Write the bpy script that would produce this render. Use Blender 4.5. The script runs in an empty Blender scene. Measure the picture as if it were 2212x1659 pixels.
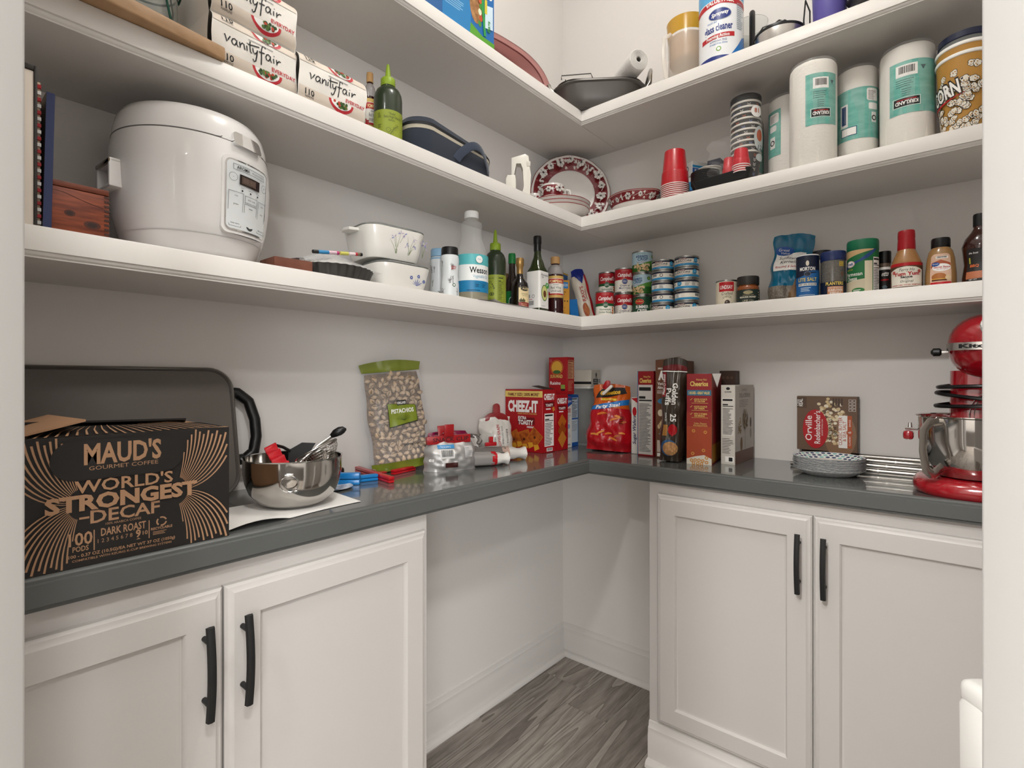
import bpy, bmesh, math, random
from mathutils import Vector, Matrix
PI = math.pi
S = bpy.context.scene
COL = S.collection
# ------------------------------------------------------------------ camera
F = 1143.7; YAW = math.radians(40.22); HZ = 821.15
CAM = Vector((1.316, -1.90, 1.1765))
DV = Vector((-math.sin(YAW), math.cos(YAW), 0)); RV = Vector((math.cos(YAW), math.sin(YAW), 0))
cd = bpy.data.cameras.new('camera'); cam = bpy.data.objects.new('camera', cd); COL.objects.link(cam)
cam.location = CAM; cam.rotation_euler = (PI/2, 0, YAW)
cd.sensor_width = 36; cd.lens = F/2212*36; cd.shift_y = -(829.5-HZ)/2212; cd.clip_start = 0.02
S.camera = cam
# ------------------------------------------------------------------ world, light, exposure
w = bpy.data.worlds.new('world'); S.world = w; w.use_nodes = True
w.node_tree.nodes['Background'].inputs[0].default_value = (1, .97, .93, 1)
w.node_tree.nodes['Background'].inputs[1].default_value = 0.35
S.view_settings.view_transform = 'Standard'; S.view_settings.look = 'None'
S.view_settings.gamma = 1; S.view_settings.exposure = 0.22; S.view_settings.use_curve_mapping = False
def area(name, loc, target, size, power, color=(1, .95, .88), shape='DISK'):
    l = bpy.data.lights.new(name, 'AREA'); l.shape = shape; l.size = size; l.energy = power; l.color = color
    o = bpy.data.objects.new(name, l); COL.objects.link(o); o.location = loc
    o.rotation_euler = (Vector(target)-Vector(loc)).to_track_quat('-Z', 'Y').to_euler()
    return o
WARM = (1, .99, .968)
pl = bpy.data.lights.new('pantry_ceiling_lamp', 'POINT'); pl.energy = 15.5; pl.shadow_soft_size = .10; pl.color = WARM
o = bpy.data.objects.new('pantry_ceiling_lamp', pl); COL.objects.link(o); o.location = (.86, -1.02, 2.88)
# recessed lamps of the kitchen behind the camera
for kx, ky, e in ((1.15, -2.85, 30), (2.25, -2.15, 32), (1.0, -3.9, 88), (3.0, -3.2, 34)):
    area('kitchen_lamp', (kx, ky, 3.0), (kx, ky, 0), .34, e, WARM)
# soft daylight-tinted fill added far behind the camera, no window stands there
area('kitchen_fill_light', (4.3, -4.9, 1.6), (.8, -1.0, 1.0), 1.7, 105, (.97, .985, 1), 'SQUARE')
# ------------------------------------------------------------------ pixel -> place
def ray(u, v):
    k = (u-1106)/F
    return Vector((DV.x+k*RV.x, DV.y+k*RV.y, (HZ-v)/F))
def at_x(u, v, x): q = ray(u, v); return CAM+q*((x-CAM.x)/q.x)
def at_y(u, v, y): q = ray(u, v); return CAM+q*((y-CAM.y)/q.y)
def at_z(u, v, z): q = ray(u, v); return CAM+q*((z-CAM.z)/q.z)
def dep(x, y): return (x-CAM.x)*DV.x+(y-CAM.y)*DV.y
def zt(v, x, y): return CAM.z+(HZ-v)*dep(x, y)/F
def cyl(u0, u1, wing, o, v=None):
    """upright round thing seen between columns u0,u1 whose axis is o from its wall -> x, y, radius, top z"""
    t0 = math.atan((u0-1106)/F); t1 = math.atan((u1-1106)/F); tm = (t0+t1)/2
    q = DV*math.cos(tm)+RV*math.sin(tm)
    s = (o-CAM.x)/q.x if wing == 'L' else (-o-CAM.y)/q.y
    x, y, r = CAM.x+s*q.x, CAM.y+s*q.y, s*math.sin((t1-t0)/2)
    if v is None: return x, y, r
    return x, y, r, CAM.z+(HZ-v)*(dep(x, y)-r*math.cos(tm))/F
def face_cam(x, y):          # rz that turns a thing's -Y front to the camera
    return math.atan2(CAM.y-y, CAM.x-x)+PI/2
# ------------------------------------------------------------------ materials
def lin(h):
    h = h.lstrip('#')
    return tuple(((c/12.92) if c <= .04045 else ((c+.055)/1.055)**2.4) for c in (int(h[i:i+2], 16)/255 for i in (0, 2, 4)))+(1,)
MC = {}
def mat(h, rough=.5, metal=0, trans=0, coat=0, emit=0, ior=1.45, alpha=1, bump=None, noise=None, sheen=0):
    """bump=(scale,strength[,dist]); noise=(other hex, scale, stretch xyz)"""
    key = (h, rough, metal, trans, coat, emit, ior, alpha, bump, noise, sheen)
    if key in MC: return MC[key]
    m = bpy.data.materials.new('m_'+h.strip('#')); m.use_nodes = True; nt = m.node_tree
    b = nt.nodes['Principled BSDF']; I = b.inputs
    I['Base Color'].default_value = lin(h); I['Roughness'].default_value = rough; I['Metallic'].default_value = metal
    I['IOR'].default_value = ior; I['Transmission Weight'].default_value = trans; I['Coat Weight'].default_value = coat
    I['Alpha'].default_value = alpha; I['Sheen Weight'].default_value = sheen
    if emit: I['Emission Color'].default_value = lin(h); I['Emission Strength'].default_value = emit
    if bump or noise:
        tc = nt.nodes.new('ShaderNodeTexCoord')
    if noise:
        mp = nt.nodes.new('ShaderNodeMapping'); mp.inputs['Scale'].default_value = noise[2]
        nt.links.new(tc.outputs['Object'], mp.inputs[0])
        n = nt.nodes.new('ShaderNodeTexNoise'); n.inputs['Scale'].default_value = noise[1]; n.inputs['Detail'].default_value = 6
        nt.links.new(mp.outputs[0], n.inputs['Vector'])
        cr = nt.nodes.new('ShaderNodeValToRGB'); cr.color_ramp.elements[0].color = lin(h); cr.color_ramp.elements[1].color = lin(noise[0])
        cr.color_ramp.elements[0].position = .35; cr.color_ramp.elements[1].position = .68
        nt.links.new(n.outputs['Fac'], cr.inputs[0]); nt.links.new(cr.outputs[0], I['Base Color'])
    if bump:
        n = nt.nodes.new('ShaderNodeTexNoise'); n.inputs['Scale'].default_value = bump[0]; n.inputs['Detail'].default_value = 3
        nt.links.new(tc.outputs['Object'], n.inputs['Vector'])
        bp = nt.nodes.new('ShaderNodeBump'); bp.inputs['Strength'].default_value = bump[1]; bp.inputs['Distance'].default_value = bump[2] if len(bump) > 2 else .002
        nt.links.new(n.outputs['Fac'], bp.inputs['Height']); nt.links.new(bp.outputs[0], I['Normal'])
    MC[key] = m
    return m
INK = mat('#141416', .6); WHT = mat('#f4f2ee', .5); RED = mat('#b5141f', .4); GOLD = mat('#e0b85a', .4); GREY = mat('#8b8b8b', .5)
STEEL = mat('#b5b2ad', .24, 1); CHROME = mat('#e4e4e4', .06, 1); TIN = mat('#a9a9a6', .3, 1); BLK = mat('#0d0d0e', .35); BLKM = mat('#161616', .55)
GLASS = mat('#ffffff', .02, 0, 1, ior=1.3); FILM = mat('#ffffff', .10, alpha=.06); CREAM = mat('#ece4d2', .5)
# ------------------------------------------------------------------ mesh building
def finish(me, name, parent, mats, ang=38):
    for m in mats: me.materials.append(m)
    me.validate()
    me.shade_smooth(); me.set_sharp_from_angle(angle=math.radians(ang))
    o = bpy.data.objects.new(name, me); COL.objects.link(o)
    if parent: o.parent = parent
    return o
class MB:
    def __init__(s): s.v = []; s.f = []; s.mi = []; s.m = []
    def slot(s, m):
        if m not in s.m: s.m.append(m)
        return s.m.index(m)
    def add(s, vs, fs, m, xf=None):
        k = len(s.v); i = s.slot(m)
        s.v += [tuple(xf @ Vector(p)) for p in vs] if xf else [tuple(p) for p in vs]
        for f in fs: s.f.append([k+a for a in f]); s.mi.append(i)
        return s
    def box(s, x0, x1, y0, y1, z0, z1, m, bev=0, seg=2, xf=None):
        vs = [(x, y, z) for z in (z0, z1) for y in (y0, y1) for x in (x0, x1)]
        fs = [(0, 2, 3, 1), (4, 5, 7, 6), (0, 1, 5, 4), (2, 6, 7, 3), (0, 4, 6, 2), (1, 3, 7, 5)]
        if not bev: return s.add(vs, fs, m, xf)
        bm = bmesh.new(); bv = [bm.verts.new(p) for p in vs]
        for f in fs: bm.faces.new([bv[a] for a in f])
        bmesh.ops.bevel(bm, geom=bm.edges[:], offset=bev, segments=seg, profile=.5, affect='EDGES')
        return s.bm(bm, m, xf)
    def bm(s, bm, m, xf=None):
        bm.verts.index_update(); vs = [v.co.copy() for v in bm.verts]; fs = [[v.index for v in f.verts] for f in bm.faces]; bm.free()
        return s.add(vs, fs, m, xf)
    def lathe(s, prof, m, n=40, c=(0, 0), xf=None, sx=1, sy=1, cap=True, a0=0, fl=None):
        """prof [(r,z)..] bottom to top on the outside; fl(angle,r,z)->r reshapes"""
        vs = []; fs = []
        for r, z in prof:
            for i in range(n):
                a = a0+2*PI*i/n; rr = fl(a, r, z) if fl else r
                vs.append((c[0]+rr*math.cos(a)*sx, c[1]+rr*math.sin(a)*sy, z))
        for j in range(len(prof)-1):
            for i in range(n):
                k = (i+1) % n; fs.append((j*n+i, j*n+k, (j+1)*n+k, (j+1)*n+i))
        if cap:
            if prof[0][0] > 1e-5: fs.append(tuple(range(n-1, -1, -1)))
            if prof[-1][0] > 1e-5: fs.append(tuple((len(prof)-1)*n+i for i in range(n)))
        return s.add(vs, fs, m, xf)
    def tube(s, path, r, m, n=8, closed=False, xf=None, flat=1, up=None):
        P = [Vector(p) for p in path]; L = len(P); vs = []; fs = []; nrm = None
        for i in range(L):
            if closed: t = P[(i+1) % L]-P[i-1]
            else: t = P[min(i+1, L-1)]-P[max(i-1, 0)]
            t.normalize()
            if nrm is None:
                ref = Vector(up) if up else (Vector((0, 0, 1)) if abs(t.z) < .9 else Vector((1, 0, 0)))
                nrm = (ref-t*ref.dot(t)).normalized()
            else: nrm = (nrm-t*nrm.dot(t)).normalized()
            b = t.cross(nrm); rr = r[i] if isinstance(r, (list, tuple)) else r
            for k in range(n):
                a = 2*PI*k/n; vs.append(P[i]+nrm*(math.cos(a)*rr)+b*(math.sin(a)*rr*flat))
        for i in range(L if closed else L-1):
            j = (i+1) % L
            for k in range(n): l = (k+1) % n; fs.append((i*n+k, i*n+l, j*n+l, j*n+k))
        if not closed: fs.append(tuple(range(n-1, -1, -1))); fs.append(tuple((L-1)*n+k for k in range(n)))
        return s.add(vs, fs, m, xf)
    def prism(s, pts, z0, z1, m, xf=None, top=None, bev=0):
        """closed 2-D outline pulled from z0 to z1; top=scale of the upper outline"""
        n = len(pts); t = top or 1
        vs = [(x, y, z0) for x, y in pts]+[(x*t, y*t, z1) for x, y in pts]
        fs = [tuple(range(n-1, -1, -1)), tuple(range(n, 2*n))]+[(i, (i+1) % n, n+(i+1) % n, n+i) for i in range(n)]
        if not bev: return s.add(vs, fs, m, xf)
        bm = bmesh.new(); bv = [bm.verts.new(p) for p in vs]
        for f in fs: bm.faces.new([bv[a] for a in f])
        ed = [e for e in bm.edges if abs(e.verts[0].co.z-e.verts[1].co.z) < 1e-6]
        bmesh.ops.bevel(bm, geom=ed, offset=bev, segments=2, profile=.5, affect='EDGES')
        return s.bm(bm, m, xf)
    def loft(s, rings, m, xf=None, cap=True):
        n = len(rings[0]); vs = [p for q in rings for p in q]
        fs = [(j*n+i, j*n+(i+1) % n, (j+1)*n+(i+1) % n, (j+1)*n+i) for j in range(len(rings)-1) for i in range(n)]
        if cap: fs.append(tuple(range(n-1, -1, -1))); fs.append(tuple((len(rings)-1)*n+i for i in range(n)))
        return s.add(vs, fs, m, xf)
    def grid(s, fn, nu, nv, m, xf=None, flip=False):
        vs = [fn(i/nu, j/nv) for j in range(nv+1) for i in range(nu+1)]
        fs = [(j*(nu+1)+i, j*(nu+1)+i+1, (j+1)*(nu+1)+i+1, (j+1)*(nu+1)+i) for j in range(nv) for i in range(nu)]
        if flip: fs = [f[::-1] for f in fs]
        return s.add(vs, fs, m, xf)
    def build(s, name, parent=None, ang=38):
        me = bpy.data.meshes.new(name); me.from_pydata(s.v, [], s.f)
        me.polygons.foreach_set('material_index', s.mi)
        return finish(me, name, parent, s.m, ang)
def rrect(w, d, r, n=5, cx=0, cy=0):
    """rounded rectangle outline, counter-clockwise"""
    out = []
    for sx, sy, a in ((1, 1, 0), (-1, 1, PI/2), (-1, -1, PI), (1, -1, 1.5*PI)):
        for i in range(n+1):
            t = a+PI/2*i/n; out.append((cx+sx*(w/2-r)+r*math.cos(t), cy+sy*(d/2-r)+r*math.sin(t)))
    return out
def thing(name, label, cat, loc=(0, 0, 0), rz=0, group=None):
    o = bpy.data.objects.new(name, None); COL.objects.link(o); o.empty_display_size = .03
    o.location = loc; o.rotation_euler = (0, 0, rz); o['label'] = label; o['category'] = cat
    if group: o['group'] = group
    return o
def struct(o, kind='structure'):
    o['kind'] = kind; return o
# ------------------------------------------------------------------ flat print on surfaces
TXT = {}
def text_mesh(st, bold):
    k = (st, bold)
    if k not in TXT:
        c = bpy.data.curves.new('t', 'FONT'); c.body = st; c.size = 1; c.resolution_u = 2; c.offset = bold; c.fill_mode = 'FRONT'
        o = bpy.data.objects.new('t', c); me = bpy.data.meshes.new_from_object(o)
        vs = [(v.co.x, v.co.y) for v in me.vertices]; fs = [tuple(p.vertices) for p in me.polygons]
        TXT[k] = (vs, fs); bpy.data.objects.remove(o); bpy.data.curves.remove(c); bpy.data.meshes.remove(me)
    return TXT[k]
CAPH = None
class Print:
    """flat print: pieces are drawn in metres (u right, v up) and laid on a surface by fn(u,v,off)"""
    def __init__(s, fn, su=None, sv=None, eps=.00022):
        s.fn = fn; s.su = su; s.sv = sv; s.eps = eps; s.bb = []; s.items = []
    def poly(s, polys, m, vs=None):
        xs = [v[0] for v in vs]; ys = [v[1] for v in vs]; b = (min(xs), min(ys), max(xs), max(ys)); k = 0
        for c, q in s.bb:                             # a piece lies one layer above what it overlaps
            if q > k and c[0] < b[2] and b[0] < c[2] and c[1] < b[3] and b[1] < c[3]: k = q
        s.bb.append((b, k+1)); s.items.append((vs, polys, m, (k+1)*s.eps)); return s
    def pts(s, p, m): return s.poly([tuple(range(len(p)))], m, list(p))
    def rect(s, u0, v0, u1, v1, m): return s.pts([(u0, v0), (u1, v0), (u1, v1), (u0, v1)], m)
    def disc(s, u, v, r, m, rv=None, n=20): return s.pts([(u+r*math.cos(2*PI*i/n), v+(rv or r)*math.sin(2*PI*i/n)) for i in range(n)], m)
    def blobs(s, L, m):
        vs = []; fs = []
        for p in L: k = len(vs); vs += p; fs.append(tuple(range(k, k+len(p))))
        return s.poly(fs, m, vs)
    def ring(s, u, v, r, w_, m, rv=None, n=28, a0=0, a1=2*PI):
        vs = []; q = (rv or r)/r
        for i in range(n+1):
            a = a0+(a1-a0)*i/n
            for d in (r-w_/2, r+w_/2): vs.append((u+d*math.cos(a), v+d*q*math.sin(a)))
        return s.poly([(2*i, 2*i+1, 2*i+3, 2*i+2) for i in range(n)], m, vs)
    def line(s, p, w_, m):
        vs = []
        for i in range(len(p)):
            a = Vector(p[max(i-1, 0)]); b = Vector(p[min(i+1, len(p)-1)]); t = (b-a)
            t = t.normalized() if t.length else Vector((1, 0)); n = Vector((-t.y, t.x))*(w_[i] if isinstance(w_, (list, tuple)) else w_)/2
            vs += [tuple(Vector(p[i])-n), tuple(Vector(p[i])+n)]
        return s.poly([(2*i, 2*i+2, 2*i+3, 2*i+1) for i in range(len(p)-1)], m, vs)
    def bars(s, u0, v0, u1, v1, n, m, seed=1, fill=.45, lo=.55):
        rn = random.Random(seed); h = (v1-v0)/n; L = []
        for i in range(n):
            e = u0+(u1-u0)*rn.uniform(lo, 1); b = v0+h*i
            L.append([(u0, b), (e, b), (e, b+h*fill), (u0, b+h*fill)])
        return s.blobs(L, m)
    def barcode(s, u0, v0, u1, v1, bg=None, m=None, seed=3):
        rn = random.Random(seed); bg = bg or WHT; m = m or INK
        s.rect(u0, v0, u1, v1, bg); x = u0+(u1-u0)*.1; L = []; w_ = (u1-u0)*.8; a = v0+(v1-v0)*.22; b = v1-(v1-v0)*.08
        t = 0
        while t < 1:
            k = rn.choice((.02, .035, .05)); L.append([(x+w_*t, a), (x+w_*min(1, t+k), a), (x+w_*min(1, t+k), b), (x+w_*t, b)]); t += k+rn.choice((.025, .04))
        return s.blobs(L, m)
    def nutri(s, u0, v0, u1, v1, bg=None, m=None, seed=5, n=14):
        m = m or INK; s.rect(u0, v0, u1, v1, bg or WHT); W = u1-u0; H = v1-v0
        s.rect(u0+W*.05, v1-H*.085, u1-W*.12, v1-H*.035, m)
        s.rect(u0+W*.05, v1-H*.235, u1-W*.05, v1-H*.215, m)
        s.rect(u0+W*.05, v1-H*.2, u0+W*.5, v1-H*.165, m)
        return s.bars(u0+W*.05, v0+H*.04, u1-W*.05, v1-H*.26, n, m, seed, .38)
    def text(s, st, u, v, h, m, w=None, al='c', bold=.0, shear=0, rot=0, arc=0):
        """cap height h, baseline v, squeezed to width w; arc bends it up in the middle"""
        global CAPH
        if CAPH is None: CAPH = max(y for x, y in text_mesh('H', 0)[0])
        vs, fs = text_mesh(st, bold)
        if not vs: return s
        x0 = min(p[0] for p in vs); x1 = max(p[0] for p in vs); ky = h/CAPH; kx = (w/(x1-x0)) if w else ky
        W = (x1-x0)*kx; o = {'c': -W/2, 'l': 0, 'r': -W}[al]; out = []; c, sn = math.cos(rot), math.sin(rot)
        for x, y in vs:
            X = (x-x0)*kx+o; Y = y*ky; X += shear*Y
            if arc: Y += arc*(1-(2*X/W)**2)
            out.append((u+X*c-Y*sn, v+X*sn+Y*c))
        return s.poly(fs, m, out)
    def build(s, name='label', parent=None, ang=60):
        bm = bmesh.new(); mats = []; 
        for vs, fs, m, off in s.items:
            if m not in mats: mats.append(m)
            b2 = bmesh.new(); bv = [b2.verts.new((x, y, 0)) for x, y in vs]
            for f in fs:
                try: b2.faces.new([bv[i] for i in f])
                except ValueError: pass
            for ax, st in ((0, s.su), (1, s.sv)):
                if not st: continue
                lo = min(v.co[ax] for v in b2.verts); hi = max(v.co[ax] for v in b2.verts); k = math.floor(lo/st)+1
                while k*st < hi-1e-7:
                    co = [0, 0, 0]; co[ax] = k*st; no = [0, 0, 0]; no[ax] = 1
                    bmesh.ops.bisect_plane(b2, geom=b2.verts[:]+b2.edges[:]+b2.faces[:], dist=1e-7, plane_co=co, plane_no=no); k += 1
            mi = mats.index(m); b2.verts.index_update(); nv = [bm.verts.new(s.fn(v.co.x, v.co.y, off)) for v in b2.verts]
            for f in b2.faces:
                try: q = bm.faces.new([nv[v.index] for v in f.verts]); q.material_index = mi
                except ValueError: pass
            b2.free()
        me = bpy.data.meshes.new(name); bm.to_mesh(me); bm.free()
        return finish(me, name, parent, mats, ang)
def plane_map(o, ud, vd):
    o, ud, vd = Vector(o), Vector(ud).normalized(), Vector(vd).normalized(); n = ud.cross(vd)
    return lambda u, v, off: o+ud*u+vd*v+n*off
def cyl_map(r, z0=0, a0=-PI/2, rf=None, sx=1, sy=1, c=(0, 0)):
    """u runs round the cylinder from the -Y front, v up from z0; rf(z) gives the true radius"""
    def fn(u, v, off):
        a = a0+u/r; rr = (rf(z0+v) if rf else r)+off
        return Vector((c[0]+rr*math.cos(a)*sx, c[1]+rr*math.sin(a)*sy, z0+v))
    return fn
def prof_r(prof):
    P = sorted(((z, r) for r, z in prof))
    def f(z):
        for (z0, r0), (z1, r1) in zip(P, P[1:]):
            if z0 <= z <= z1: return r0 if z1-z0 < 1e-6 else r0+(r1-r0)*(z-z0)/(z1-z0)
        return P[-1][1] if z > P[-1][0] else P[0][1]
    return f
# ================================================================== the room
WALL = mat('#e3dfdb', .75, bump=(900, .06, .0006)); TRIM = mat('#d9d5d1', .42, bump=(160, .05, .0006)); SHELFW = mat('#e0dcd7', .4, bump=(120, .06, .0006))
CEILM = mat('#efebe4', .8); CABW = mat('#c9c5c1', .4, bump=(140, .05, .0006)); DOORW = mat('#cdccca', .5)
CEIL = 3.05; YL = -1.93; XR = 1.56
Z1, Z2, Z3, ZC = 2.147, 1.766, 1.406, .914
WL, WR = .275, .280; CL, CR = .383, .402; TS = .0476; TC = .048
def wall(name, x0, x1, y0, y1, z0, z1, m=WALL): return struct(MB().box(x0, x1, y0, y1, z0, z1, m).build(name))
wall('wall_left', -.12, 0, YL-.12, .12, 0, CEIL)
wall('wall_back', 0, XR+.12, 0, .12, 0, CEIL)
wall('wall_left_return', 0, .6, YL-.12, YL, 0, CEIL)
wall('wall_right_return', XR, XR+.12, -1.16, 0, 0, CEIL)
# the wall with the doorway runs across the corner, square to the view
def diag(name, a0, a1, z0, z1, m=WALL):
    """piece of the doorway wall between distances a0,a1 along RV from the camera axis, .12 thick"""
    b = CAM+DV*.41; q = []
    for s_, d_ in ((a0, 0), (a1, 0), (a1, -.12), (a0, -.12)):
        p = b+RV*s_+DV*d_; q.append((p.x, p.y))
    mb = MB(); mb.prism(q[::-1], z0, z1, m); return mb, name
aL = (63-1106)/F*.41; aR = (2112-1106)/F*.41
def jamb(name, a0, a1):
    b = CAM+DV*.41
    bm = bmesh.new(); vs = []
    for z in (0, CEIL):
        for s_, d_ in ((a0, 0), (a1, 0), (a1, -.12), (a0, -.12)):
            p = b+RV*s_+DV*d_; vs.append(bm.verts.new((p.x, p.y, z)))
    for f in ((3, 2, 1, 0), (4, 5, 6, 7), (0, 1, 5, 4), (1, 2, 6, 5), (2, 3, 7, 6), (3, 0, 4, 7)): bm.faces.new([vs[i] for i in f])
    bmesh.ops.recalc_face_normals(bm, faces=bm.faces)
    ed = [e for e in bm.edges if abs(e.verts[0].co.z-e.verts[1].co.z) > .5]
    bmesh.ops.bevel(bm, geom=ed, offset=.006, segments=3, profile=.5, affect='EDGES')
    return struct(MB().bm(bm, DOORW).build(name))
jamb('wall_door_left', aL-.16, aL); jamb('wall_door_right', aR, aR+.36)
mb, nm = diag('wall_door_header', aL, aR, 2.06, CEIL, DOORW); struct(mb.build(nm))
struct(MB().box(-.12, 5.2, -5.2, .12, CEIL, CEIL+.05, CEILM).build('ceiling'))
# kitchen behind the camera (seen only in reflections)
wall('wall_kitchen_far', 5.2, 5.25, -5.2, .12, 0, CEIL); wall('wall_kitchen_side', -.12, 5.2, -5.25, -5.2, 0, CEIL)
wall('wall_kitchen_left', -.17, -.12, -5.2, YL-.12, 0, CEIL); wall('wall_kitchen_back', XR+.12, 5.2, .07, .12, 0, CEIL)
# ------------------------------------------------------------------ floor of grey planks running along the left wall
def wood_floor(i):
    rn = random.Random(i); m = bpy.data.materials.new('m_plank'); m.use_nodes = True; nt = m.node_tree; b = nt.nodes['Principled BSDF']
    tc = nt.nodes.new('ShaderNodeTexCoord'); mp = nt.nodes.new('ShaderNodeMapping')
    mp.inputs['Location'].default_value = (rn.random()*9, rn.random()*9, 0); mp.inputs['Scale'].default_value = (1, .10, 1)
    nt.links.new(tc.outputs['Object'], mp.inputs[0])
    n1 = nt.nodes.new('ShaderNodeTexNoise'); n1.inputs['Scale'].default_value = 9; n1.inputs['Detail'].default_value = 2; n1.inputs['Distortion'].default_value = .6
    n2 = nt.nodes.new('ShaderNodeTexNoise'); n2.inputs['Scale'].default_value = 170; n2.inputs['Detail'].default_value = 6
    wv = nt.nodes.new('ShaderNodeMath'); wv.operation = 'MULTIPLY'; wv.inputs[1].default_value = 9.0
    fr = nt.nodes.new('ShaderNodeMath'); fr.operation = 'FRACT'
    mx = nt.nodes.new('ShaderNodeMix'); mx.inputs[0].default_value = .55
    cr = nt.nodes.new('ShaderNodeValToRGB'); t = rn.uniform(.9, 1.12)
    a = lin('#6f675f'); c = lin('#a79f96')
    cr.color_ramp.elements[0].color = tuple(k*t for k in a[:3])+(1,); cr.color_ramp.elements[1].color = tuple(k*t for k in c[:3])+(1,)
    cr.color_ramp.elements[0].position = .25; cr.color_ramp.elements[1].position = .75
    nt.links.new(mp.outputs[0], n1.inputs['Vector']); nt.links.new(mp.outputs[0], n2.inputs['Vector'])
    nt.links.new(n1.outputs['Fac'], wv.inputs[0]); nt.links.new(wv.outputs[0], fr.inputs[0])
    nt.links.new(fr.outputs[0], mx.inputs[2]); nt.links.new(n2.outputs['Fac'], mx.inputs[3])
    nt.links.new(mx.outputs[0], cr.inputs[0]); nt.links.new(cr.outputs[0], b.inputs['Base Color']); b.inputs['Roughness'].default_value = .5
    return m
FLM = [wood_floor(i) for i in range(5)]
floor = struct(MB().box(-.12, 5.2, -5.2, .12, -.05, -.004, mat('#3a3631', .9)).build('floor'))
rn = random.Random(4); pw = .174; k = 0
for c in range(-1, 14):
    x0 = .0395+pw*(c-1); y = .0+rn.uniform(.2, 1.0)
    if c == 1: y = -.186+1.22
    if c == 2: y = -.30+1.22
    while y > -2.3:
        y0 = max(y-1.22, -2.6); y1 = min(y, .1)
        if y1 > y0+.02 and x0 < 2.2:
            MB().box(x0+.0006, x0+pw-.0006, y0+.0006, y1-.0006, -.004, 0, FLM[k % 5], .0006, 1).build('plank', floor); k += 1
        y -= 1.22
# ------------------------------------------------------------------ mouldings: a profile (out, z) swept along a wall
def sweep(mb, prof, path, m):
    """path: plan points; profile 'out' points to the left of travel, corners mitred"""
    P = [Vector(p) for p in path]; rings = []
    for i, p in enumerate(P):
        d0 = (P[i]-P[i-1]).normalized() if i else None; d1 = (P[i+1]-P[i]).normalized() if i < len(P)-1 else None
        n0 = Vector((-d0.y, d0.x)) if d0 else None; n1 = Vector((-d1.y, d1.x)) if d1 else None
        if n0 is None: o = n1
        elif n1 is None: o = n0
        else: o = (n0+n1)/(1+n0.dot(n1))
        rings.append([(p.x+o.x*a, p.y+o.y*a, z) for a, z in prof])
    n = len(prof); vs = [q for r_ in rings for q in r_]
    fs = [(j*n+i, (j+1)*n+i, (j+1)*n+i+1, j*n+i+1) for j in range(len(P)-1) for i in range(n-1)]
    fs += [tuple(range(n)), tuple(reversed(range((len(P)-1)*n, len(P)*n)))]
    return mb.add(vs, fs, m)
BASE = [(0, 0), (.012, 0), (.012, .092), (.010, .096), (.010, .110), (.006, .114), (.004, .128), (0, .130)]
SHOE = [(0, 0), (.022, 0), (.021, .008), (.017, .014), (.011, .018), (0, .019)]
def skirting(name, path, parent=None, h=1):
    o = sweep(MB(), [(a, z*h) for a, z in BASE], path, TRIM).build(name, parent)
    sweep(MB(), [(a+.012, z) for a, z in SHOE], path, TRIM).build('shoe_moulding', o)
    return o
CFL, CFR = .358, -.377          # cabinet front planes
YE = -1.078; XE = .584          # where the two cabinets end under the corner
struct(skirting('baseboard_left', [(XE, 0), (0, 0), (0, YE)]))
# ------------------------------------------------------------------ shelves
FASC = [(-.012, -TS), (-.006, -.0440), (-.0035, -.0405), (-.0035, -.0385), (0, -.0375), (0, -.0025), (-.0015, -.0005), (-.006, 0), (-.03, 0)]
def shelf(z, label):
    t = thing('wall_shelf', label, 'shelf', (0, 0, z-TS), group='white wall shelves')
    b = MB().box(0, WL-.008, YL, 0, 0, TS-.0015, SHELFW, .0005, 1).build('board', t)
    MB().box(WL-.0075, XR, -WR+.008, 0, 0, TS-.0015, SHELFW, .0005, 1).build('board', t)
    pr = [(a, q+TS) for a, q in FASC]
    # fascia: travel from the left end to the inner corner, then out along the back wall (interior on the right)
    for nm, path in (('fascia', [(WL, YL), (WL, -WR), (XR, -WR)]),):
        P = path; rings = []
        segs = [[(P[0], (1, 0)), (P[1], (1, -1))], [(P[1], (1, -1)), (P[2], (0, -1))]]
        for sg in segs:
            rings = [[(p[0]+o[0]*a, p[1]+o[1]*a, q) for a, q in pr] for p, o in sg]; n = len(pr)
            MB().add([v for r_ in rings for v in r_], [(i, n+i, n+i+1, i+1) for i in range(n-1)]+[tuple(range(n))[::-1], tuple(range(n, 2*n))], SHELFW).build(nm, t)
    return t
shelf(Z1, 'topmost white L-shaped shelf carrying the grey roasting pan')
shelf(Z2, 'middle white L-shaped shelf carrying paper towels and napkins')
shelf(Z3, 'lowest white L-shaped shelf carrying the rice cooker and cans')
# ------------------------------------------------------------------ counter
CTR = mat('#5b5d5b', .16, coat=.5, bump=(60, .12, .0012)); CTRF = mat('#595b59', .38, bump=(90, .08, .0008))
t = thing('countertop', 'grey painted L-shaped counter running round the corner', 'counter', (0, 0, ZC-TC))
MB().box(0, CL-.010, YL, 0, 0, TC, CTR, .0008, 1).build('top_board', t)
MB().box(CL-.0102, XR, -CR+.010, 0, 0, TC, CTR, .0008, 1).build('top_board', t)
CE = [(-.012, .0), (-.006, .002), (-.006, .007), (0, .009), (0, TC-.010), (-.004, TC-.008), (-.004, TC-.004), (-.006, TC-.0015), (-.010, TC+.0002), (-.014, TC+.0002)]
for sg in ([((CL, YL), (1, 0)), ((CL, -CR), (1, -1))], [((CL, -CR), (1, -1)), ((XR, -CR), (0, -1))]):
    rings = [[(p[0]+o[0]*a, p[1]+o[1]*a, q) for a, q in CE] for p, o in sg]; n = len(CE)
    MB().add([v for r_ in rings for v in r_], [(i, n+i, n+i+1, i+1) for i in range(n-1)]+[tuple(range(n))[::-1], tuple(range(n, 2*n))], CTRF).build('edge_moulding', t)
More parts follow.
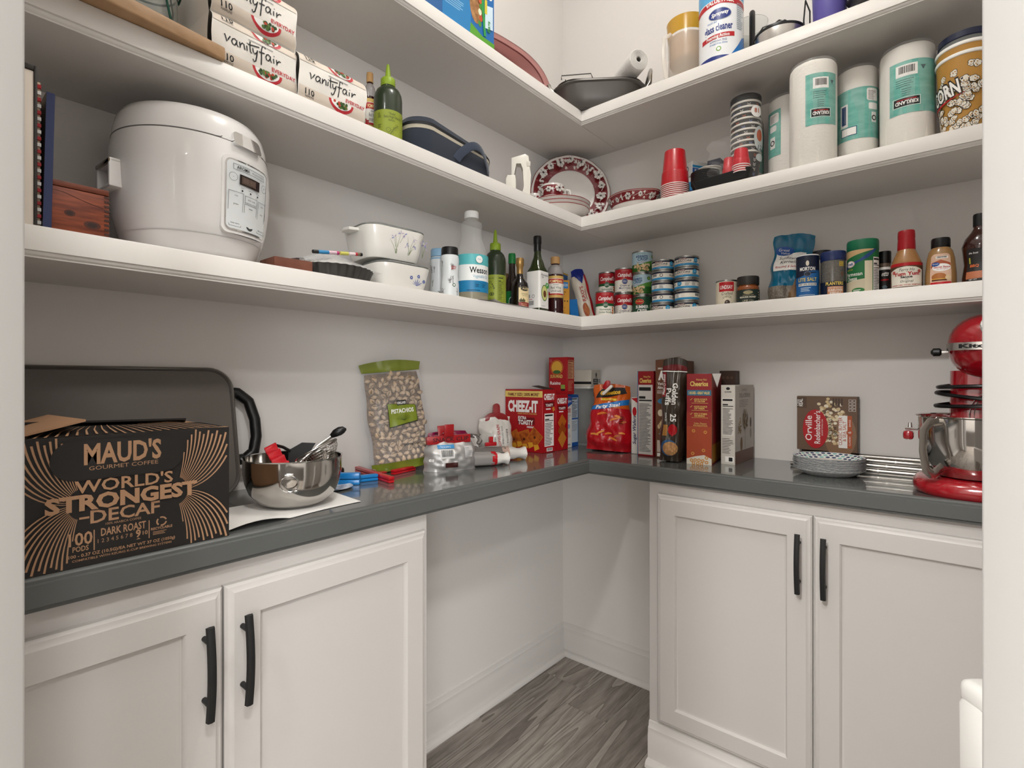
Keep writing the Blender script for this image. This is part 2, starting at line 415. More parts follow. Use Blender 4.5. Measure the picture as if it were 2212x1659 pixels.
# ------------------------------------------------------------------ cabinets (built in local space: front looks to -Y, x along the front)
def door(parent, x0, x1, z0, z1, hx, hz0, hz1):
    mb = MB(); W = x1-x0; H = z1-z0
    L = [(0, 0), (0, .012), (.004, .016), (.006, .0165), (.013, .021), (.056, .021), (.058, .0195), (.061, .0135), (.065, .0125)]
    rings = [[(x0+i, -d, z0+i), (x1-i, -d, z0+i), (x1-i, -d, z1-i), (x0+i, -d, z1-i)] for i, d in L]
    mb.loft(rings, CABW, cap=False); d = mb.build('door', parent, 30)
    i = .0645; MB().box(x0+i, x1-i, -.0125, -.004, z0+i, z1-i, CABW).build('panel', d)
    h = MB(); n = 14; pa = []
    for k in range(n+1):
        q = k/n; pa.append((hx, -.021-.026-.008*math.sin(PI*q), hz0+(hz1-hz0)*q))
    rings = [[(x+a, y+b, z) for a, b in ((-.0065, .003), (-.005, -.0035), (0, -.005), (.005, -.0035), (.0065, .003), (0, .0045))] for x, y, z in pa]
    h.loft(rings, BLKM)
    for q in (.17, .83):
        z = hz0+(hz1-hz0)*q; h.tube([(hx, -.021, z), (hx, -.05, z)], .0045, BLKM, 10)
    h.build('handle', d)
    return d
def cabinet(label, loc, rz, L, depth, doors):
    t = thing('base_cabinet', label, 'cabinet', loc, rz); top = ZC-TC
    MB().box(0, L, 0, depth-.002, .0, top-.0005, CABW, .001, 1).build('body', t)
    for a in doors: door(t, *a)
    return t
# left unit: local x runs from the end near the corner away to the doorway
YB0, YB1, YA0 = -1.0946, -1.5321, -1.5358
c = cabinet('white two-door base cabinet under the coffee carton', (CFL, YL, 0), PI/2, YE-YL, CFL,
    [(.03, YA0-YL, .143, .829, -1.566-YL, .6315, .782), (YB1-YL, YB0-YL, .143, .829, -1.506-YL, .6315, .782)])
o = sweep(MB(), BASE, [(YE-YL+.0, 0), (0, 0)], TRIM).build('skirting', c)
sweep(MB(), [(a+.012, z) for a, z in SHOE], [(YE-YL, 0), (0, 0)], TRIM).build('shoe_moulding', o)
c = cabinet('white two-door base cabinet under the red stand mixer', (XE, CFR, 0), 0, XR-XE, -CFR,
    [(.6161-XE, 1.0318-XE, .143, .833, 1.0038-XE, .6392, .789), (1.0355-XE, 1.452-XE, .143, .833, 1.0611-XE, .6392, .7884)])
path = [(XR-XE, 0), (-.0, 0)]
o = sweep(MB(), BASE, path, TRIM).build('skirting', c)
sweep(MB(), [(a+.012, z) for a, z in SHOE], path, TRIM).build('shoe_moulding', o)
# ------------------------------------------------------------------ ceiling lamp of the pantry (above the frame)
t = thing('ceiling_light', 'round white flush ceiling light above the pantry', 'light', (.86, -1.02, CEIL-.032))
MB().lathe([(.13, .010), (.135, .012), (.135, .032)], WHT, 40, cap=False).build('trim_ring', t)
MB().lathe([(.128, .016), (.128, .024)], mat('#fff4e4', .5, emit=2.0), 40).build('diffuser', t)
# ================================================================== kinds of packaging
def tilt(t, rx, ry=0): t.rotation_euler = (rx, ry, t.rotation_euler[2]); return t
def lathe_part(name, t, prof, m, n=40, **k): return MB().lathe(prof, m, n, **k).build(name, t)
def wrap(r, h, z0=0, rf=None, su=None, **k): return Print(cyl_map(r, z0, rf=rf, **k), su=su or r*.17)
def can(label, x, y, z, r, h, rz, paper, draw, group, name='food_can'):
    t = thing(name, label, 'can', (x, y, z), rz, group)
    b = lathe_part('body', t, [(r*.93, .002), (r*.96, 0), (r*1.01, .001), (r*1.01, .003), (r*.985, .005), (r*.985, h-.005), (r*1.01, h-.003), (r*1.01, h-.0005), (r*.99, h), (r*.95, h-.0005), (r*.94, h-.004), (r*.6, h-.004), (r*.58, h-.0033)], TIN, 36)
    p = wrap(r*.987, h, .0055); H = h-.011
    p.rect(-PI*r*.98, 0, PI*r*.98, H, paper); draw(p, r, H); p.build('label', t)
    return t
def carton(name, label, cat, loc, rz, w, d, h, m, group=None, bev=.0012):
    t = thing(name, label, cat, loc, rz, group)
    MB().box(-w/2, w/2, -d/2, d/2, 0, h, m, bev, 1).build('body', t)
    return t
def front(w, d, h): return Print(plane_map((0, -d/2, 0), (1, 0, 0), (0, 0, 1)))
def rside(w, d, h): return Print(plane_map((w/2, 0, 0), (0, 1, 0), (0, 0, 1)))
def lside(w, d, h): return Print(plane_map((-w/2, 0, 0), (0, -1, 0), (0, 0, 1)))
def topside(w, d, h): return Print(plane_map((0, 0, h), (1, 0, 0), (0, 1, 0)))
def hash_(i): return math.sin(i*12.9898)*43758.5453 % 1
class Pouch:
    """soft bag: front and back sheets, thickness d, width w, height h; env(q) fullness, wid(q) width factor"""
    def __init__(s, w, h, d, env, wid=None, wrk=.004, seed=1, bend=0):
        s.w, s.h, s.d, s.env, s.wid, s.wrk, s.sd, s.bend = w, h, d, env, wid or (lambda q: 1), wrk, seed, bend
    def S(s, a, q, side):
        a = max(-1, min(1, a)); e = s.env(q); sd = s.sd
        f = max(0, 1-abs(a)**2.6)**.65
        n = math.sin(a*7+q*11+sd)*.5+math.sin(a*13-q*17+sd*2.3)*.3+math.sin(a*23+q*5+sd*4.1)*.25+math.sin(q*31+a*9+sd)*.25
        th = s.d/2*f*e+s.wrk*n*f*(.4+.6*e)
        return Vector((a*s.w/2*s.wid(q)+s.wrk*.6*math.sin(q*19+sd+a*2)*abs(a), -side*th+s.bend*q*q+s.wrk*.8*math.sin(a*5+sd)*(1-e), q*s.h*(1-.03*a*a*(q > .9))))
    def sheet(s, mb, m, q0, q1, nu=26, nv=None):
        nv = nv or max(2, int(40*(q1-q0)))
        mb.grid(lambda i, j: s.S(2*i-1, q0+(q1-q0)*j, 1), nu, nv, m)
        mb.grid(lambda i, j: s.S(2*i-1, q0+(q1-q0)*j, -1), nu, nv, m, flip=True)
        return mb
    def pr(s, su=None, base=.0016):
        st = min(su or 1, s.w/28)
        def fn(u, v, off):
            q = v/s.h; p = s.S(2*u/(s.w*max(.2, s.wid(q))), q, 1); return p+Vector((0, -off-base, 0))
        return Print(fn, st, st, eps=.0006)
def sstep(a, b, x):
    t = max(0, min(1, (x-a)/(b-a))); return t*t*(3-2*t)
# ================================================================== lowest shelf, left wing
z = Z3+.0002
def LY(u, x): return at_x(u, 0, x).y
# cookbooks and a framed board standing at the doorway end
t = thing('framed_board', 'cream board in a dark frame standing at the doorway end of the lowest shelf', 'board', (.14, -1.772, z), PI/2)
MB().box(-.006, .006, -.12, .11, 0, .232, mat('#e8ddd0', .6), .001).build('panel', t)
MB().box(.0062, .010, -.122, .118, 0, .240, mat('#2c2723', .5), .001).box(-.006, .0062, -.122, .118, .2325, .240, mat('#2c2723', .5), .001).build('frame', t)
t.location.y = -1.7635
t = thing('spiral_notebook', 'thin red and white spiral notebook between the framed board and the blue book', 'notebook', (.135, -1.7515, z), PI/2)
t.rotation_euler = (0, 0, PI/2); 
MB().box(-.003, .003, -.115, .10, 0, .222, mat('#d9c3a8', .6), .0006).build('pages', t)
mb = MB()
for i in range(22): mb.box(-.0034, .0034, -.119, -.113, .006+i*.0098, .011+i*.0098, RED if i % 2 else WHT)
mb.build('spiral', t)
t = thing('cookbook', 'slim dark blue cookbook leaning beside the cedar box', 'book', (.14, -1.7425, z), PI/2)
MB().box(-.0035, .0035, -.118, .09, .002, .205, mat('#d8d4cc', .6)).build('pages', t)
MB().box(-.005, -.0035, -.12, .092, 0, .207, mat('#23252f', .35)).box(.0035, .005, -.12, .092, 0, .207, mat('#1e2a55', .35)).box(-.005, .005, -.1215, -.119, 0, .207, mat('#1e2a55', .35)).build('cover', t)
tilt(t, 0, math.radians(1.2))
# cedar recipe box
W_ = .105; t = thing('cedar_box', 'reddish cedar recipe box with knots beside the rice cooker', 'box', (.165, -1.6935, z), PI/2)
CEDAR = mat('#8e4526', .5, noise=('#5a2413', 6, (3, 3, 26)), bump=(60, .1, .001))
MB().box(-.045, W_-.077, -.095, .085, 0, .068, CEDAR, .001).build('body', t)
MB().box(-.045, W_-.077, -.095, .085, .069, .078, mat('#733519', .5, noise=('#4c1d0f', 6, (3, 3, 26))), .0012).build('lid', t)
mb = MB(); dk = mat('#3a1a0e', .6)
for i in range(9): mb.box(.0215, .0284, -.0955, -.09, .004+i*.0075, .0075+i*.0075, dk)
mb.build('finger_joint', t)
p = Print(plane_map((0, -.095, 0), (1, 0, 0), (0, 0, 1)))
for u, v, a, b in ((-.022, .03, .007, .005), (.006, .017, .011, .006)):
    p.disc(u, v, a, mat('#4a1e10', .5), b); p.disc(u, v, a*.6, mat('#2a120a', .5), b*.6)
p.line([(-.045, .062), (-.03, .061), (-.015, .056), (.005, .050), (.02, .047)], .0008, dk); p.build('knot', t)
# ------------------------------------------------------------------ rice cooker
x, y, r, zz = cyl(230, 582, 'L', .150, 268)
RW = mat('#eceae8', .22, coat=.4); H = .272
t = thing('rice_cooker', 'large white rice cooker with control panel and chrome latch', 'rice cooker', (x, y, z), face_cam(x, y))
pf = [(r*.70, 0), (r*.76, .004), (r*.80, .012), (r*.88, .035), (r*.945, .07), (r*.985, .115), (r, .155), (r*.99, .19), (r*.965, .214)]
sq = lambda a, rr, zv: rr*(1+.03*math.cos(4*(a+PI/4+.2))**2)
body = lathe_part('body', t, pf, RW, 64)
lathe_part('lid', t, [(r*.960, .216), (r*.95, .232), (r*.915, .252), (r*.85, .266), (r*.7, .274), (r*.4, .279), (.001, .28)], RW, 64)
rf = prof_r(pf); mb = MB(); pa = []; DK = mat('#6d6b69', .5)
for i in range(97):
    a = 2*PI*i/96; d = ((a-(-PI/2+.72)+PI) % (2*PI))-PI; up = .016*(1-sstep(.24, .42, abs(d)))
    rr = r*(.962-.004)-.35*up; pa.append((rr*math.cos(a), rr*math.sin(a), .2155+up))
mb.tube(pa[:-1], .0014, DK, 6, closed=True); mb.build('lid_seam', t)
MB().lathe([(r*.892, .0372), (r*.893, .038), (r*.8945, .0388)], mat('#c9c7c5', .4), 64, cap=False).build('base_seam', t)
def plate(name, parent, fn, out, off, m, su=None, off0=0, sv=None):
    p = Print(lambda u, v, o: fn(u, v, o+off), su, sv, 0.0); p.pts(out, m); o = p.build(name, parent); n = len(out)
    mb = MB(); vs = [fn(u, v, off0) for u, v in out]+[fn(u, v, off) for u, v in out]
    mb.add(vs, [(i, (i+1) % n, n+(i+1) % n, n+i) for i in range(n)], m); e = mb.build('edge', None)
    bm = bmesh.new(); bm.from_mesh(o.data); bm.from_mesh(e.data); bm.to_mesh(o.data); bm.free(); bpy.data.objects.remove(e)
    return o
def rr2(w, h, rd, cx=0, cy=0, n=5): return rrect(w, h, rd, n, cx, cy)
pc = r*.72; cm = cyl_map(r, .115, rf=lambda zv: max(rf(zv), r*.955)); pw_, ph_ = .098, .130
plate('panel_surround', body, cm, rr2(pw_+.010, ph_+.012, .012, pc, 0), .0035, RW, .01, -.01)
plate('panel_bezel', body, cm, rr2(pw_+.001, ph_+.001, .010, pc, 0), .0052, CHROME, .01)
q = plate('control_panel', body, cm, rr2(pw_-.005, ph_-.005, .008, pc, 0), .0057, mat('#dfe3e4', .3), .01)
p = Print(lambda u, v, o: cm(u+pc, v, o+.0058), .01); g = mat('#54585a', .5); w_ = .0007
def rect_line(p, u0, v0, u1, v1, wd, m): p.blobs([[(u0, v0), (u1, v0), (u1, v0+wd), (u0, v0+wd)], [(u0, v1-wd), (u1, v1-wd), (u1, v1), (u0, v1)], [(u0, v0), (u0+wd, v0), (u0+wd, v1), (u0, v1)], [(u1-wd, v0), (u1, v0), (u1, v1), (u1-wd, v1)]], m)
rect_line(p, -.036, .046, .036, .057, w_, g); p.text('AROMA', -.016, .0485, .006, INK, .027, bold=.012); p.text('PROFESSIONAL', .018, .0495, .0032, g, .030)
p.rect(-.024, .021, .022, .040, mat('#2a211e', .2)); p.rect(-.020, .024, .012, .037, mat('#5b4a40', .3)); p.text('88:88', -.004, .0265, .008, mat('#7d6b60', .4), .026)
for u, s_ in ((-.036, '-'), (.036, '+')): p.ring(u, .032, .0075, .0006, g); p.text(s_, u, .030, .005, g)
for u, s_ in ((-.018, 'white'), (0, 'medium'), (.018, 'brown')): p.disc(u, .0105, .0018, INK, n=10); p.text(s_, u, .0145, .0021, g)
for u0, u1, ys, tx in ((-.044, -.015, (.006, -.009, -.024, -.039), ('rice', 'grains', 'oatmeal')), (-.012, .018, (.004, -.009), ('slow cook',)), (-.012, .018, (-.011, -.025, -.039), ('steam', 'saute')), (.021, .045, (.003, -.012, -.027, -.041), ('cake', 'soup', 'yogurt'))):
    rect_line(p, u0, ys[-1], u1, ys[0], w_, g)
    for k, s_ in enumerate(tx): p.text(s_, (u0+u1)/2, (ys[k]+ys[k+1])/2-.001, .0028, INK)
for u, s_ in ((-.030, 'keep warm'), (.033, 'delay timer')): rect_line(p, u-.012, -.058, u+.012, -.045, w_, g); p.text(s_, u, -.053, .0026, INK)
p.disc(.002, -.051, .0085, mat('#3a3f40', .4)); p.text('start', .002, -.0535, .003, WHT); p.build('panel_print', q)
p = Print(cyl_map(r, .236, rf=lambda zv: r*.955))
plate('latch', t, cyl_map(r, .222, rf=lambda zv: r*.965-(zv-.222)*.25), rr2(.066, .026, .008, r*.72, 0), .006, CHROME, .01, -.008)
hd = MB()                                           # side handle: a bracket standing off the body, dark strip on top
ang = -PI/2-1.18
xf = Matrix.Rotation(ang+PI/2, 4, 'Z')
hd.box(-.034, .034, -r-.012, -r+.022, .148, .158, RW, .004, xf=xf); hd.box(-.034, .034, -r-.010, -r+.022, .108, .116, RW, .0035, xf=xf)
hd.box(-.034, -.027, -r-.012, -r+.022, .108, .158, RW, .003, xf=xf); hd.box(.027, .034, -r-.012, -r+.022, .108, .158, RW, .003, xf=xf)
h_ = hd.build('side_handle', t); MB().box(-.0335, .0335, -r-.013, -r+.02, .1485, .1565, mat('#6b5e50', .15, 1), .002, xf=xf).build('handle_strip', h_)
# ------------------------------------------------------------------ wooden mold and wedge
t = thing('wooden_mold', 'small reddish brown wooden block beside the rice cooker', 'kitchen tool', (.230, -1.341, z), PI/2)
MB().prism([(-.05, -.025), (.028, -.032), (.032, -.026), (.032, .04), (-.05, .04)], 0, .023, mat('#7a4a38', .5, noise=('#5e3426', 20, (1, 8, 1))), bev=.002).build('block', t)
t = thing('wooden_scoop', 'dark brown wooden wedge-shaped handle lying behind the small block', 'kitchen tool', (.15, -1.318, z), PI/2)
MB().loft([[(a*k-.05+.09*i/4+0, b*k, .012+c*k+.030*(i/4)) for a, b, c in [(0, .022*math.cos(2*PI*j/12), .015*math.sin(2*PI*j/12)) for j in range(12)]] for i, k in enumerate((.45, .7, .9, 1, .85))], mat('#3d2a22', .4), cap=True).build('handle', t)
# tart pan, fluted
x, y = .18, -1.222; t = thing('tart_pan', 'dark grey fluted tart pan holding a clear packet', 'baking pan', (x, y, z), 0)
fl = lambda a, rr, zv: rr*(1+.022*math.cos(32*a)*(rr > .085))
MB().lathe([(.083, 0), (.0855, .002), (.0955, .026), (.0975, .0275), (.0965, .0285), (.0945, .0265), (.0835, .004), (.001, .003)], mat('#4d4b49', .45, .4), 192, fl=fl).build('shell', t)
# clear packet with white liners and a colour strip lying in the tart pan
t = thing('clear_packet', 'crumpled clear plastic packet with colour strip lying on the tart pan', 'packet', (.165, -1.215, z+.0285), PI/2)
rn = random.Random(8)
def crump(w, d, hh, sd): return lambda i, j: Vector(((i-.5)*w, (j-.5)*d, hh*(max(0, 1-abs(2*i-1)**3)*max(0, 1-abs(2*j-1)**3))*(.75+.22*math.sin(9*i+sd)*math.cos(8*j+sd)+.12*math.sin(23*i+17*j+sd))+.002))
MB().grid(crump(.195, .155, .040, 1), 30, 24, mat('#f4f4f4', .08, alpha=.30)).build('film', t)
MB().grid(crump(.15, .11, .026, 3), 22, 18, mat('#e6e2dc', .7)).build('paper_liner', t)
sp = [('#2b2a2a', 0, .012), ('#3d8fc4', .012, .037), ('#e9c9d5', .037, .056), ('#c43a78', .056, .062), ('#d8d36a', .066, .086), ('#f0dfe0', .088, .104), ('#c43a44', .104, .110), ('#7b6a52', .110, .117), ('#1c1c1c', .117, .123)]
mb = MB(); A_ = Vector((-.085, -.076, .022)); B_ = Vector((.045, -.066, .040))
for h_, a, b in sp:
    a, b = a/.123, b/.123; mb.tube([A_+(B_-A_)*a, A_+(B_-A_)*b], .0042, mat(h_, .4), 8)
mb.build('colour_strip', t)
# ------------------------------------------------------------------ two casserole dishes with glass lids
def casserole(label, loc, rz, w, d, h, draw, hd):
    t = thing('casserole_dish', label, 'dish', loc, rz, 'stacked white casserole dishes'); WC = mat('#eae7e0', .2, coat=.5); mb = MB(); rg = []
    for k, zv in ((.80, 0), (.83, .003), (.90, h*.35), (.96, h*.75), (1.0, h-.002), (1.0, h), (.96, h), (.93, h*.7), (.80, .006)):
        rg.append([(a, b, zv) for a, b in rrect(w*k, d*k, min(w, d)*.26*k, 6)])
    mb.loft(rg, WC); mb.build('bowl', t)
    if hd:
        for s_ in (-1, 1):
            pts = [(s_*(w/2-.008), -.028), (s_*(w/2+.022), -.020), (s_*(w/2+.028), 0), (s_*(w/2+.022), .020), (s_*(w/2-.008), .028)]
            if s_ < 0: pts = pts[::-1]
            MB().prism(pts, h-.011, h-.003, WC, bev=.002).build('handle', t)
    l = MB(); rg = [[(a, b, zv) for a, b in rrect(w*k, d*k, min(w, d)*.26*k, 6)] for k, zv in ((.95, h+.0006), (1.0, h+.001), (1.0, h+.004), (.93, h+.007), (.5, h+.010))]
    l.loft(rg, mat('#eef2ee', .03, 0, .85, ior=1.3)); l.build('glass_lid', t)
    def fm(u, v, off):
        k = .83+(.17*min(1, max(0, v/h))); return Vector((u, -d/2*k-off-.0003, v))
    p = Print(fm, None, .006); draw(p, h); p.build('decoration', t); return t
BLU = mat('#3a55a0', .4)
def d_corn(p, h):
    def flw(u, v, s): 
        for k in range(6): a = PI*k/3; p.disc(u+s*.62*math.cos(a), v+s*.62*math.sin(a), s*.33, BLU, n=8)
    c = .028; b = .016
    for du, dv, s in ((-.018, .019, .0052), (.004, .024, .0052), (.022, .013, .0048)): flw(c+du, b+dv, s); p.line([(c+du*.75, b+dv*.72), (c+.001, b)], .0009, BLU)
    for a in (-1.15, -.75, -.35, .1, .55, .95, 1.3):
        L = .018; p.pts([(c, b), (c+L*.5*math.sin(a)-.0012, b+L*.5*math.cos(a)), (c+L*math.sin(a), b+L*math.cos(a)), (c+L*.5*math.sin(a)+.0012, b+L*.5*math.cos(a))], BLU)
def d_iris(p, h):
    gr = mat('#7b8a63', .5); li = mat('#b9a4c4', .5); bl = mat('#7d86c0', .5); rn = random.Random(2)
    for bx_, n in ((-.008, 6), (.028, 5), (.070, 3)):
        for k in range(n):
            u1 = bx_+rn.uniform(-.022, .022); v1 = h*rn.uniform(.45, .86); p.line([(bx_+rn.uniform(-.002, .002), h*.2), ((bx_*.6+u1*.4), h*.2+(v1-h*.2)*.5), (u1, v1)], [.0012, .001, .0003], gr)
            if k < 3:
                for j in range(4): a = rn.uniform(0, 6.28); p.pts([(u1, v1), (u1+.005*math.cos(a)-.001, v1+.005*math.sin(a)+.001), (u1+.010*math.cos(a), v1+.008*math.sin(a)), (u1+.005*math.cos(a)+.001, v1+.005*math.sin(a)-.001)], li if j % 2 else bl)
casserole('lower white casserole dish with blue cornflower print', (.165, -1.030, z), PI/2-.06, .165, .150, .064, d_corn, False)
casserole('upper white casserole dish with pale iris print and side handles', (.160, -1.052, z+.0765), PI/2-.10, .178, .155, .076, d_iris, True)
# ------------------------------------------------------------------ creamer bottles
def creamer(label, u0, u1, o, v, capc, extra):
    x, y, r, zz = cyl(u0, u1, 'L', o, v); h = zz-Z3; r = .027
    t = thing('creamer_bottle', label, 'bottle', (x, y, z), face_cam(x, y), 'creamer bottles with winter print')
    pf = [(r*.9, 0), (r*.98, .004), (r, .012), (r*.97, h*.3), (r*.86, h*.48), (r*.9, h*.6), (r, h*.75), (r*.93, h*.84), (r*.75, h*.86)]
    body = lathe_part('body', t, pf, mat('#dfe3e4', .3), 36)
    lathe_part('cap', t, [(r*.86, h*.855), (r*.9, h*.86), (r*.9, h*.97), (r*.84, h), (.001, h)], capc, 32)
    p = wrap(r, h, rf=prof_r(pf)); p.sv = .004; br = mat('#4a4038', .6); rn = random.Random(u0)
    for k in range(9):
        u = rn.uniform(-.03, .03); b = h*rn.choice((.04, .08, .30, .55, .62)); L = rn.uniform(.012, .024); p.line([(u, b), (u+.001, b+L)], [.0016, .0008], br)
        for j in range(5): a = rn.uniform(-1, 1); c_ = b+L*rn.uniform(.3, 1); p.line([(u, c_), (u+.008*math.sin(a), c_+.006*math.cos(a))], .0006, br)
    for k in range(14): p.line([(-.03+k*.0045, h*.02), (-.03+k*.0045+.004, h*.02+.008*hash_(k))], .0008, mat('#6a625a', .6))
    extra(p, h); p.build('label', t)
creamer('white winter-print creamer bottle with pale blue shoulder beside the casserole dishes', 933, 963, .115, 536, mat('#8fb7d6', .35), lambda p, h: (p.rect(.006, h*.22, .009, h*.30, RED), p.rect(-.027*2, h*.8, .027*2, h*.83, mat('#8fb7d6', .4))))
creamer('white winter-print creamer bottle with black cap beside the oil bottle', 955, 988, .195, 532, BLK, lambda p, h: (p.text('CHOC', .012, h*.60, .004, RED, bold=.02), p.text('MINT', .012, h*.565, .004, RED, bold=.02), p.disc(.013, h*.27, .005, mat('#0f5a3c', .4)), p.disc(.013, h*.27, .003, WHT)))
# ------------------------------------------------------------------ vegetable oil bottle
x, y, r, zz = cyl(982, 1055, 'L', .185, 447); h = zz-Z3
t = thing('oil_bottle', 'large clear vegetable oil bottle with white cap and blue band label', 'bottle', (x, y, z), face_cam(x, y)+.12)
pf = [(r*.90, 0), (r*.97, .004), (r*.985, h*.10), (r*.985, h*.50), (r*.93, h*.56), (r*.70, h*.66), (r*.60, h*.72), (r*.58, h*.80), (r*.64, h*.845), (r*.63, h*.87), (r*.40, h*.905), (r*.34, h*.915), (r*.34, h*.945)]
rib = lambda a, rr, zv: rr*(1+.035*math.cos(12*a)*(h*.57 < zv < h*.83))
PLAST = mat('#f0f2f0', .04, alpha=.18)
lathe_part('body', t, pf, PLAST, 72, fl=rib)
lathe_part('oil', t, [(r*.86, .003), (r*.93, .006), (r*.945, h*.10), (r*.945, h*.16)], mat('#e6d58e', .1, 0, .9, ior=1.1), 40)
lathe_part('cap', t, [(r*.41, h*.925), (r*.42, h*.93), (r*.42, h*.992), (r*.39, h), (.001, h)], mat('#f1f1ef', .4), 40, fl=lambda a, rr, zv: rr*(1+.01*math.cos(40*a)*(rr > r*.4)))
p = wrap(r*.99, h, h*.11); R = r*PI*.93; HH = h*.40
p.rect(-R, 0, R, HH, mat('#eef0ee', .4)); p.rect(-R, HH*.72, R, HH, mat('#5ab8bd', .4)); p.rect(-R, 0, R, HH*.30, mat('#1f7fb0', .4))
p.text('Wesson', .020, HH*.50, .017, INK, .064, bold=.02); p.text('Vegetable Oil', .024, HH*.375, .009, mat('#7fb2cc', .5), .052)
p.disc(.018, HH*.86, .011, WHT); p.text('Pure', .018, HH*.85, .004, mat('#1f7fb0', .5)); p.ring(.018, HH*.86, .012, .0008, INK, a0=PI, a1=2*PI)
for u in (.004, .026): rect_line(p, u, HH*.12, u+.018, HH*.25, .0006, mat('#0d4a6c', .5)); p.bars(u+.002, HH*.14, u+.016, HH*.23, 2, mat('#0d4a6c', .5), 3)
p.bars(-.02, HH*.03, .045, HH*.08, 1, mat('#0d4a6c', .5)); p.build('label', t)
t = thing('paper_napkin', 'torn white paper napkin hanging over the edge below the oil bottle', 'napkin', (.235, -.70, z), PI/2)
MB().grid(lambda i, j: Vector(((i-.5)*.23, (j-.5)*.085, .0010+.0012*math.sin(14*i)*j+(.007*max(0, 1-abs(i-.28)/.12)*(1-j)))), 40, 8, mat('#ece8e2', .8)).build('sheet', t)
# ------------------------------------------------------------------ squeeze bottles of olive oil (two)
def sizzle(label, u0, u1, o, v, zb, rot, draw):
    x, y, r, zz = cyl(u0, u1, 'L', o, v); h = zz-zb
    t = thing('squeeze_bottle', label, 'bottle', (x, y, zb+.0002), face_cam(x, y)+rot, 'green squeeze bottles of olive oil')
    lathe_part('body', t, [(r*.93, 0), (r*.99, .003), (r, h*.02), (r, h*.58), (r*.95, h*.635), (r*.80, h*.685), (r*.55, h*.72), (r*.48, h*.725), (r*.48, h*.74)], mat('#23301c', .28, coat=.3), 44)
    LG = mat('#86a024', .45)
    lathe_part('cap', t, [(r*.50, h*.735), (r*.51, h*.74), (r*.50, h*.815), (r*.46, h*.825), (r*.24, h*.832), (r*.20, h*.86), (r*.14, h*.95), (r*.10, h*.99), (.001, h)], LG, 36, fl=lambda a, rr, zv: rr*(1+.012*math.cos(36*a)*(rr > r*.49)))
    p = wrap(r*1.004, h, h*.012); p.rect(-PI*r*.98, 0, PI*r*.98, h*.40, mat('#8f9b33', .45)); draw(p, r, h*.40); p.build('label', t)
OL = mat('#2b331c', .5)
def sz_front(p, r, H):
    p.text('"Sizzle"', .002, H*.86, .0055, OL, .018); p.text('Extra Virgin Olive Oil', .004, H*.77, .0062, OL, .046); p.bars(-.008, H*.69, .018, H*.745, 2, OL, 4, .3)
    p.bars(-.036, H*.78, -.026, H*.93, 5, OL, 6, .35); p.bars(-.036, H*.5, -.024, H*.62, 3, OL, 7, .35)
    c = .008                                        # line drawing of a frying pan, oil drops and an olive branch
    p.ring(c, H*.20, .012, .0008, OL, .006); p.line([(c+.011, H*.22), (c+.022, H*.30)], .0014, OL); p.ring(c-.016, H*.44, .0055, .0005, OL)
    p.line([(c-.012, H*.30), (c-.002, H*.50), (c+.010, H*.60)], .0007, OL)
    for k in range(7): a = .9 if k % 2 else -.4; q = k/7; uu, vv = c-.012+.022*q, H*(.30+.30*q); p.ring(uu+.004*math.sin(a), vv+.004*math.cos(a), .0032, .0005, OL, .0018)
    for k in range(30): p.disc(c-.012+.022*hash_(k), H*.06+H*.10*hash_(k+40), .0004, OL, n=5)
    p.text('SEED OIL FREE', .006, H*.025, .003, OL, .022)
def sz_back(p, r, H):
    p.text('live Oil', -.014, H*.86, .006, OL, .018); p.bars(-.022, H*.74, -.006, H*.82, 3, OL, 4, .3)
    rect_line(p, .008, H*.18, .030, H*.95, .0006, OL); p.nutri(.0095, H*.2, .0285, H*.94, mat('#8f9b33', .45), OL, 4, 16)
    p.ring(-.012, H*.40, .007, .0022, OL, .005); p.disc(-.012, H*.40, .003, OL)
    for k in range(3): p.disc(-.010+.003*k, H*(.70-.06*k), .0016, OL, .003)
    p.line([(-.020, H*.56), (-.016, H*.63), (-.010, H*.57)], .001, OL); p.ring(-.012, H*.25, .010, .0006, OL, .0045); p.text('SEED OIL', -.012, H*.237, .003, OL, .016)
    p.text('ZA', -.013, H*.04, .014, OL, .018, bold=.03)
sizzle('dark green squeeze bottle beside the clear oil bottle on the lowest shelf', 1047, 1093, .165, 490, Z3, 0, sz_back)
sizzle('dark green squeeze bottle beside the napkin packs on the middle shelf', 807, 869, .185, 121, Z2, .25, sz_front)
# green-capped bottle behind
def gbottle(name, label, u0, u1, o, v, pf, bm_, capf, capm, z_=None, wing='L', n=36, cat='bottle', rot=0, group=None):
    x, y, r, zz = cyl(u0, u1, wing, o, v); zb = z_ or Z3; h = zz-zb
    t = thing(name, label, cat, (x, y, zb+.0002), face_cam(x, y)+rot, group)
    P = [(a*r, b*h) for a, b in pf]; lathe_part('body', t, P, bm_, n)
    if capf: lathe_part('cap', t, [(max(a*r, .0005), b*h) for a, b in capf], capm, 32, fl=lambda a, rr, zv: rr*(1+.012*math.cos(30*a)))
    return t, r, h, prof_r(P)
t, r, h, rf = gbottle('sauce_bottle', 'bottle with bright green cap between the squeeze bottle and vinegar', 1092, 1120, .12, 545, [(.95, 0), (1, .02), (1, .42), (.94, .50), (.55, .66), (.5, .70), (.5, .84)], mat('#2a1d18', .1), [(.56, .83), (.56, .97), (.5, 1), (.001, 1)], mat('#0f7a35', .4))
p = wrap(r*1.005, h, h*.04); p.rect(-PI*r*.95, 0, PI*r*.95, h*.33, mat('#117a36', .4)); p.ring(0, h*.15, .011, .0012, WHT, .018); p.disc(0, h*.15, .009, INK, .015); p.build('label', t)
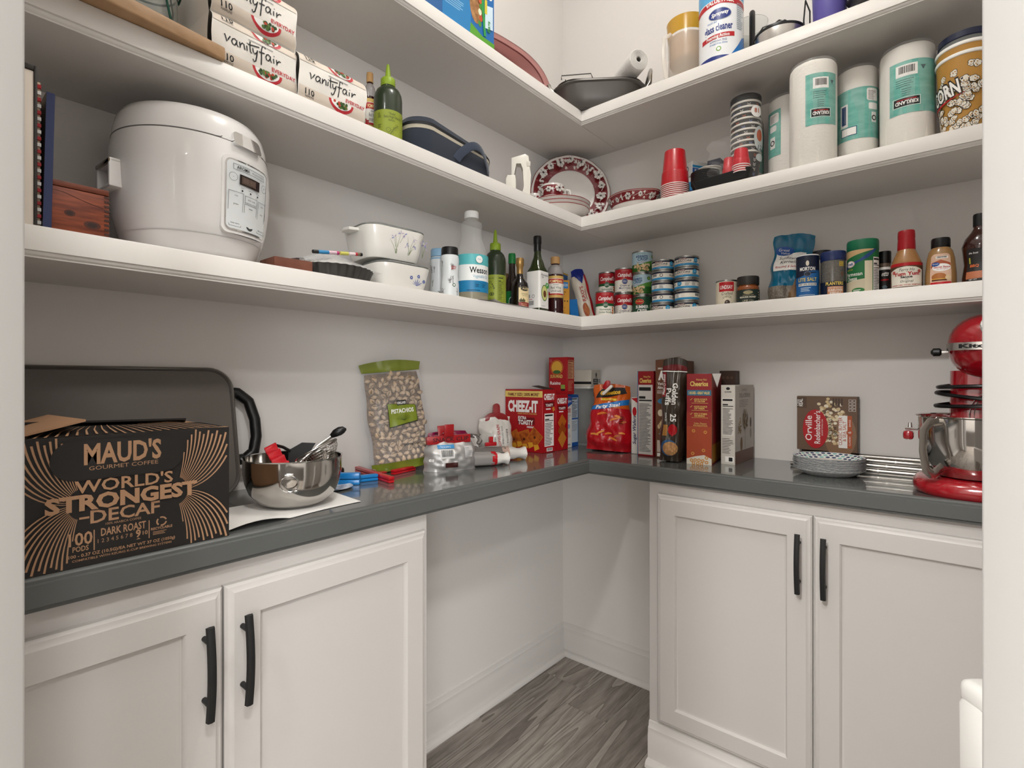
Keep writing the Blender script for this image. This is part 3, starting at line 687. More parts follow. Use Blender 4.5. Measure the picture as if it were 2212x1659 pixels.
t, r, h, rf = gbottle('vinegar_bottle', 'dark balsamic vinegar bottle with gold foil cap', 1104, 1142, .185, 554, [(.94, 0), (1, .02), (1, .46), (.92, .53), (.5, .62), (.36, .70), (.33, .74)], mat('#140c0a', .08, coat=.5), [(.36, .70), (.37, .84), (.46, .86), (.46, .97), (.42, 1), (.001, 1)], mat('#b08a52', .35, .6))
p = wrap(r*1.006, h, h*.05); L_ = mat('#e3cf9f', .5); p.rect(-.004, 0, r*1.5, h*.38, L_); p.rect(-.004, 0, r*1.5, h*.11, mat('#8e2126', .4)); p.disc(.018, h*.36, .016, INK, .008); p.ring(.018, h*.36, .015, .0008, L_, .0072)
p.text('ALESSI', .020, h*.345, .0062, L_, .024, bold=.02); p.text('ACETO BALSAMICO', .018, h*.255, .0034, INK, .026); p.text('Gold Series', .018, h*.225, .0028, INK); p.text('BALSAMIC', .016, h*.065, .0042, L_, .022); p.text('VINEGAR', .016, h*.03, .0042, L_, .020)
for k in range(5): p.disc(-.0+.004*k, h*.135+.002*(k % 2), .0022, mat('#4c4a2c', .5), .005+.002*(k % 2))
p.build('label', t)
# avocado oil: green glass bottle with white wrapped square label
x, y, r, zz = cyl(1139, 1183, 'L', .195, 505); h = zz-Z3
t = thing('avocado_oil_bottle', 'tall square green glass bottle with black cap and white avocado label', 'bottle', (x, y, z), face_cam(x, y)-.60)
GG = mat('#2c3a12', .05, 0, .35, coat=.6); s = r*.83; mb = MB(); rg = []
for k, q in ((.92, 0), (1, .012), (1, .50), (.96, .55)): rg.append([(a, b, q*h) for a, b in rrect(2*s*k, 2*s*k, s*.35, 6)])
for k, q in ((.90, .60), (.70, .67), (.50, .72), (.42, .77), (.40, .86)): rg.append([(a, b, q*h) for a, b in rrect(2*s*k, 2*s*k, s*k*.98, 6)])
mb.loft(rg, GG); mb.build('body', t)
lathe_part('cap', t, [(s*.41, h*.80), (s*.44, h*.81), (s*.44, h*.90), (s*.48, h*.905), (s*.48, h*.985), (s*.44, h), (.001, h)], BLK, 28, fl=lambda a, rr, zv: rr*(1+.02*math.cos(20*a)*(rr > s*.45)))
LB = mat('#eceae6', .45); MB().prism(rrect(2*s+.001, 2*s+.001, s*.3, 5), h*.065, h*.535, LB).build('label', t)
p = Print(plane_map((0, -s-.0006, 0), (1, 0, 0), (0, 0, 1))); p.barcode(-s*.9, h*.085, s*.3, h*.165, LB); p.rect(-s*.9, h*.195, -s*.35, h*.24, mat('#9a9a98', .5)); p.ring(s*.1, h*.215, .005, .0012, INK); p.bars(-s*.9, h*.175, 0, h*.188, 1, RED, 2); p.build('side_print', t)
p = Print(plane_map((s+.0006, 0, 0), (0, 1, 0), (0, 0, 1))); p.text('Avocado', .0, h*.475, .0075, INK, s*1.4); p.text('Oil', -s*.4, h*.445, .006, INK); p.disc(-.001, h*.26, s*.66, mat('#3f6b2a', .4), .028); p.disc(-.001, h*.26, s*.56, mat('#d8d98a', .4), .025); p.disc(0, h*.248, s*.30, mat('#6b3a20', .4), .012)
p.disc(s*.5, h*.36, .010, mat('#3f9a3a', .4)); p.text('P', s*.5, h*.345, .009, WHT, bold=.03); p.bars(-s*.7, h*.09, s*.5, h*.10, 1, GREY, 3); p.build('avocado_print', t)
# bag of nuts half hidden behind the bottles
P_ = Pouch(.10, .155, .05, lambda q: .8*(1-sstep(.75, 1, q))+.1, seed=3); t = thing('snack_bag', 'brown and blue snack bag behind the vinegar bottles', 'bag', (.062, -.478, z), PI/2-.35)
P_.sheet(MB(), mat('#8a6a4a', .4, noise=('#5c4530', 60, (1, 1, 1))), .62, 1).build('top_window', t); P_.sheet(MB(), mat('#1f2f6a', .3), 0, .62).build('pouch', t)
p = P_.pr(); p.disc(.02, .055, .012, RED); p.bars(-.02, .03, .03, .05, 3, WHT, 4); p.build('print', t)
# red wine vinegar
def vinegar(label, u0, u1, o, v, zb, wing, rot, draw):
    t, r, h, rf = gbottle('wine_vinegar_bottle', label, u0, u1, o, v, [(.93, 0), (1, .02), (1, .12), (.97, .14), (1, .16), (1, .30), (.985, .32), (.985, .68), (1, .70), (.97, .74), (.99, .76), (.86, .82), (.52, .865), (.46, .875), (.46, .90)], mat('#3a1214', .06, 0, .3, coat=.4), [(.56, .885), (.57, .89), (.57, .985), (.53, 1), (.001, 1)], mat('#c69a63', .5), zb, wing, group='red wine vinegar bottles', rot=rot)
    lathe_part('shoulder', t, [(r*1.006, h*.70), (r*.976, h*.74), (r*.996, h*.76), (r*.866, h*.82), (r*.527, h*.865)], mat('#c9c3c0', .05, alpha=.55), 36, cap=False)
    p = wrap(r*1.008, h, h*.31); p.rect(-PI*r*.95, 0, PI*r*.95, h*.36, mat('#ece8df', .5)); H = h*.36
    p.rect(-PI*r*.95, 0, PI*r*.95, H*.13, mat('#c9a45c', .4)); p.rect(-PI*r*.95, H*.88, PI*r*.95, H, mat('#cfae62', .4)); draw(p, r, H); p.build('label', t)
def vg(p, r, H):
    p.rect(-r*1.2, H*.66, r*1.3, H*.86, RED); p.text('POMPEIAN', .003, H*.69, H*.12, mat('#f0dca0', .5), r*1.75, bold=.02); p.text('GOURMET', .003, H*.56, H*.05, INK, r*.7); p.text('Red Wine', .003, H*.40, H*.12, INK, r*1.3); p.text('VINEGAR', .003, H*.25, H*.10, INK, r*1.35)
    for k in range(7): p.disc(-r*.95+.003*(k % 3), H*(.2+.05*(k//3)), .002, RED, n=8)
    p.rect(-r*1.2, H*.13, r*1.2, H*.19, RED)
vinegar('clear red wine vinegar bottle with tan cap near the inner corner of the lowest shelf', 1182, 1217, .185, 552, Z3, 'L', 0, vg)
def vg2(p, r, H): vg(p, r, H)
vinegar('red wine vinegar bottle with tan cap behind the napkins on the middle shelf', 786, 812, .125, 152, Z2, 'L', .3, vg2)
# ------------------------------------------------------------------ pasta in the corner
t = carton('pasta_box', 'blue pasta box with yellow top edge standing in the corner', 'box', (.075, -.135, z), PI/2+.15, .085, .035, .205, mat('#1d5f9e', .4))
p = front(.085, .035, .205); p.rect(-.0425, .198, .0425, .205, mat('#d8b13a', .4)); p.nutri(-.03, .13, .005, .165, None, None, 3, 5); p.build('print', t)
t = carton('pasta_box', 'mustard yellow pasta box with blue logo beside the vinegar', 'box', (.155, -.235, z), PI/2-.55, .052, .035, .150, mat('#c98f2e', .45))
p = front(.052, .035, .15); p.rect(-.02, .118, .02, .142, mat('#2a7fc0', .4)); p.text('DE CECCO', 0, .126, .009, WHT, .036, bold=.02); p.bars(-.022, .095, .02, .11, 2, mat('#7c4a16', .5), 3); p.bars(-.022, .012, .02, .05, 6, mat('#8a551c', .5), 4, .3)
for k in range(4): p.disc(-.016+.011*k, .070, .003, mat('#4a2c10', .5), n=8)
p.build('print', t)
t = carton('pasta_box', 'low bright blue pasta box leaning beside the yellow box', 'box', (.16, -.162, z), PI/2-.35, .04, .03, .085, mat('#2272b8', .4)); tilt(t, 0, math.radians(-8))
P_ = Pouch(.062, .215, .034, lambda q: .9*(1-sstep(.82, 1, q))+.05, wid=lambda q: 1-.25*sstep(.8, 1, q), wrk=.002, seed=6)
t = thing('pasta_bag', 'cream pasta bag with red stripe leaning in the corner', 'bag', (.192, -.098, z+.004), PI/2-.75)
P_.sheet(MB(), mat('#d9cfbe', .35), 0, .86).build('pouch', t); P_.sheet(MB(), mat('#1d2f86', .3), .86, 1).build('seal', t)
p = P_.pr(); p.rect(.019, .005, .030, .185, RED); p.text("RAO'S", .004, .11, .013, RED, .06, rot=PI/2, bold=.01); p.text('HOMEMADE', .012, .105, .005, RED, .04, rot=PI/2); p.disc(-.004, .045, .012, mat('#a4502a', .5), .028)
for k in range(8): p.line([(-.012+.003*k, .022+.01*abs(k-4)*.5), (-.014+.003*k, .068-.01*abs(k-4)*.5)], .001, mat('#d08a4c', .5))
p.pts([(-.02, .185), (.02, .185), (.004, .150)], mat('#1d2f86', .3)); p.build('print', t); tilt(t, math.radians(-4), math.radians(-13))
# ================================================================== lowest shelf, right wing
LBLU = mat('#2a8cc0', .4); NAVY = mat('#101a33', .4); CRED = mat('#a81420', .4); PAPER = mat('#eae5da', .5); SGRN = mat('#17552f', .45)
def soup(kind):
    def d(p, r, H):
        p.rect(-PI*r*.98, H*.52, PI*r*.98, H*1.0, CRED); p.text("Campbell's", 0, H*.66, H*.17, WHT, r*1.75, shear=.25, bold=.015); p.text('CONDENSED', 0, H*.91, H*.035, mat('#e0a89a', .5), r*.8)
        if kind == 0:
            p.rect(-PI*r*.9, H*.40, PI*r*.9, H*.52, SGRN); p.disc(0, H*.45, r*.28, SGRN, H*.13); p.text('HEART', 0, H*.455, H*.04, WHT); p.text('HEALTHY', 0, H*.40, H*.035, WHT)
            p.text('Homestyle', -r*.05, H*.21, H*.085, SGRN, r*1.25, bold=.01); p.text('Chicken Noodle', -r*.05, H*.09, H*.085, SGRN, r*1.55, bold=.01)
            for k in range(5): p.disc(r*(.85+.1*(k % 2)), H*(.1+.06*k), r*.11, mat('#d9a15c' if k % 2 else '#c65a2e', .5), n=9)
        else:
            p.disc(0, H*.44, r*.30, mat('#28407c', .4), H*.12); p.text('GREAT', 0, H*.45, H*.035, WHT); p.text('COOKING', 0, H*.405, H*.03, WHT); p.ring(0, H*.44, r*.33, .0006, GOLD, H*.135)
            p.text('Cream of', 0, H*.22, H*.085, mat('#22305e', .5), r*1.05, bold=.01); p.text('Mushroom', 0, H*.11, H*.085, mat('#22305e', .5), r*1.25, bold=.01); p.text('SOUP', 0, H*.03, H*.05, GREY, r*.6)
            p.disc(r*1.05, H*.2, r*.2, mat('#8a7a68', .5), H*.1)
    return d
hs = .0930
x, y, r = cyl(1286, 1327, 'R', .195); can('red and white chicken soup can at front left of the soup cans', x, y, z, .0335, hs, face_cam(x, y)+.1, PAPER, soup(0), 'red soup cans')
x, y, r = cyl(1293, 1331, 'R', .085); can('red soup can hidden behind the front left soup can', x, y, z, .0335, hs, face_cam(x, y)+.6, PAPER, soup(0), 'red soup cans')
can('red and white chicken soup can stacked on top at the left of the soup cans', x, y, z+hs+.0004, .0335, hs, face_cam(x, y)-.05, PAPER, soup(0), 'red soup cans')
x, y, r = cyl(1329, 1365, 'R', .110); can('red cream of mushroom soup can, lower of its stack', x, y, z, .0335, hs, face_cam(x, y)+.12, PAPER, soup(1), 'red soup cans')
can('red cream of mushroom soup can, upper of its stack', x+.001, y, z+hs+.0004, .0335, hs, face_cam(x, y)+.12, PAPER, soup(1), 'red soup cans')
SKY = mat('#b8d4e0', .45); GRN = mat('#2f6a25', .45); BEAN = mat('#d9b98a', .5); TBL = mat('#1f4c80', .45)
def crisp(rot):
    def d(p, r, H):
        p.rect(-PI*r*.98, 0, PI*r*.98, H*.38, GRN); p.pts([(-r*.3, H*.36), (r*1.6, H*.36), (r*1.6, H*.66), (r*.9, H*.56)], mat('#5a9a3a', .45)); rn = random.Random(3)
        for k in range(26):
            u, v = rn.uniform(-r*.85, r*.7), rn.uniform(H*.04, H*.36); a = rn.uniform(0, 3); L = [(u+.0058*math.cos(b)*math.cos(a)-.0034*math.sin(b)*math.sin(a), v+.0058*math.cos(b)*math.sin(a)+.0034*math.sin(b)*math.cos(a)) for b in [2*PI*i/10 for i in range(10)]]
            p.pts(L, mat(('#d9b98a', '#e4cba2', '#c4a070')[k % 3], .5))
        p.text('GreenGiant.', -r*.15, H*.90, H*.055, mat('#2f7a3a', .5), r*.9); p.text('steam', -r*.10, H*.73, H*.15, TBL, r*1.15, bold=.02); p.text('CRISP', 0, H*.56, H*.15, TBL, r*1.0, bold=.02); p.text('Super Sweet Corn', -r*.05, H*.46, H*.05, mat('#b0473a', .5), r*1.1); p.disc(r*1.15, H*.80, r*.18, mat('#3f7a2c', .4)); p.disc(r*1.15, H*.80, r*.11, mat('#9cc25a', .4))
    return d
x, y, r, zz = cyl(1366, 1410, 'R', .082, 541); hc = (zz-Z3)/3-.0004
def delm(p, r, H):
    p.rect(-PI*r*.98, 0, PI*r*.98, H, mat('#1d4a30', .45)); p.disc(-r*.35, H*.74, r*.46, RED, H*.15); p.ring(-r*.35, H*.74, r*.44, .0008, GOLD, H*.14); p.text('Del Monte', -r*.35, H*.72, H*.08, GOLD, r*.66, bold=.02)
    p.text('SUMMER', -r*.1, H*.40, H*.15, WHT, r*1.3, bold=.03); p.text('CRISP', -r*.1, H*.20, H*.15, WHT, r*.95, bold=.03)
    for k in range(6): p.disc(r*(.75+.07*(k % 3)), H*(.2+.09*k), .004, mat('#8aa27a' if k % 2 else '#cfd6c0', .5), .007, n=8)
can('green sweet corn can at the bottom of the tall can stack', x, y, z, r, hc, face_cam(x, y)+.05, SGRN, delm, 'vegetable cans in the tall stack')
can('steamed vegetable can in the middle of the tall stack', x+.001, y, z+hc+.0004, r, hc, face_cam(x, y)-.55, SKY, crisp(0), 'vegetable cans in the tall stack')
can('steamed vegetable can on top of the tall stack', x-.001, y, z+2*hc+.0008, r*1.02, hc, face_cam(x, y)+.05, SKY, crisp(0), 'vegetable cans in the tall stack')
def tuna(kind):
    def d(p, r, H):
        p.rect(-PI*r*.98, H*.80, PI*r*.98, H, NAVY); p.rect(-PI*r*.98, 0, PI*r*.98, H*.26, LBLU)
        for o in ({0: -.03, 1: .052, 2: -.10, 3: .052, 4: -.02, 5: -.015, 6: .18, 7: -.13}[kind],):
            p.rect(o-.014, H*.72, o+.014, H*.93, mat('#5a1a1c', .5)); p.text('KIRKLAND', o, H*.77, H*.12, WHT, .025, bold=.02); p.text('ALBACORE', o, H*.46, H*.20, NAVY, .062, bold=.02); p.text('SOLID WHITE TUNA', o, H*.32, H*.085, mat('#c43a3a', .5), .056); p.text('IN WATER', o, H*.10, H*.08, mat('#bfe0f0', .5), .016)
            p.disc(o+.047, H*.60, .0085, mat('#3a9aca', .4)); p.text('27', o+.047, H*.53, H*.13, WHT); p.bars(o+.036, H*.30, o+.056, H*.45, 2, INK, 5)
            p.nutri(o+.065, H*.30, o+.085, H*.78, None, None, 3, 5); p.nutri(o+.088, H*.30, o+.110, H*.78, None, None, 4, 5); p.barcode(o-.095, H*.32, o-.072, H*.78); p.ring(o-.058, H*.55, .005, .0016, INK)
    return d
for nm, u0, u1, o, v, kinds in (('left', 1407, 1457, .125, 559, (0, 3, 2, 1, 5)), ('right', 1456, 1511, .115, 551, (4, 7, 6, 4, 5))):
    x, y, r, zz = cyl(u0, u1, 'R', o, v); ht = (zz-Z3)/5-.0004; r *= .97
    for k in range(5):
        pos = ('bottom', 'second from bottom', 'middle', 'second from top', 'topmost')[k]
        can('%s tuna can in the %s tuna stack' % (pos, {'left': 'left, closer to the vegetable cans,', 'right': 'right, closer to the olives,'}[nm]), x+.0012*math.sin(k*2.3), y, z+k*(ht+.0004), r, ht, face_cam(x, y), PAPER, tuna(kinds[k] if nm == 'right' else kinds[k]), 'stacked tuna cans', 'tuna_can')
# olives, honey
x, y, r, zz = cyl(1546, 1594, 'R', .14, 604)
def olive(p, r, H):
    p.rect(-PI*r*.98, 0, PI*r*.98, H, mat('#ddd3bd', .5)); p.pts([(-r*.78, H*.60), (r*.62, H*.60), (r*.62, H*.98), (-r*.78, H*.98)], RED); p.text('LINDSAY', -r*.08, H*.70, H*.14, WHT, r*1.15, bold=.02); p.text('Crafted', -r*.05, H*.46, H*.12, mat('#2f3a2a', .5), r*1.0, shear=.2); p.text('LARGE', 0, H*.31, H*.085, mat('#5a6a4a', .5), r*.75, arc=H*.04)
    p.disc(0, H*.14, r*.24, mat('#3a2b26', .35), H*.12); p.disc(-r*.05, H*.18, r*.07, mat('#8a7a70', .4)); p.disc(r*.45, H*.10, r*.18, mat('#6a7a52', .5), H*.04)
can('cream and red olive can beside the honey jar', x, y, z, r, zz-Z3, face_cam(x, y)+.05, CREAM, olive, None)
t, r, h, rf = gbottle('honey_jar', 'honey jar with black screw lid and dark green label', 1591, 1641, .145, 595, [(.92, 0), (.98, .02), (.98, .60), (.95, .66), (.84, .70), (.84, .74)], mat('#8a4a20', .08, coat=.5), [(.95, .72), (.96, .74), (.96, .96), (.92, 1), (.001, 1)], mat('#2b2724', .4), wing='R', cat='jar')
p = wrap(r*.995, h, h*.03); DG = mat('#1f2c26', .5); p.rect(-PI*r*.95, 0, PI*r*.95, h*.52, DG); p.disc(0, h*.42, r*.42, mat('#b5a982', .4), h*.055); p.text('COMVITA', 0, h*.405, h*.04, DG, r*.6); p.text('CERTIFIED UMF', 0, h*.32, h*.025, mat('#c9b98a', .5), r*1.0); p.text('MANUKA HONEY', 0, h*.24, h*.055, mat('#f0ead8', .5), r*1.5, bold=.02); p.text('UMF 12+', 0, h*.12, h*.06, mat('#d8cfb4', .5), r*.95); p.text('250g', 0, h*.04, h*.03, mat('#d8cfb4', .5))
for k in range(5): p.disc(r*1.05+.002*(k % 2), h*(.1+.08*k), .0022, mat('#d8cfb4', .5), n=6)
p.build('label', t)
# sunflower kernels bag
P_ = Pouch(.112, .222, .07, lambda q: (.95 if q > .06 else .75)*(1-.85*sstep(.50, .80, q))+.03, wid=lambda q: 1-.05*sstep(.4, .8, q)+.10*sstep(.8, 1, q), wrk=.005, seed=9)
a = at_y(1702, 0, -.105); t = thing('kernel_bag', 'teal plastic bag of sunflower kernels leaning on the wall', 'bag', (a.x, -.115, z), face_cam(a.x, -.11)-.10)
TEAL = mat('#11688a', .22, coat=.3); P_.sheet(MB(), TEAL, .24, 1).build('pouch', t); P_.sheet(MB(), mat('#8f857a', .4, noise=('#5a5248', 220, (1, 1, 1))), 0, .24).build('window', t)
p = P_.pr(); p.rect(-.045, .10, .040, .160, WHT); p.disc(-.022, .166, .027, mat('#1a4f9a', .4), .016); p.text('Great', -.024, .166, .009, WHT, .030, shear=.2); p.text('Value', -.020, .155, .008, WHT, .026, shear=.2); p.text('Sunflower', -.006, .136, .010, INK, .056, shear=.15); p.text('Kernels', -.006, .122, .010, INK, .044, shear=.15); p.text('Roasted & Salted', -.008, .108, .007, RED, .062, shear=.15)
p.pts([(.052, .0), (.052, .075), (.038, .105), (.018, .07), (.006, .03), (.004, .0)], mat('#7a5c40', .3, noise=('#8f7050', 40, (1, 1, 1)))); p.build('print', t); tilt(t, math.radians(-6), math.radians(5))
# salt
t, r, h, rf = gbottle('salt_canister', 'dark and bright blue salt canister', 1719, 1770, .185, 549, [(.97, 0), (.97, .99), (.94, 1)], mat('#1a5fa0', .45), [(.985, .975), (1, .98), (1, .995), (.96, 1.0), (.94, .99), (.001, .99)], WHT, wing='R', cat='canister')
p = wrap(r*.975, h, 0); p.rect(-PI*r*.97, h*.60, PI*r*.97, h*.97, NAVY); p.pts([(-r*1.5, h*.53), (-r*.4, h*.60), (r*1.5, h*.66), (r*1.5, h*.56), (-r*1.5, h*.50)], mat('#1a5fa0', .45)); p.rect(-PI*r*.97, h*.5, PI*r*.97, h*.6, NAVY); p.pts([(-r*1.5, h*.36), (r*1.5, h*.36), (r*1.5, h*.62), (0, h*.55), (-r*1.5, h*.45)], mat('#1a5fa0', .45))
p.text('MORTON', 0, h*.64, h*.075, WHT, r*1.35, bold=.03); p.disc(0, h*.80, r*.14, mat('#d8cfc0', .5), h*.06); p.disc(0, h*.56, r*.28, NAVY, h*.055); p.ring(0, h*.56, r*.26, .0006, mat('#9ab0c8', .5), h*.05)
p.text('LITE SALT', 0, h*.40, h*.075, mat('#e3c860', .5), r*1.65, bold=.02); p.rect(-r*.85, h*.30, r*.85, h*.36, WHT); p.text('50% LESS SODIUM', 0, h*.315, h*.03, NAVY, r*1.55, bold=.02); p.bars(-r*.6, h*.18, r*.6, h*.28, 3, mat('#c8dcea', .5), 4, .4); p.bars(-r*.8, h*.03, r*.8, h*.12, 3, mat('#c8dcea', .5), 5, .4); p.build('label', t)
t, r, h, rf = gbottle('spice_canister', 'black-lidded jar half hidden behind the salt canister', 1752, 1797, .060, 540, [(.92, 0), (.96, .02), (.96, .80), (.9, .83)], mat('#a9a39c', .3), [(.98, .82), (1, .84), (1, .97), (.96, 1), (.001, 1)], mat('#1b1c22', .4), wing='R', cat='jar')
t, r, h, rf = gbottle('seed_jar', 'clear jar of sunflower kernels with dark blue lid', 1772, 1828, .175, 541, [(.93, 0), (.97, .02), (.97, .78), (.93, .82)], mat('#6b6863', .15, coat=.4, noise=('#5a5752', 260, (1, 1, 1))), [(.99, .80), (1, .82), (1, .975), (.96, 1), (.001, 1)], mat('#1b2c5e', .35), wing='R', cat='jar')
p = wrap(r*.985, h, 0); p.rect(-PI*r*.95, h*.03, PI*r*.95, h*.34, NAVY); p.text('PLANTERS', .004, h*.265, h*.065, mat('#e3c860', .5), r*1.45, bold=.03); OR = mat('#c98a62', .5); p.rect(-r*.45, h*.01, r*.85, h*.235, OR); p.text('DRY ROASTED', r*.2, h*.19, h*.03, WHT, r*1.05); p.text('SUNFLOWER', r*.2, h*.13, h*.045, WHT, r*1.15, bold=.02); p.text('KERNELS', r*.2, h*.07, h*.045, WHT, r*.9, bold=.02)
p.rect(r*.48, h*.66, r*.88, h*.76, mat('#d8b94a', .5)); p.text('POP N', r*.68, h*.715, h*.025, NAVY, r*.3, bold=.02); p.text('POUR', r*.68, h*.675, h*.025, NAVY, r*.3, bold=.02); p.disc(r*.75, h*.50, r*.13, mat('#6a4a34', .5), h*.05); p.build('label', t)
# parmesan
t, r, h, rf = gbottle('cheese_canister', 'grated cheese canister with green lid and green label', 1829, 1899, .165, 515, [(.94, 0), (.98, .015), (.98, .80), (.95, .83)], mat('#d9cfb8', .3), [(.99, .815), (1.0, .82), (1.0, .97), (.96, 1), (.001, 1)], mat('#0f6a48', .4), wing='R', cat='canister')
p = wrap(r*.99, h, h*.01); G2 = mat('#166a3a', .45); H = h*.80; p.rect(-PI*r*.95, 0, PI*r*.95, H, G2); p.pts([(-r*1.5, H*.80), (-r*.3, H*.90), (r*.9, H), (-r*1.5, H)], mat('#c9a878', .5)); p.pts([(-r*1.5, H*.66), (-r*.2, H*.78), (r*.75, H), (r*1.0, H), (r*.3, H*.80), (-r*1.5, H*.56)], mat('#23437e', .45))
p.disc(-r*.85, H*.70, r*.36, WHT, H*.075); p.ring(-r*.85, H*.70, r*.33, .0012, RED, H*.065); p.text('Kraft', -r*.85, H*.675, H*.055, mat('#1a3a86', .5), r*.5, bold=.03); p.rect(r*.12, H*.02, r*.62, H*.74, mat('#d9cfb4', .4)); p.pts([(-r*1.5, H*.0), (r*.12, H*.0), (r*.12, H*.35), (-r*1.5, H*.30)], mat('#cdc3a8', .5))
p.text('GRATED', -r*.9, H*.56, H*.03, mat('#d8b94a', .5)); p.text('Parmesan', -r*.62, H*.43, H*.08, WHT, r*1.2, bold=.01); p.text('Cheese', -r*.75, H*.33, H*.08, WHT, r*.8, bold=.01); p.disc(-r*.3, H*.10, r*.42, mat('#2a7a3a', .5), H*.055); p.bars(-r*.6, H*.07, 0, H*.13, 2, WHT, 3); p.nutri(r*.68, H*.02, r*1.35, H*.82, None, None, 4, 16); p.build('label', t)
t, r, h, rf = gbottle('spice_jar', 'small black-labelled seasoning jar between cheese and sauce', 1897, 1925, .135, 542, [(.95, 0), (1, .02), (1, .70), (.92, .74)], mat('#6a5a4e', .15, coat=.4), [(1.0, .73), (1.02, .74), (1.02, .98), (.97, 1), (.001, 1)], BLK, wing='R', cat='jar')
p = wrap(r*1.01, h, h*.02); p.rect(-PI*r*.95, 0, PI*r*.95, h*.62, mat('#1d1b1a', .5)); p.rect(-PI*r*.95, h*.56, PI*r*.95, h*.62, WHT); p.text('etts', 0, h*.42, h*.10, WHT, r*1.1, shear=.3, bold=.02); p.disc(0, h*.33, r*.7, RED, h*.02); p.disc(0, h*.17, r*.4, mat('#5a6a72', .5), h*.04); p.rect(-PI*r*.95, 0, PI*r*.95, h*.11, WHT); p.text('MARI', 0, h*.025, h*.06, INK, r*1.2, bold=.02); p.build('label', t)
# sauces
t, r, h, rf = gbottle('sauce_bottle', 'tan sauce bottle with tall red cap and white label', 1924, 1993, .17, 493, [(.95, 0), (.99, .015), (.99, .42), (1.0, .43), (.92, .50), (.74, .60), (.60, .67), (.56, .69)], mat('#a8794a', .25, coat=.3), [(.57, .68), (.58, .70), (.56, .82), (.54, .86), (.555, .88), (.555, .93), (.54, .985), (.50, 1), (.001, 1)], mat('#a5131f', .35), wing='R')
p = wrap(r*1.004, h, h*.055); p.rect(-PI*r*.95, h*.33, PI*r*.95, h*.40, RED); p.rect(-PI*r*.95, 0, PI*r*.95, h*.35, mat('#5a3a24', .5)); LB = mat('#e6e1d4', .5); p.pts([(-r*1.15, h*.02), (r*1.15, h*.02), (r*1.2, h*.28), (r*.6, h*.325), (0, h*.34), (-r*.6, h*.325), (-r*1.2, h*.28)], LB)
p.text('Terry Ho', 0, h*.265, h*.045, INK, r*1.0, shear=.2); p.text('Yum Yum', 0, h*.195, h*.055, RED, r*1.7, bold=.03); p.text('Sauce', 0, h*.155, h*.035, INK, r*.75, bold=.03); p.text('THE', 0, h*.128, h*.015, INK); p.text('Original', 0, h*.085, h*.035, INK, r*.8, shear=.2); p.text('JAPANESE STEAK, CHICKEN, SHRIMP SAUCE', 0, h*.035, h*.018, RED, r*2.0, bold=.02)
for u in (-r*.85, r*.85): p.disc(u, h*.255, r*.13, mat('#c05a52', .5))
p.build('label', t)
t, r, h, rf = gbottle('sauce_bottle', 'upside tapered tan burger sauce bottle with black lid', 1997, 2068, .17, 510, [(.95, 0), (.99, .015), (.98, .30), (.88, .60), (.76, .74), (.60, .80), (.56, .82)], mat('#a07a4c', .2, coat=.4), [(.58, .81), (.60, .82), (.60, .97), (.56, 1), (.001, 1)], BLK, wing='R')
p = Print(cyl_map(r*.9, 0, rf=lambda q: rf(q)+.0006), r*.15, h*.06); RD = mat('#c9a08a', .5); out = rr2(r*1.25, h*.62, r*.25, 0, h*.36); p.pts(out, mat('#d8b49c', .5)); p.barcode(-r*.30, h*.575, r*.45, h*.62); p.pts([(-r*.55, h*.5), (0, h*.55), (r*.6, h*.48), (r*.6, h*.40), (-r*.6, h*.40)], mat('#a8502e', .5)); p.disc(r*.05, h*.40, r*.55, WHT, h*.075); p.disc(-r*.3, h*.465, r*.24, mat('#1a4f9a', .4), h*.04); p.text('Great', -r*.3, h*.46, h*.025, WHT, r*.35); p.text('Secret Sauce', r*.08, h*.39, h*.035, RED, r*.95, bold=.02); p.text('for Burgers', r*.08, h*.36, h*.018, RED, r*.6)
p.disc(-r*.1, h*.22, r*.42, mat('#a8662e', .5), h*.075); p.rect(-r*.5, h*.14, r*.35, h*.18, mat('#5a2a18', .5)); p.rect(-r*.5, h*.17, r*.35, h*.185, mat('#d8a83a', .5)); p.disc(r*.42, h*.20, r*.18, mat('#d9c09a', .5), h*.05); p.rect(-r*.6, h*.06, r*.6, h*.12, RED); p.build('label', t)
t, r, h, rf = gbottle('barbecue_bottle', 'dark brown barbecue sauce bottle beside the doorway', 2076, 2160, .17, 455, [(.92, 0), (.97, .015), (.97, .12), (.86, .30), (.94, .48), (.99, .55), (.82, .66), (.5, .75), (.36, .80), (.34, .84)], mat('#35130c', .15, coat=.5), [(.38, .83), (.38, .98), (.34, 1), (.001, 1)], BLK, wing='R')
p = Print(cyl_map(r*.9, 0, rf=lambda q: rf(q)+.0006), r*.12, h*.03); p.rect(-r*.75, h*.06, r*.75, h*.50, mat('#1d1a19', .5)); p.text('the best', -r*.35, h*.43, h*.025, WHT, r*.5, shear=.2); p.rect(-r*.6, h*.30, -r*.52, h*.38, mat('#b5b03a', .5)); p.text('BBQ', -r*.3, h*.25, h*.035, mat('#d8682e', .5), bold=.02); p.rect(-r*.75, h*.09, r*.75, h*.19, mat('#b06a48', .5)); p.text('NET WT', -r*.35, h*.07, h*.015, WHT); p.build('label', t)
# ================================================================== on the counter
z = ZC+.0003
def PZ(u, v, zz): return at_z(u, v, zz)
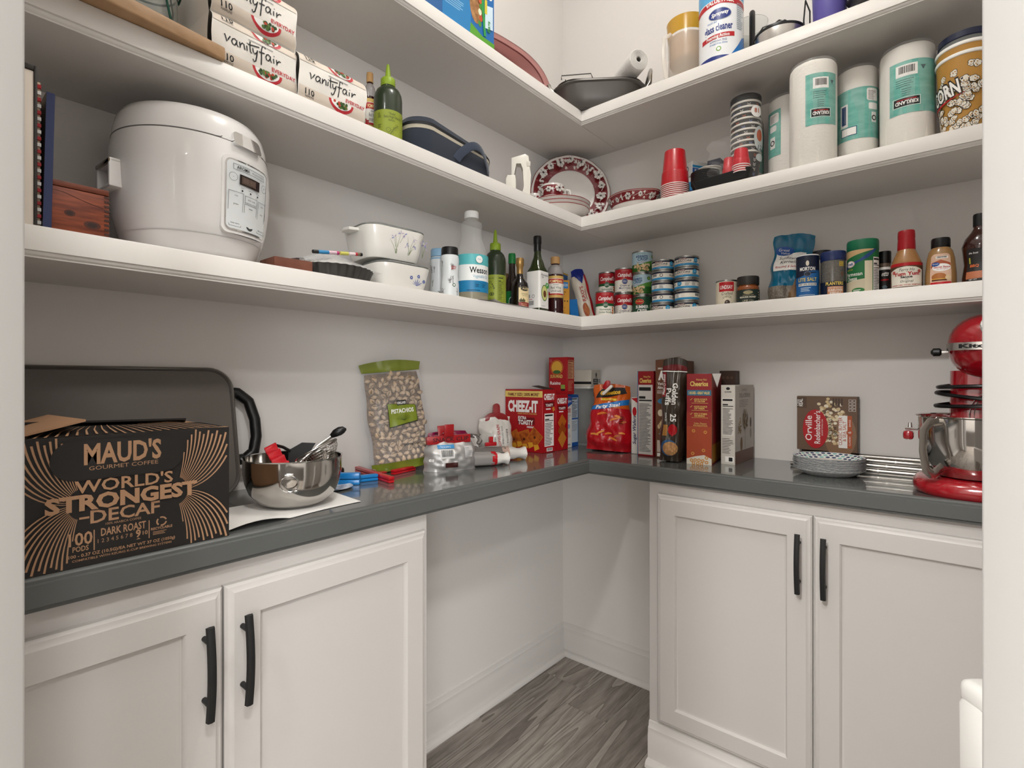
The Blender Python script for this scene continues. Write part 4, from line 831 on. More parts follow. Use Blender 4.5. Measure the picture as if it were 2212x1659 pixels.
# ------------------------------------------------------------------ big non-stick griddle pan leaning on the left wall
t = thing('griddle_pan', 'large dark grey rectangular griddle pan leaning on the left wall behind the coffee carton', 'pan', (.075, -1.645, z+.003), PI/2)
GP = mat('#625c56', .55, bump=(700, .25, .0006)); RIM = mat('#8a8580', .3, .7)
W, H = .530, .292
rg = [[(a, d, H/2+b) for a, b in rrect(W-2*i, H-2*i, .052-i, 8)] for i, d in ((.006, .016), (0, .012), (0, -.004), (.003, -.006), (.0055, -.004), (.008, .004))]
MB().loft([r_[::-1] for r_ in rg], RIM, cap=False).build('rim', t)
MB().prism(rrect(W-.014, H-.014, .045, 8, 0, H/2), -.006, .004, GP, xf=Matrix.Rotation(PI/2, 4, 'X') @ Matrix.Translation((0, 0, -.006))).build('cooking_surface', t)
hn = MB(); pa = [(W/2-.006, .012, .236), (W/2+.012, .010, .236), (W/2+.036, .008, .214), (W/2+.046, .006, .17), (W/2+.046, .006, .13), (W/2+.038, .008, .095), (W/2+.018, .010, .08), (W/2-.006, .012, .08)]
pp = []
for a, b in zip(pa, pa[1:]):
    for k in range(5): pp.append(tuple(a[j]+(b[j]-a[j])*k/5 for j in range(3)))
pp.append(pa[-1]); hn.tube(pp, .0125, BLK, 12, flat=1.0, up=(0, 1, 0)); hn.build('handle', t); tilt(t, math.radians(-11))
# ------------------------------------------------------------------ coffee carton
KR = mat('#a57f60', .75, bump=(200, .1, .0005)); KB = mat('#17120f', .6); W, D, H = .276, .205, .183
t = thing('coffee_carton', 'black and kraft cardboard coffee carton at the doorway end of the counter', 'box', (.374-D/2, -1.664, z), PI/2)
mb = MB(); th = .003
mb.box(-W/2, W/2, -D/2, -D/2+th, 0, H, KR).box(-W/2, W/2, D/2-th, D/2, 0, H, KR).box(-W/2, -W/2+th, -D/2, D/2, 0, H, KR).box(W/2-th, W/2, -D/2, D/2, 0, H, KR).box(-W/2, W/2, -D/2, D/2, 0, th, KR)
mb.build('body', t)
def flap(nm, pts, m=KR): return MB().add([p for p in pts]+[(p[0], p[1], p[2]-.003) for p in pts], [(0, 1, 2, 3), (7, 6, 5, 4), (0, 4, 5, 1), (1, 5, 6, 2), (2, 6, 7, 3), (3, 7, 4, 0)], m).build(nm, t)
f1 = flap('flap', [(-W/2, -D/2, H), (W/2, -D/2, H), (W/2-.01, -.002, H+.004), (-W/2+.01, -.002, H+.010)], KB)
f2 = flap('flap', [(-W/2+.005, .004, H+.018), (W/2-.03, .004, H+.012), (W/2, D/2, H), (-W/2, D/2, H)], KB)
f3 = flap('flap', [(-W/2, -D/2+.004, H+.002), (-W/2+.09, -D/2+.03, H+.022), (-W/2+.07, D/2-.03, H+.024), (-W/2, D/2-.004, H+.002)])
f4 = flap('flap', [(W/2-.10, -D/2+.03, H+.001), (W/2, -D/2+.004, H+.0005), (W/2, D/2-.004, H+.0005), (W/2-.09, D/2-.03, H+.008)])
p = front(W, D, H); p.rect(-W/2, 0, W/2, H, KB)
for sd in (-1, 1):                                   # swirling rays on both sides
    for k in range(30):
        a = -1.42+2.84*k/29; c0 = (sd*.058, .088); q0 = .022; pts = []; ws = []
        for j in range(15):
            rr = q0+.14*(j/14); b = a+.9*(j/14)**1.2*(1 if a >= 0 else -1)*(.75-.2*abs(a))
            u = c0[0]+sd*rr*math.cos(b)*.75; v = c0[1]+rr*math.sin(b)
            if abs(u) > W/2-.0003 or v < .0003 or v > H-.0003 or abs(u) < .056+.02*abs(v-.09)/.09: 
                if len(pts) > 0: break
                continue
            pts.append((u, v)); ws.append(.0008+.0030*(j/14))
        if len(pts) > 2: p.line(pts, ws, KR)
UX = lambda u: at_x(u, 0, .374).y+1.664
def TX(st, a, b, v, h, bo=.02): p.text(st, (UX(a)+UX(b))/2, v, h, KR, UX(b)-UX(a), bold=bo)
p.pts(rrect(.162, .056, .027, 6, UX(262), .1495), KB); TX("MAUD'S", 180, 347, .1437, .0275, .03); TX('GOURMET COFFEE', 191, 340, .1347, .0055, 0)
TX("WORLD'S", 160, 372, .1040, .0165); TX('STRONGEST', 95, 424, .0800, .0200, .045); TX('DECAF', 195, 345, .0590, .0175); p.rect(UX(171), .0665, UX(193), .0695, KR)
TX('100% ARABICA COFFEE', 228, 305, .0532, .0032, 0); TX('100', 147, 199, .0315, .0168); TX('PODS', 156, 191, .0225, .0070); p.rect(UX(202), .020, UX(204.5), .049, KR); p.rect(UX(321), .022, UX(323), .049, KR)
TX('DARK ROAST', 218, 315, .0385, .0105); TX('1 2 3 4 5 6 7 8', 211, 286, .0290, .0055, 0); TX('9', 293, 304, .0270, .0105, .03); TX('10', 308, 319, .0290, .0055); p.pts([(UX(294), .0235), (UX(304), .0235), (UX(299), .0255)], KR)
for k in range(3): p.ring(UX(349), .0445, .0062, .0022, KR, n=8, a0=.3+k*2.1, a1=1.9+k*2.1)
TX('RECYCLABLE', 326, 372, .0330, .0035, .03); p.bars(UX(330), .0255, UX(370), .0315, 3, KR, 4, .4); TX('100 - 0.37 OZ (10.5G)/EA NET WT 37 OZ (1050g)', 147, 377, .0145, .0042, .02); TX('COMPATIBLE WITH KEURIG K-CUP BREWING SYSTEMS', 155, 370, .0085, .0030, .01); p.build('front_print', t)
p = Print(lambda u, v, off: Vector((u, -D/2+v, H+off+.0002+.007*v/(D/2)))); 
for k in range(22): u = -.12+.24*k/21; p.line([(u, .004), (u*.85, .05), (u*.6, .09)], [.003, .002, .001], KR)
p.build('top_print', f1)
# ------------------------------------------------------------------ paper towel sheet and mixing bowl
t = thing('paper_towel_sheet', 'flat white paper towel sheet under the steel mixing bowl', 'paper towel', (0, 0, ZC))
C4 = [Vector((.352, -1.520, 0)), Vector((.330, -1.238, 0)), Vector((.180, -1.222, 0)), Vector((.17, -1.50, 0))]
def pt(i, j):
    p = (C4[0]*(1-i)+C4[1]*i)*(1-j)+(C4[3]*(1-i)+C4[2]*i)*j
    e = max(0, 1-j*4); return p+Vector((.012*e*math.sin(5*i+.4)*(1-i), 0, .0012+.010*e*e*max(0, math.sin(7*i+.3))*(i < .5)))
MB().grid(pt, 40, 20, mat('#e9e7e3', .85, bump=(500, .4, .001))).build('sheet', t)
bx_, by_, br = cyl(521, 740, 'L', .243); zb = ZC+.0022
t = thing('mixing_bowl', 'shiny steel mixing bowl full of utensils on the counter', 'bowl', (bx_, by_, zb), face_cam(bx_, by_)); R = br*.985; bh = .100
MB().lathe([(R*.42, 0), (R*.55, .001), (R*.72, .010), (R*.88, .028), (R*.96, .048), (R, .070), (R, bh-.002), (R*1.02, bh), (R*1.025, bh+.0012), (R*.985, bh), (R*.975, .07), (R*.85, .03), (R*.5, .004), (.001, .0035)], mat('#b9b5b0', .10, 1), 72).build('shell', t)
rgm = MB(); c_ = (-.008, -R-.003, .060); rgm.tube([(c_[0]+.0165*math.cos(a)*(1 if math.sin(a) < .5 else .85), c_[1], c_[2]+.016*math.sin(a)) for a in [2*PI*k/24 for k in range(24)]], .0016, CHROME, 8, closed=True); o = rgm.build('ring_handle', t)
MB().box(c_[0]-.009, c_[0]+.009, c_[1], -R+.003, .068, .079, STEEL, .002).build('ring_bracket', o)
DB = dep(bx_, by_)
def PD(u, v, dd=0): return CAM+ray(u, v)*(DB+dd)
def slab(mb, q, th, m):
    n = (Vector(q[1])-Vector(q[0])).cross(Vector(q[2])-Vector(q[0])).normalized()*th/2; k = len(q)
    mb.add([Vector(p)-n for p in q]+[Vector(p)+n for p in q], [tuple(range(k-1, -1, -1)), tuple(range(k, 2*k))]+[(i, (i+1) % k, k+(i+1) % k, k+i) for i in range(k)], m); return mb
t = thing('red_scraper', 'wavy red silicone piece sticking out of the mixing bowl', 'utensil', (0, 0, 0))
A, B, C_, D_ = PD(570, 968, .02), PD(594, 956, .045), PD(632, 1010, 0), PD(600, 1020, -.03)
MB().grid(lambda i, j: (A*(1-i)+B*i)*(1-j)+(D_*(1-i)+C_*i)*j+Vector((.0015, -.0008, .002))*math.sin(j*26)*(.5+i), 6, 26, mat('#b3121f', .4)).grid(lambda i, j: (A*(1-i)+B*i)*(1-j)+(D_*(1-i)+C_*i)*j+Vector((.0015, -.0008, .002))*math.sin(j*26)*(.5+i)+Vector((-.002, .001, -.003)), 6, 26, mat('#b3121f', .4), flip=True).build('blade', t)
t = thing('slotted_turner', 'black slotted turner resting in the mixing bowl', 'utensil', (0, 0, 0))
slab(MB(), [PD(622, 1005, .03), PD(624, 972, .03), PD(652, 956, .035), PD(682, 957, .04), PD(664, 985, .035), PD(652, 1005, .03)], .003, BLKM).build('blade', t)
MB().tube([PD(596, 962, .05), PD(612, 966, .04), PD(628, 975, .03)], .0035, BLK, 8).build('handle', t)
t = thing('steel_ladle', 'steel-handled spoon with black grip pointing up out of the bowl', 'utensil', (0, 0, 0))
MB().tube([PD(636, 1012, -.02), PD(690, 962, .02), PD(722, 938, .03)], .0042, STEEL, 10, flat=.6).build('shaft', t)
MB().tube([PD(716, 942, .03), PD(724, 936, .03), PD(734, 931, .032), PD(742, 928, .034), PD(748, 927, .035)], [.005, .0085, .0095, .0075, .002], BLK, 12).build('grip', t)
t = thing('mesh_strainer', 'small steel mesh strainer lying in the mixing bowl', 'strainer', (0, 0, 0))
a, b = PD(640, 996, -.015), PD(726, 949, .01); ce = (a+b)/2; ax = (b-a).normalized(); rr_ = (b-a).length/2; vw = (CAM-ce).normalized(); up = ax.cross(vw).normalized()
if up.z < 0: up = -up
ot = (vw+up*.10).normalized(); ot = (ot-ax*ot.dot(ax)).normalized(); dn = ax.cross(ot).normalized(); dn = dn if dn.z < 0 else -dn
MB().tube([ce+ax*rr_*math.cos(k*PI/16)+ot*rr_*.8*math.sin(k*PI/16) for k in range(32)], .0022, STEEL, 8, closed=True).build('rim', t)
mb = MB(); ME = mat('#8d8882', .3, 1)
for k in range(12):
    a_ = PI*k/12; mb.tube([ce+(ax*rr_*math.cos(a_)+ot*rr_*.8*math.sin(a_))*math.cos(q*PI/10)+dn*rr_*.7*math.sin(q*PI/10) for q in range(11)], .0005, ME, 4)
for q in range(1, 8):
    f = q/8*PI/2; mb.tube([ce+(ax*rr_*math.cos(k*PI/12)+ot*rr_*.8*math.sin(k*PI/12))*math.cos(f)+dn*rr_*.7*math.sin(f) for k in range(24)], .0005, ME, 4, closed=True)
mb.build('mesh', t)
# ------------------------------------------------------------------ chip clips on the counter
def clip(label, p0, p1, h, m, lever=True, zz=None):
    """bar clip from plan point p0 to p1"""
    p0, p1 = Vector(p0), Vector(p1); L = (p1-p0).length; a = math.atan2(p1.y-p0.y, p1.x-p0.x)
    t = thing('bag_clip', label, 'clip', ((p0.x+p1.x)/2, (p0.y+p1.y)/2, zz or z), a, 'loose chip clips on the counter')
    MB().box(-L/2, L/2, -.008, .008, 0, h*.44, m, .002).build('lower_jaw', t); MB().box(-L/2, L/2, -.008, .008, h*.50, h, m, .002).build('upper_jaw', t)
    if lever:
        MB().box(-.011, .011, .006, .038, h*.50, h*.72, m, .0015).build('lever', t); MB().box(-.011, .011, .006, .036, h*.16, h*.40, m, .0015).build('lever', t)
        MB().tube([(-.010, .012, h*.3), (-.010, .006, h*1.15), (.010, .006, h*1.15), (.010, .012, h*.3)], .0009, CHROME, 6).build('spring', t)
    return t
CB = mat('#1173b5', .3, coat=.3); CRD = mat('#b0111c', .3, coat=.3)
clip('long blue chip clip lying in front of the other clips', at_z(724, 1047, ZC).xy, at_z(815, 1037, ZC).xy, .017, CB)
clip('blue chip clip half hidden behind the mixing bowl', (.115, -1.178), (.165, -1.130), .030, CB, False)
clip('red chip clip crossing under the long blue clip', at_z(768, 1018, ZC).xy+Vector((-.0, -.0)), at_z(846, 1044, ZC).xy, .016, CRD)
clip('red chip clip in front of the pistachio bag', (.118, -.995), (.100, -.905), .014, CRD, False)
t = thing('party_plate', 'small patterned paper plate under the blue clip', 'plate', (.205, -1.165, ZC+.0004)); 
MB().lathe([(.035, 0), (.04, .0008), (.052, .004), (.054, .0045), (.052, .005), (.04, .002), (.001, .0015)], mat('#e6e9ea', .5, noise=('#24406a', 45, (1, 1, 1))), 40).build('disc', t)
t.location = (.150, -1.205, ZC+.0004)
t = thing('black_jar_lid', 'small black round lid behind the blue clip', 'lid', (.06, -1.125, z)); MB().lathe([(.013, 0), (.0135, .001), (.0135, .026), (.011, .030), (.001, .030)], BLK, 28, fl=lambda a, rr, zv: rr*(1+.01*math.cos(24*a))).build('cap', t)
# ------------------------------------------------------------------ pistachio bag
BW, BH, BD = .184, .318, .075
P_ = Pouch(BW, BH, BD, lambda q: (.55+.45*sstep(0, .12, q))*(1-.92*sstep(.74, .93, q))+.02, wid=lambda q: 1-.03*math.sin(q*9)+.05*sstep(.9, 1, q), wrk=.0035, seed=4)
t = thing('pistachio_bag', 'clear bag of pistachios with olive green bands standing against the wall', 'bag', (.082, -.930, z+.006), PI/2-.30); tilt(t, math.radians(-7), math.radians(-5))
OLV = mat('#76802a', .3, coat=.3); P_.sheet(MB(), OLV, 0, .075).build('bottom_band', t); P_.sheet(MB(), OLV, .895, 1).build('top_band', t); P_.sheet(MB(), mat('#ffffff', .06, alpha=.13), .075, .895).build('clear_film', t)
ci = Pouch(BW*.90, BH, BD*.52, P_.env, P_.wid, .003, 4); o = ci.sheet(MB(), mat('#8f7458', .8, noise=('#5e4a36', 70, (1, 1, 1)), bump=(90, 1, .01)), .03, .88).build('nut_fill', t); o['kind'] = 'stuff'
p = P_.pr(.010, .0045); p.pts([(-.038, .100+.020), (.048, .112+.020), (.046, .150+.030), (-.040, .160+.030)], mat('#20261a', .4)); p.pts([(-.0365, .1025+.020), (.0465, .114+.020), (.0445, .149+.030), (-.0385, .1585+.030)], mat('#7c8a24', .4)); p.rect(-.010, .182, .018, .196, INK); p.text('KIRKLAND', .004, .185, .007, WHT, .025, bold=.02)
p.text('PISTACHIOS', .004, .160, .0115, WHT, .068, bold=.03)
for k in range(9): a = -1.2+2.4*k/8; p.line([(.004, .138), (.004+.022*math.sin(a), .140+.014*math.cos(a))], .0008, mat('#4c5a14', .5))
p.text('NET WT 1.36kg (48 OZ 3 LB)', .020, .065, .005, INK, .070, bold=.01); p.build('label', t)
bpy.context.view_layer.update(); Mw = Matrix.LocRotScale(t.location, t.rotation_euler, None)
nm = MB(); prn = [(.0016*math.sin(PI*k/6)*4.1, -.0085+.017*k/6) for k in range(7)]
SH = mat('#cdb497', .5, noise=('#b79a7a', 90, (1, 1, 1))); KN = mat('#6d5a3a', .6)
nm.lathe([(max(r_, .0003), q) for r_, q in prn], SH, 10, sy=.88)
nm.grid(lambda i, j: Vector(((.0011*math.sin(PI*j)+.0001)*(2*i-1), -.0060*math.sin(PI*(.25+.5*j))*.99-.0002, -.007+.014*j)), 2, 5, KN)
nut_me = None; rn = random.Random(12); cnt = 0
for j in range(17):
    for i in range(9):
        q = .095+.775*(j+rn.uniform(-.2, .2))/16; a = -1+2*(i+.5+(.5 if j % 2 else 0)+rn.uniform(-.2, .2))/9.5
        if abs(a) > .84: continue
        s_ = P_.S(a, q, 1)+Vector((0, .0105 if abs(a-.05) < .58 and .34 < q < .66 else .0082, 0))
        if s_.y > -.004 and q > .8: continue
        if nut_me is None: o = nm.build('pistachio'); nut_me = o.data
        else: o = bpy.data.objects.new('pistachio', nut_me); COL.objects.link(o)
        o['label'] = 'single pistachio nut inside the clear bag with olive green bands'; o['category'] = 'nut'; o['group'] = 'pistachios in the clear bag'
        M_ = Mw @ Matrix.Translation(s_) @ Matrix.Rotation(rn.uniform(-.5, .5), 4, 'X') @ Matrix.Rotation(rn.uniform(0, PI), 4, 'Y') @ Matrix.Rotation(rn.uniform(-1.2, 1.2), 4, 'Z')
        o.matrix_world = M_; sc = rn.uniform(1.08, 1.3); o.scale = (sc, sc, sc); cnt += 1
# ------------------------------------------------------------------ pink bag, silver bag with snack clip
P_ = Pouch(.135, .105, .06, lambda q: .8*(1-sstep(.6, 1, q))+.08, wrk=.006, seed=2); t = thing('pink_bag', 'magenta snack bag folded behind the silver bag', 'bag', (.102, -.772, z), PI/2-.25)
P_.sheet(MB(), mat('#8c1042', .25, coat=.4), 0, 1).build('pouch', t); p = P_.pr(); p.rect(-.055, .078, .05, .092, mat('#b88a92', .4)); p.text('Marketside', -.03, .098, .005, INK, .04, bold=.02); p.rect(-.02, .070, .025, .076, mat('#cfa8b0', .4)); p.build('print', t)
P_ = Pouch(.152, .090, .075, lambda q: (.8+.2*sstep(0, .2, q))*(1-.7*sstep(.55, 1, q))+.02, wid=lambda q: 1-.16*sstep(.7, 1, q)+.04*(1-q), wrk=.0026, seed=7); rz_ = math.atan2(-.760+.897, .228-.164)
t = thing('silver_bag', 'silver foil snack bag closed with a large red clip', 'bag', (.174, -.832, z), rz_); P_.sheet(MB(), mat('#b4b2b0', .42, .55), 0, 1, 34).build('pouch', t)
p = P_.pr(); p.rect(-.045, .066, .005, .076, mat('#3a8ac0', .4)); p.text('Try it with a', -.022, .069, .004, WHT, .03); p.barcode(-.040, .038, .002, .064, mat('#d4d2ce', .4)); p.rect(-.025, .012, .012, .026, mat('#3a1512', .4)); p.rect(.035, .038, .062, .070, mat('#c9c6c4', .4)); p.bars(.037, .04, .060, .068, 7, GREY, 3, .35); p.text('es', -.062, .030, .010, WHT, bold=.02); p.build('print', t)
def snack_clip(label, loc, rz, L, tl=0):
    t = thing('snack_clip', label, 'clip', loc, rz); m = mat('#9c0d16', .3, coat=.3)
    MB().box(-L/2, L/2, -.009, -.001, 0, .024, m, .002).build('front_jaw', t); MB().box(-L/2, L/2, .001, .009, 0, .022, m, .002).build('back_jaw', t)
    MB().box(-.017, .012, -.010, -.005, .022, .058, m, .002, xf=Matrix.Translation((0, -.004, 0)) @ Matrix.Rotation(.12, 4, 'X')).build('front_lever', t); MB().box(-.014, .014, .006, .010, .022, .055, m, .002, xf=Matrix.Translation((-.010, .006, 0)) @ Matrix.Rotation(-.30, 4, 'X')).build('back_lever', t)
    MB().tube([(-.020, .004, .026), (-.020, -.012, .032), (.014, -.012, .032), (.014, .004, .026)], .001, CHROME, 6).build('spring', t)
    p = Print(plane_map((0, -.0091, 0), (1, 0, 0), (0, 0, 1))); p.text('SNACK CLIP', .005, .007, .011, mat('#2a0508', .5), L*.82, bold=.01); p.build('lettering', t); return t
t = snack_clip('large red snack clip gripping the silver bag', (.177, -.840, z+.078), rz_, .132); tilt(t, 0, math.radians(-1.5))
# ------------------------------------------------------------------ cracker sleeves
def sleeve(label, a, b, r, m1, m2, mend):
    a, b = Vector(a), Vector(b); d = b-a; L = d.length; t = thing('cracker_sleeve', label, 'packet', a, 0, 'cracker sleeves'); xf = d.to_track_quat('Z', 'Y').to_matrix().to_4x4()
    wr = lambda an, rr, zv: rr*(1+.05*math.sin(5*an+zv*90)+.03*math.sin(11*an-zv*140))
    MB().lathe([(r*.6, 0), (r, .01), (r, L*.62)], m1, 28, xf=xf, fl=wr).build('sleeve', t); MB().lathe([(r*1.01, L*.55), (r*1.01, L*.68)], m2, 28, xf=xf, fl=wr, cap=False).build('band', t)
    MB().lathe([(r, L*.66), (r*.96, L*.78), (r*.78, L*.86), (r*.8, L*.93), (r*1.05, L)], mend, 28, xf=xf, fl=wr, sy=.9).build('twisted_end', t); return t
sleeve('white and red cracker sleeve nearest the silver bag', (.190, -.770, ZC+.024), (.243, -.655, ZC+.021), .021, mat('#8f8b88', .3), RED, mat('#dcd8d2', .4))
sleeve('grey cracker sleeve with torn clear end behind the first sleeve', (.130, -.705, ZC+.026), (.215, -.535, ZC+.022), .023, mat('#6b6663', .2, coat=.4), mat('#b89a8c', .4), mat('#d2cec9', .35))
P_ = Pouch(.115, .085, .05, lambda q: .75*(1-.6*sstep(.5, 1, q)), wrk=.008, seed=11); t = thing('foil_bag', 'crumpled grey foil bag leaning behind the cracker sleeves', 'bag', (.083, -.675, z+.002), PI/2-.5); P_.sheet(MB(), mat('#8d8987', .25, .7), 0, 1).build('pouch', t); p = P_.pr(); p.rect(-.01, .04, .04, .07, mat('#cfcac4', .5)); p.rect(-.05, .008, .02, .03, mat('#4a2a24', .5)); p.build('print', t); tilt(t, math.radians(-18))
# ------------------------------------------------------------------ rice bag with round red clip
P_ = Pouch(.118, .132, .07, lambda q: (.7+.3*sstep(0, .15, q))*(1-.75*sstep(.6, 1, q))+.02, wid=lambda q: 1-.05*sstep(.5, 1, q), wrk=.003, seed=5); t = thing('rice_bag', 'white long grain rice bag closed with a round red clip', 'bag', (.088, -.527, z+.003), PI/2-.55)
P_.sheet(MB(), mat('#dcd7cf', .3, coat=.3), .14, 1).build('pouch', t); P_.sheet(MB(), mat('#a8141c', .35), 0, .14).build('bottom_band', t)
p = P_.pr(); p.text('EXTRA', -.010, .05, .006, GREY, .03, rot=PI/2); p.text('LONG GRAIN', .006, .068, .009, mat('#b3202a', .5), .072, rot=PI/2, bold=.01); p.text('ENRICHED RICE', .018, .068, .006, GREY, .06, rot=PI/2); p.bars(.030, .04, .037, .09, 9, INK, 4, .35); p.build('print', t); tilt(t, math.radians(-4), math.radians(-4))
t = thing('bag_clip', 'round-backed red clip on top of the white rice bag', 'clip', (.080, -.524, z+.121), PI/2-.55); m = mat('#8c0d14', .3, coat=.3)
ou = [(-.042, 0), (.042, 0)]+[(.042*math.cos(a)*.98, .005+.024*math.sin(a)) for a in [PI*k/12 for k in range(1, 12)]]
for s_, nm_ in ((-.010, 'front_jaw'), (.005, 'back_jaw')): MB().prism(ou, 0, .005, m, xf=Matrix.Translation((0, s_+.005, 0)) @ Matrix.Rotation(PI/2, 4, 'X'), bev=.001).build(nm_, t)
for s_ in (-.013, .004): MB().prism(rrect(.024, .050, .011, 5, 0, .035), 0, .005, m, xf=Matrix.Translation((0, s_+.006, 0)) @ Matrix.Rotation(PI/2-.12*(1 if s_ < 0 else -1), 4, 'X'), bev=.001).build('lever', t)
t = thing('bag_clip', 'small bright red clip on the cracker sleeves', 'clip', (.160, -.640, z+.050), PI/2-.4); MB().box(-.020, .020, -.005, .005, 0, .012, CRD, .002).build('jaw', t); MB().box(-.006, .008, -.004, .004, .012, .030, CRD, .0015).build('lever', t)
# ------------------------------------------------------------------ cracker boxes etc. in the corner (fronts look to -Y, right sides to +X)
CZ = mat('#a8121b', .38); CZD = mat('#6e0a10', .4); YEL = mat('#e0c46a', .45)
def cheez(p, W, H, big):
    p.rect(-W/2, H*.875, W/2, H*.975, YEL); p.text('FAMILY SIZE | 200% MORE*', 0, H*.895, H*.045, CZD, W*.84, bold=.03); p.text('CHEEZ-IT', -W*.02, H*.645, H*.165, WHT, W*.80, bold=.05); p.text('BAKED SNACK CRACKERS', W*.10, H*.60, H*.022, YEL, W*.5)
    p.rect(-W*.15, H*.44, W*.30, H*.55, CZD); p.text('EXTRA', -W*.03, H*.52, H*.045, WHT, W*.22, bold=.03); p.text('TOASTY', W*.06, H*.435, H*.07, WHT, W*.40, bold=.04); p.text('ORIGINAL', W*.19, H*.385, H*.028, WHT, W*.2, bold=.03)
    for k, (u, v, a, s_) in enumerate(((.02, .20, .3, .25), (.30, .24, .9, .22), (-.25, .18, .5, .24))):
        c = [(u*W+s_*W*math.cos(a+PI/2*j+.78), v*H+s_*W*math.sin(a+PI/2*j+.78)) for j in range(4)]
        p.pts(c, mat('#b5641e', .5)); c2 = [((x_-u*W)*.86+u*W, (y_-v*H)*.86+v*H) for x_, y_ in c]; p.pts(c2, mat('#8a3a12', .5, noise=('#c2681e', 55, (1, 1, 1)))); p.disc(u*W, v*H, .005, mat('#4a1c0a', .5))
    for k in range(5): u, v = W*(-.3+.15*k), H*(.07+.03*(k % 2)); p.pts([(u, v-.010), (u+.022, v), (u+.016, v+.014), (u-.004, v+.012)], mat('#d89a2c', .5))
def cz_side(p, D, H):
    p.text('CHEEZ-IT', 0, H*.84, H*.085, WHT, D*.8, bold=.05); p.rect(-D*.35, H*.72, D*.35, H*.80, CZD); p.text('TOASTY', 0, H*.73, H*.04, WHT, D*.55, bold=.03); p.rect(-D*.25, H*.68, D*.1, H*.70, WHT)
W, D, H = .176, .081, .2285; t = carton('cracker_box', 'large red cheese cracker box, the nearer of two', 'box', (.179-W/2, -.3865+D/2, z), 0, W, D, H, CZ)
p = front(W, D, H); cheez(p, W, H, 1); p.build('front_print', t); p = rside(W, D, H); cz_side(p, D, H); p.pts([(D*.2, H*.70), (D*.36, H*.73), (D*.42, H*.67), (D*.28, H*.64)], mat('#d08a3a', .5)); p.nutri(-D*.36, H*.10, D*.34, H*.62, None, None, 3, 15); p.barcode(-D*.2, H*.02, D*.25, H*.075); p.build('side_print', t)
p = topside(W, D, H); p.text('CHEEZ-IT', -W*.2, -D*.15, .018, WHT, W*.36, bold=.04); p.text('TOASTY', W*.15, -D*.12, .012, WHT, W*.24, bold=.03); p.build('top_print', t)
MB().add([(W/2, -D*.45, H+.001), (W/2, D*.48, H+.001), (W*.08, D*.42, H+.014), (W*.1, -D*.2, H+.012)], [(0, 1, 2, 3)], mat('#3a2a22', .7)).build('top_flap', t)
W, D, H = .170, .079, .209; t = carton('cracker_box', 'red cheese cracker box half hidden behind the nearer one', 'box', (.178-W/2, -.303+D/2, z), 0, W, D, H, CZ)
p = rside(W, D, H); cz_side(p, D, H)
for k in range(3): u, v = 0, H*(.50-.15*k); s_ = D*.36; p.pts([(u-s_, v), (u, v-s_*1.2), (u+s_, v+s_*.1), (u, v+s_*1.1)], mat(('#b5641e', '#9a4a16', '#c27a2c')[k], .5))
p.build('side_print', t)
W, D, H = .135, .047, .2075; t = carton('snack_box', 'blue and white box with breakfast biscuits print beside the cracker boxes', 'box', (.162-W/2, -.221+D/2+.001, z), 0, W, D, H, mat('#dcdad4', .45))
bl = mat('#1d4f9c', .4); p = rside(W, D, H); p.pts([(-D/2, H*.72), (D/2, H*.82), (D/2, H), (-D/2, H)], bl); p.text('ORIGINAL', 0, H*.93, H*.03, RED, D*.7); p.text('Belgian', 0, H*.85, H*.05, WHT, D*.75, shear=.2); p.text('MAKERS', 0, H*.70, H*.035, RED, D*.6, bold=.03); p.text('WANTED', 0, H*.655, H*.035, RED, D*.6, bold=.03); p.bars(-D*.35, H*.48, D*.35, H*.63, 8, GREY, 4, .4); p.disc(0, H*.40, D*.2, mat('#8aa8c4', .5)); p.bars(-D*.3, H*.2, D*.3, H*.3, 4, GREY, 6, .35); p.text('5000', 0, H*.05, H*.025, INK, D*.5, bold=.03); p.build('side_print', t)
W, D, H = .130, .062, .205; t = carton('snack_box', 'blue box with white nutrition panel deepest in the corner', 'box', (.150-W/2, -.172+D/2+.0005, z), 0, W, D, H, mat('#1f57a6', .4))
p = rside(W, D, H); p.nutri(-D*.42, H*.55, D*.42, H*.94, mat('#c7d3de', .5), None, 5, 12); p.rect(-D*.42, H*.08, D*.42, H*.52, mat('#c7d3de', .5)); p.bars(-D*.38, H*.3, D*.38, H*.50, 9, GREY, 5, .35); p.build('side_print', t)
W, D, H = .088, .047, .143; t = carton('raisin_box', 'red raisin box standing on top of the blue and white box', 'box', (.172-W/2, -.2205+D/2+.001, z+.2078), 0, W, D, H, CZ)
p = front(W, D, H); p.disc(-W*.06, H*.72, W*.29, mat('#d9a53a', .5)); p.ring(-W*.06, H*.72, W*.33, .0012, mat('#d9a53a', .5)); p.disc(-W*.06, H*.60, W*.20, mat('#3d6a34', .5), H*.05); p.text('SUN-MAID', -W*.08, H*.44, H*.085, YEL, W*.66, bold=.02); p.text('Raisins', -W*.14, H*.26, H*.085, WHT, W*.56, bold=.02)
for k in range(9): p.disc(W*(.20+.07*(k % 3)), H*(.12+.055*(k//3)), .0042, mat('#8aa84a' if k > 2 else '#3a1c20', .4))
for k in range(4): p.ring(-W*.42+.006*(k % 2), H*(.94-.05*(k//2)), .0028, .0006, mat('#d98a8a', .5))
p.build('front_print', t); p = rside(W, D, H); p.nutri(-D*.4, H*.42, D*.4, H*.92, mat('#c9946a', .5), mat('#7a1216', .5), 3, 12); p.bars(-D*.4, H*.1, D*.4, H*.38, 8, mat('#c9946a', .5), 4, .35); p.build('side_print', t)
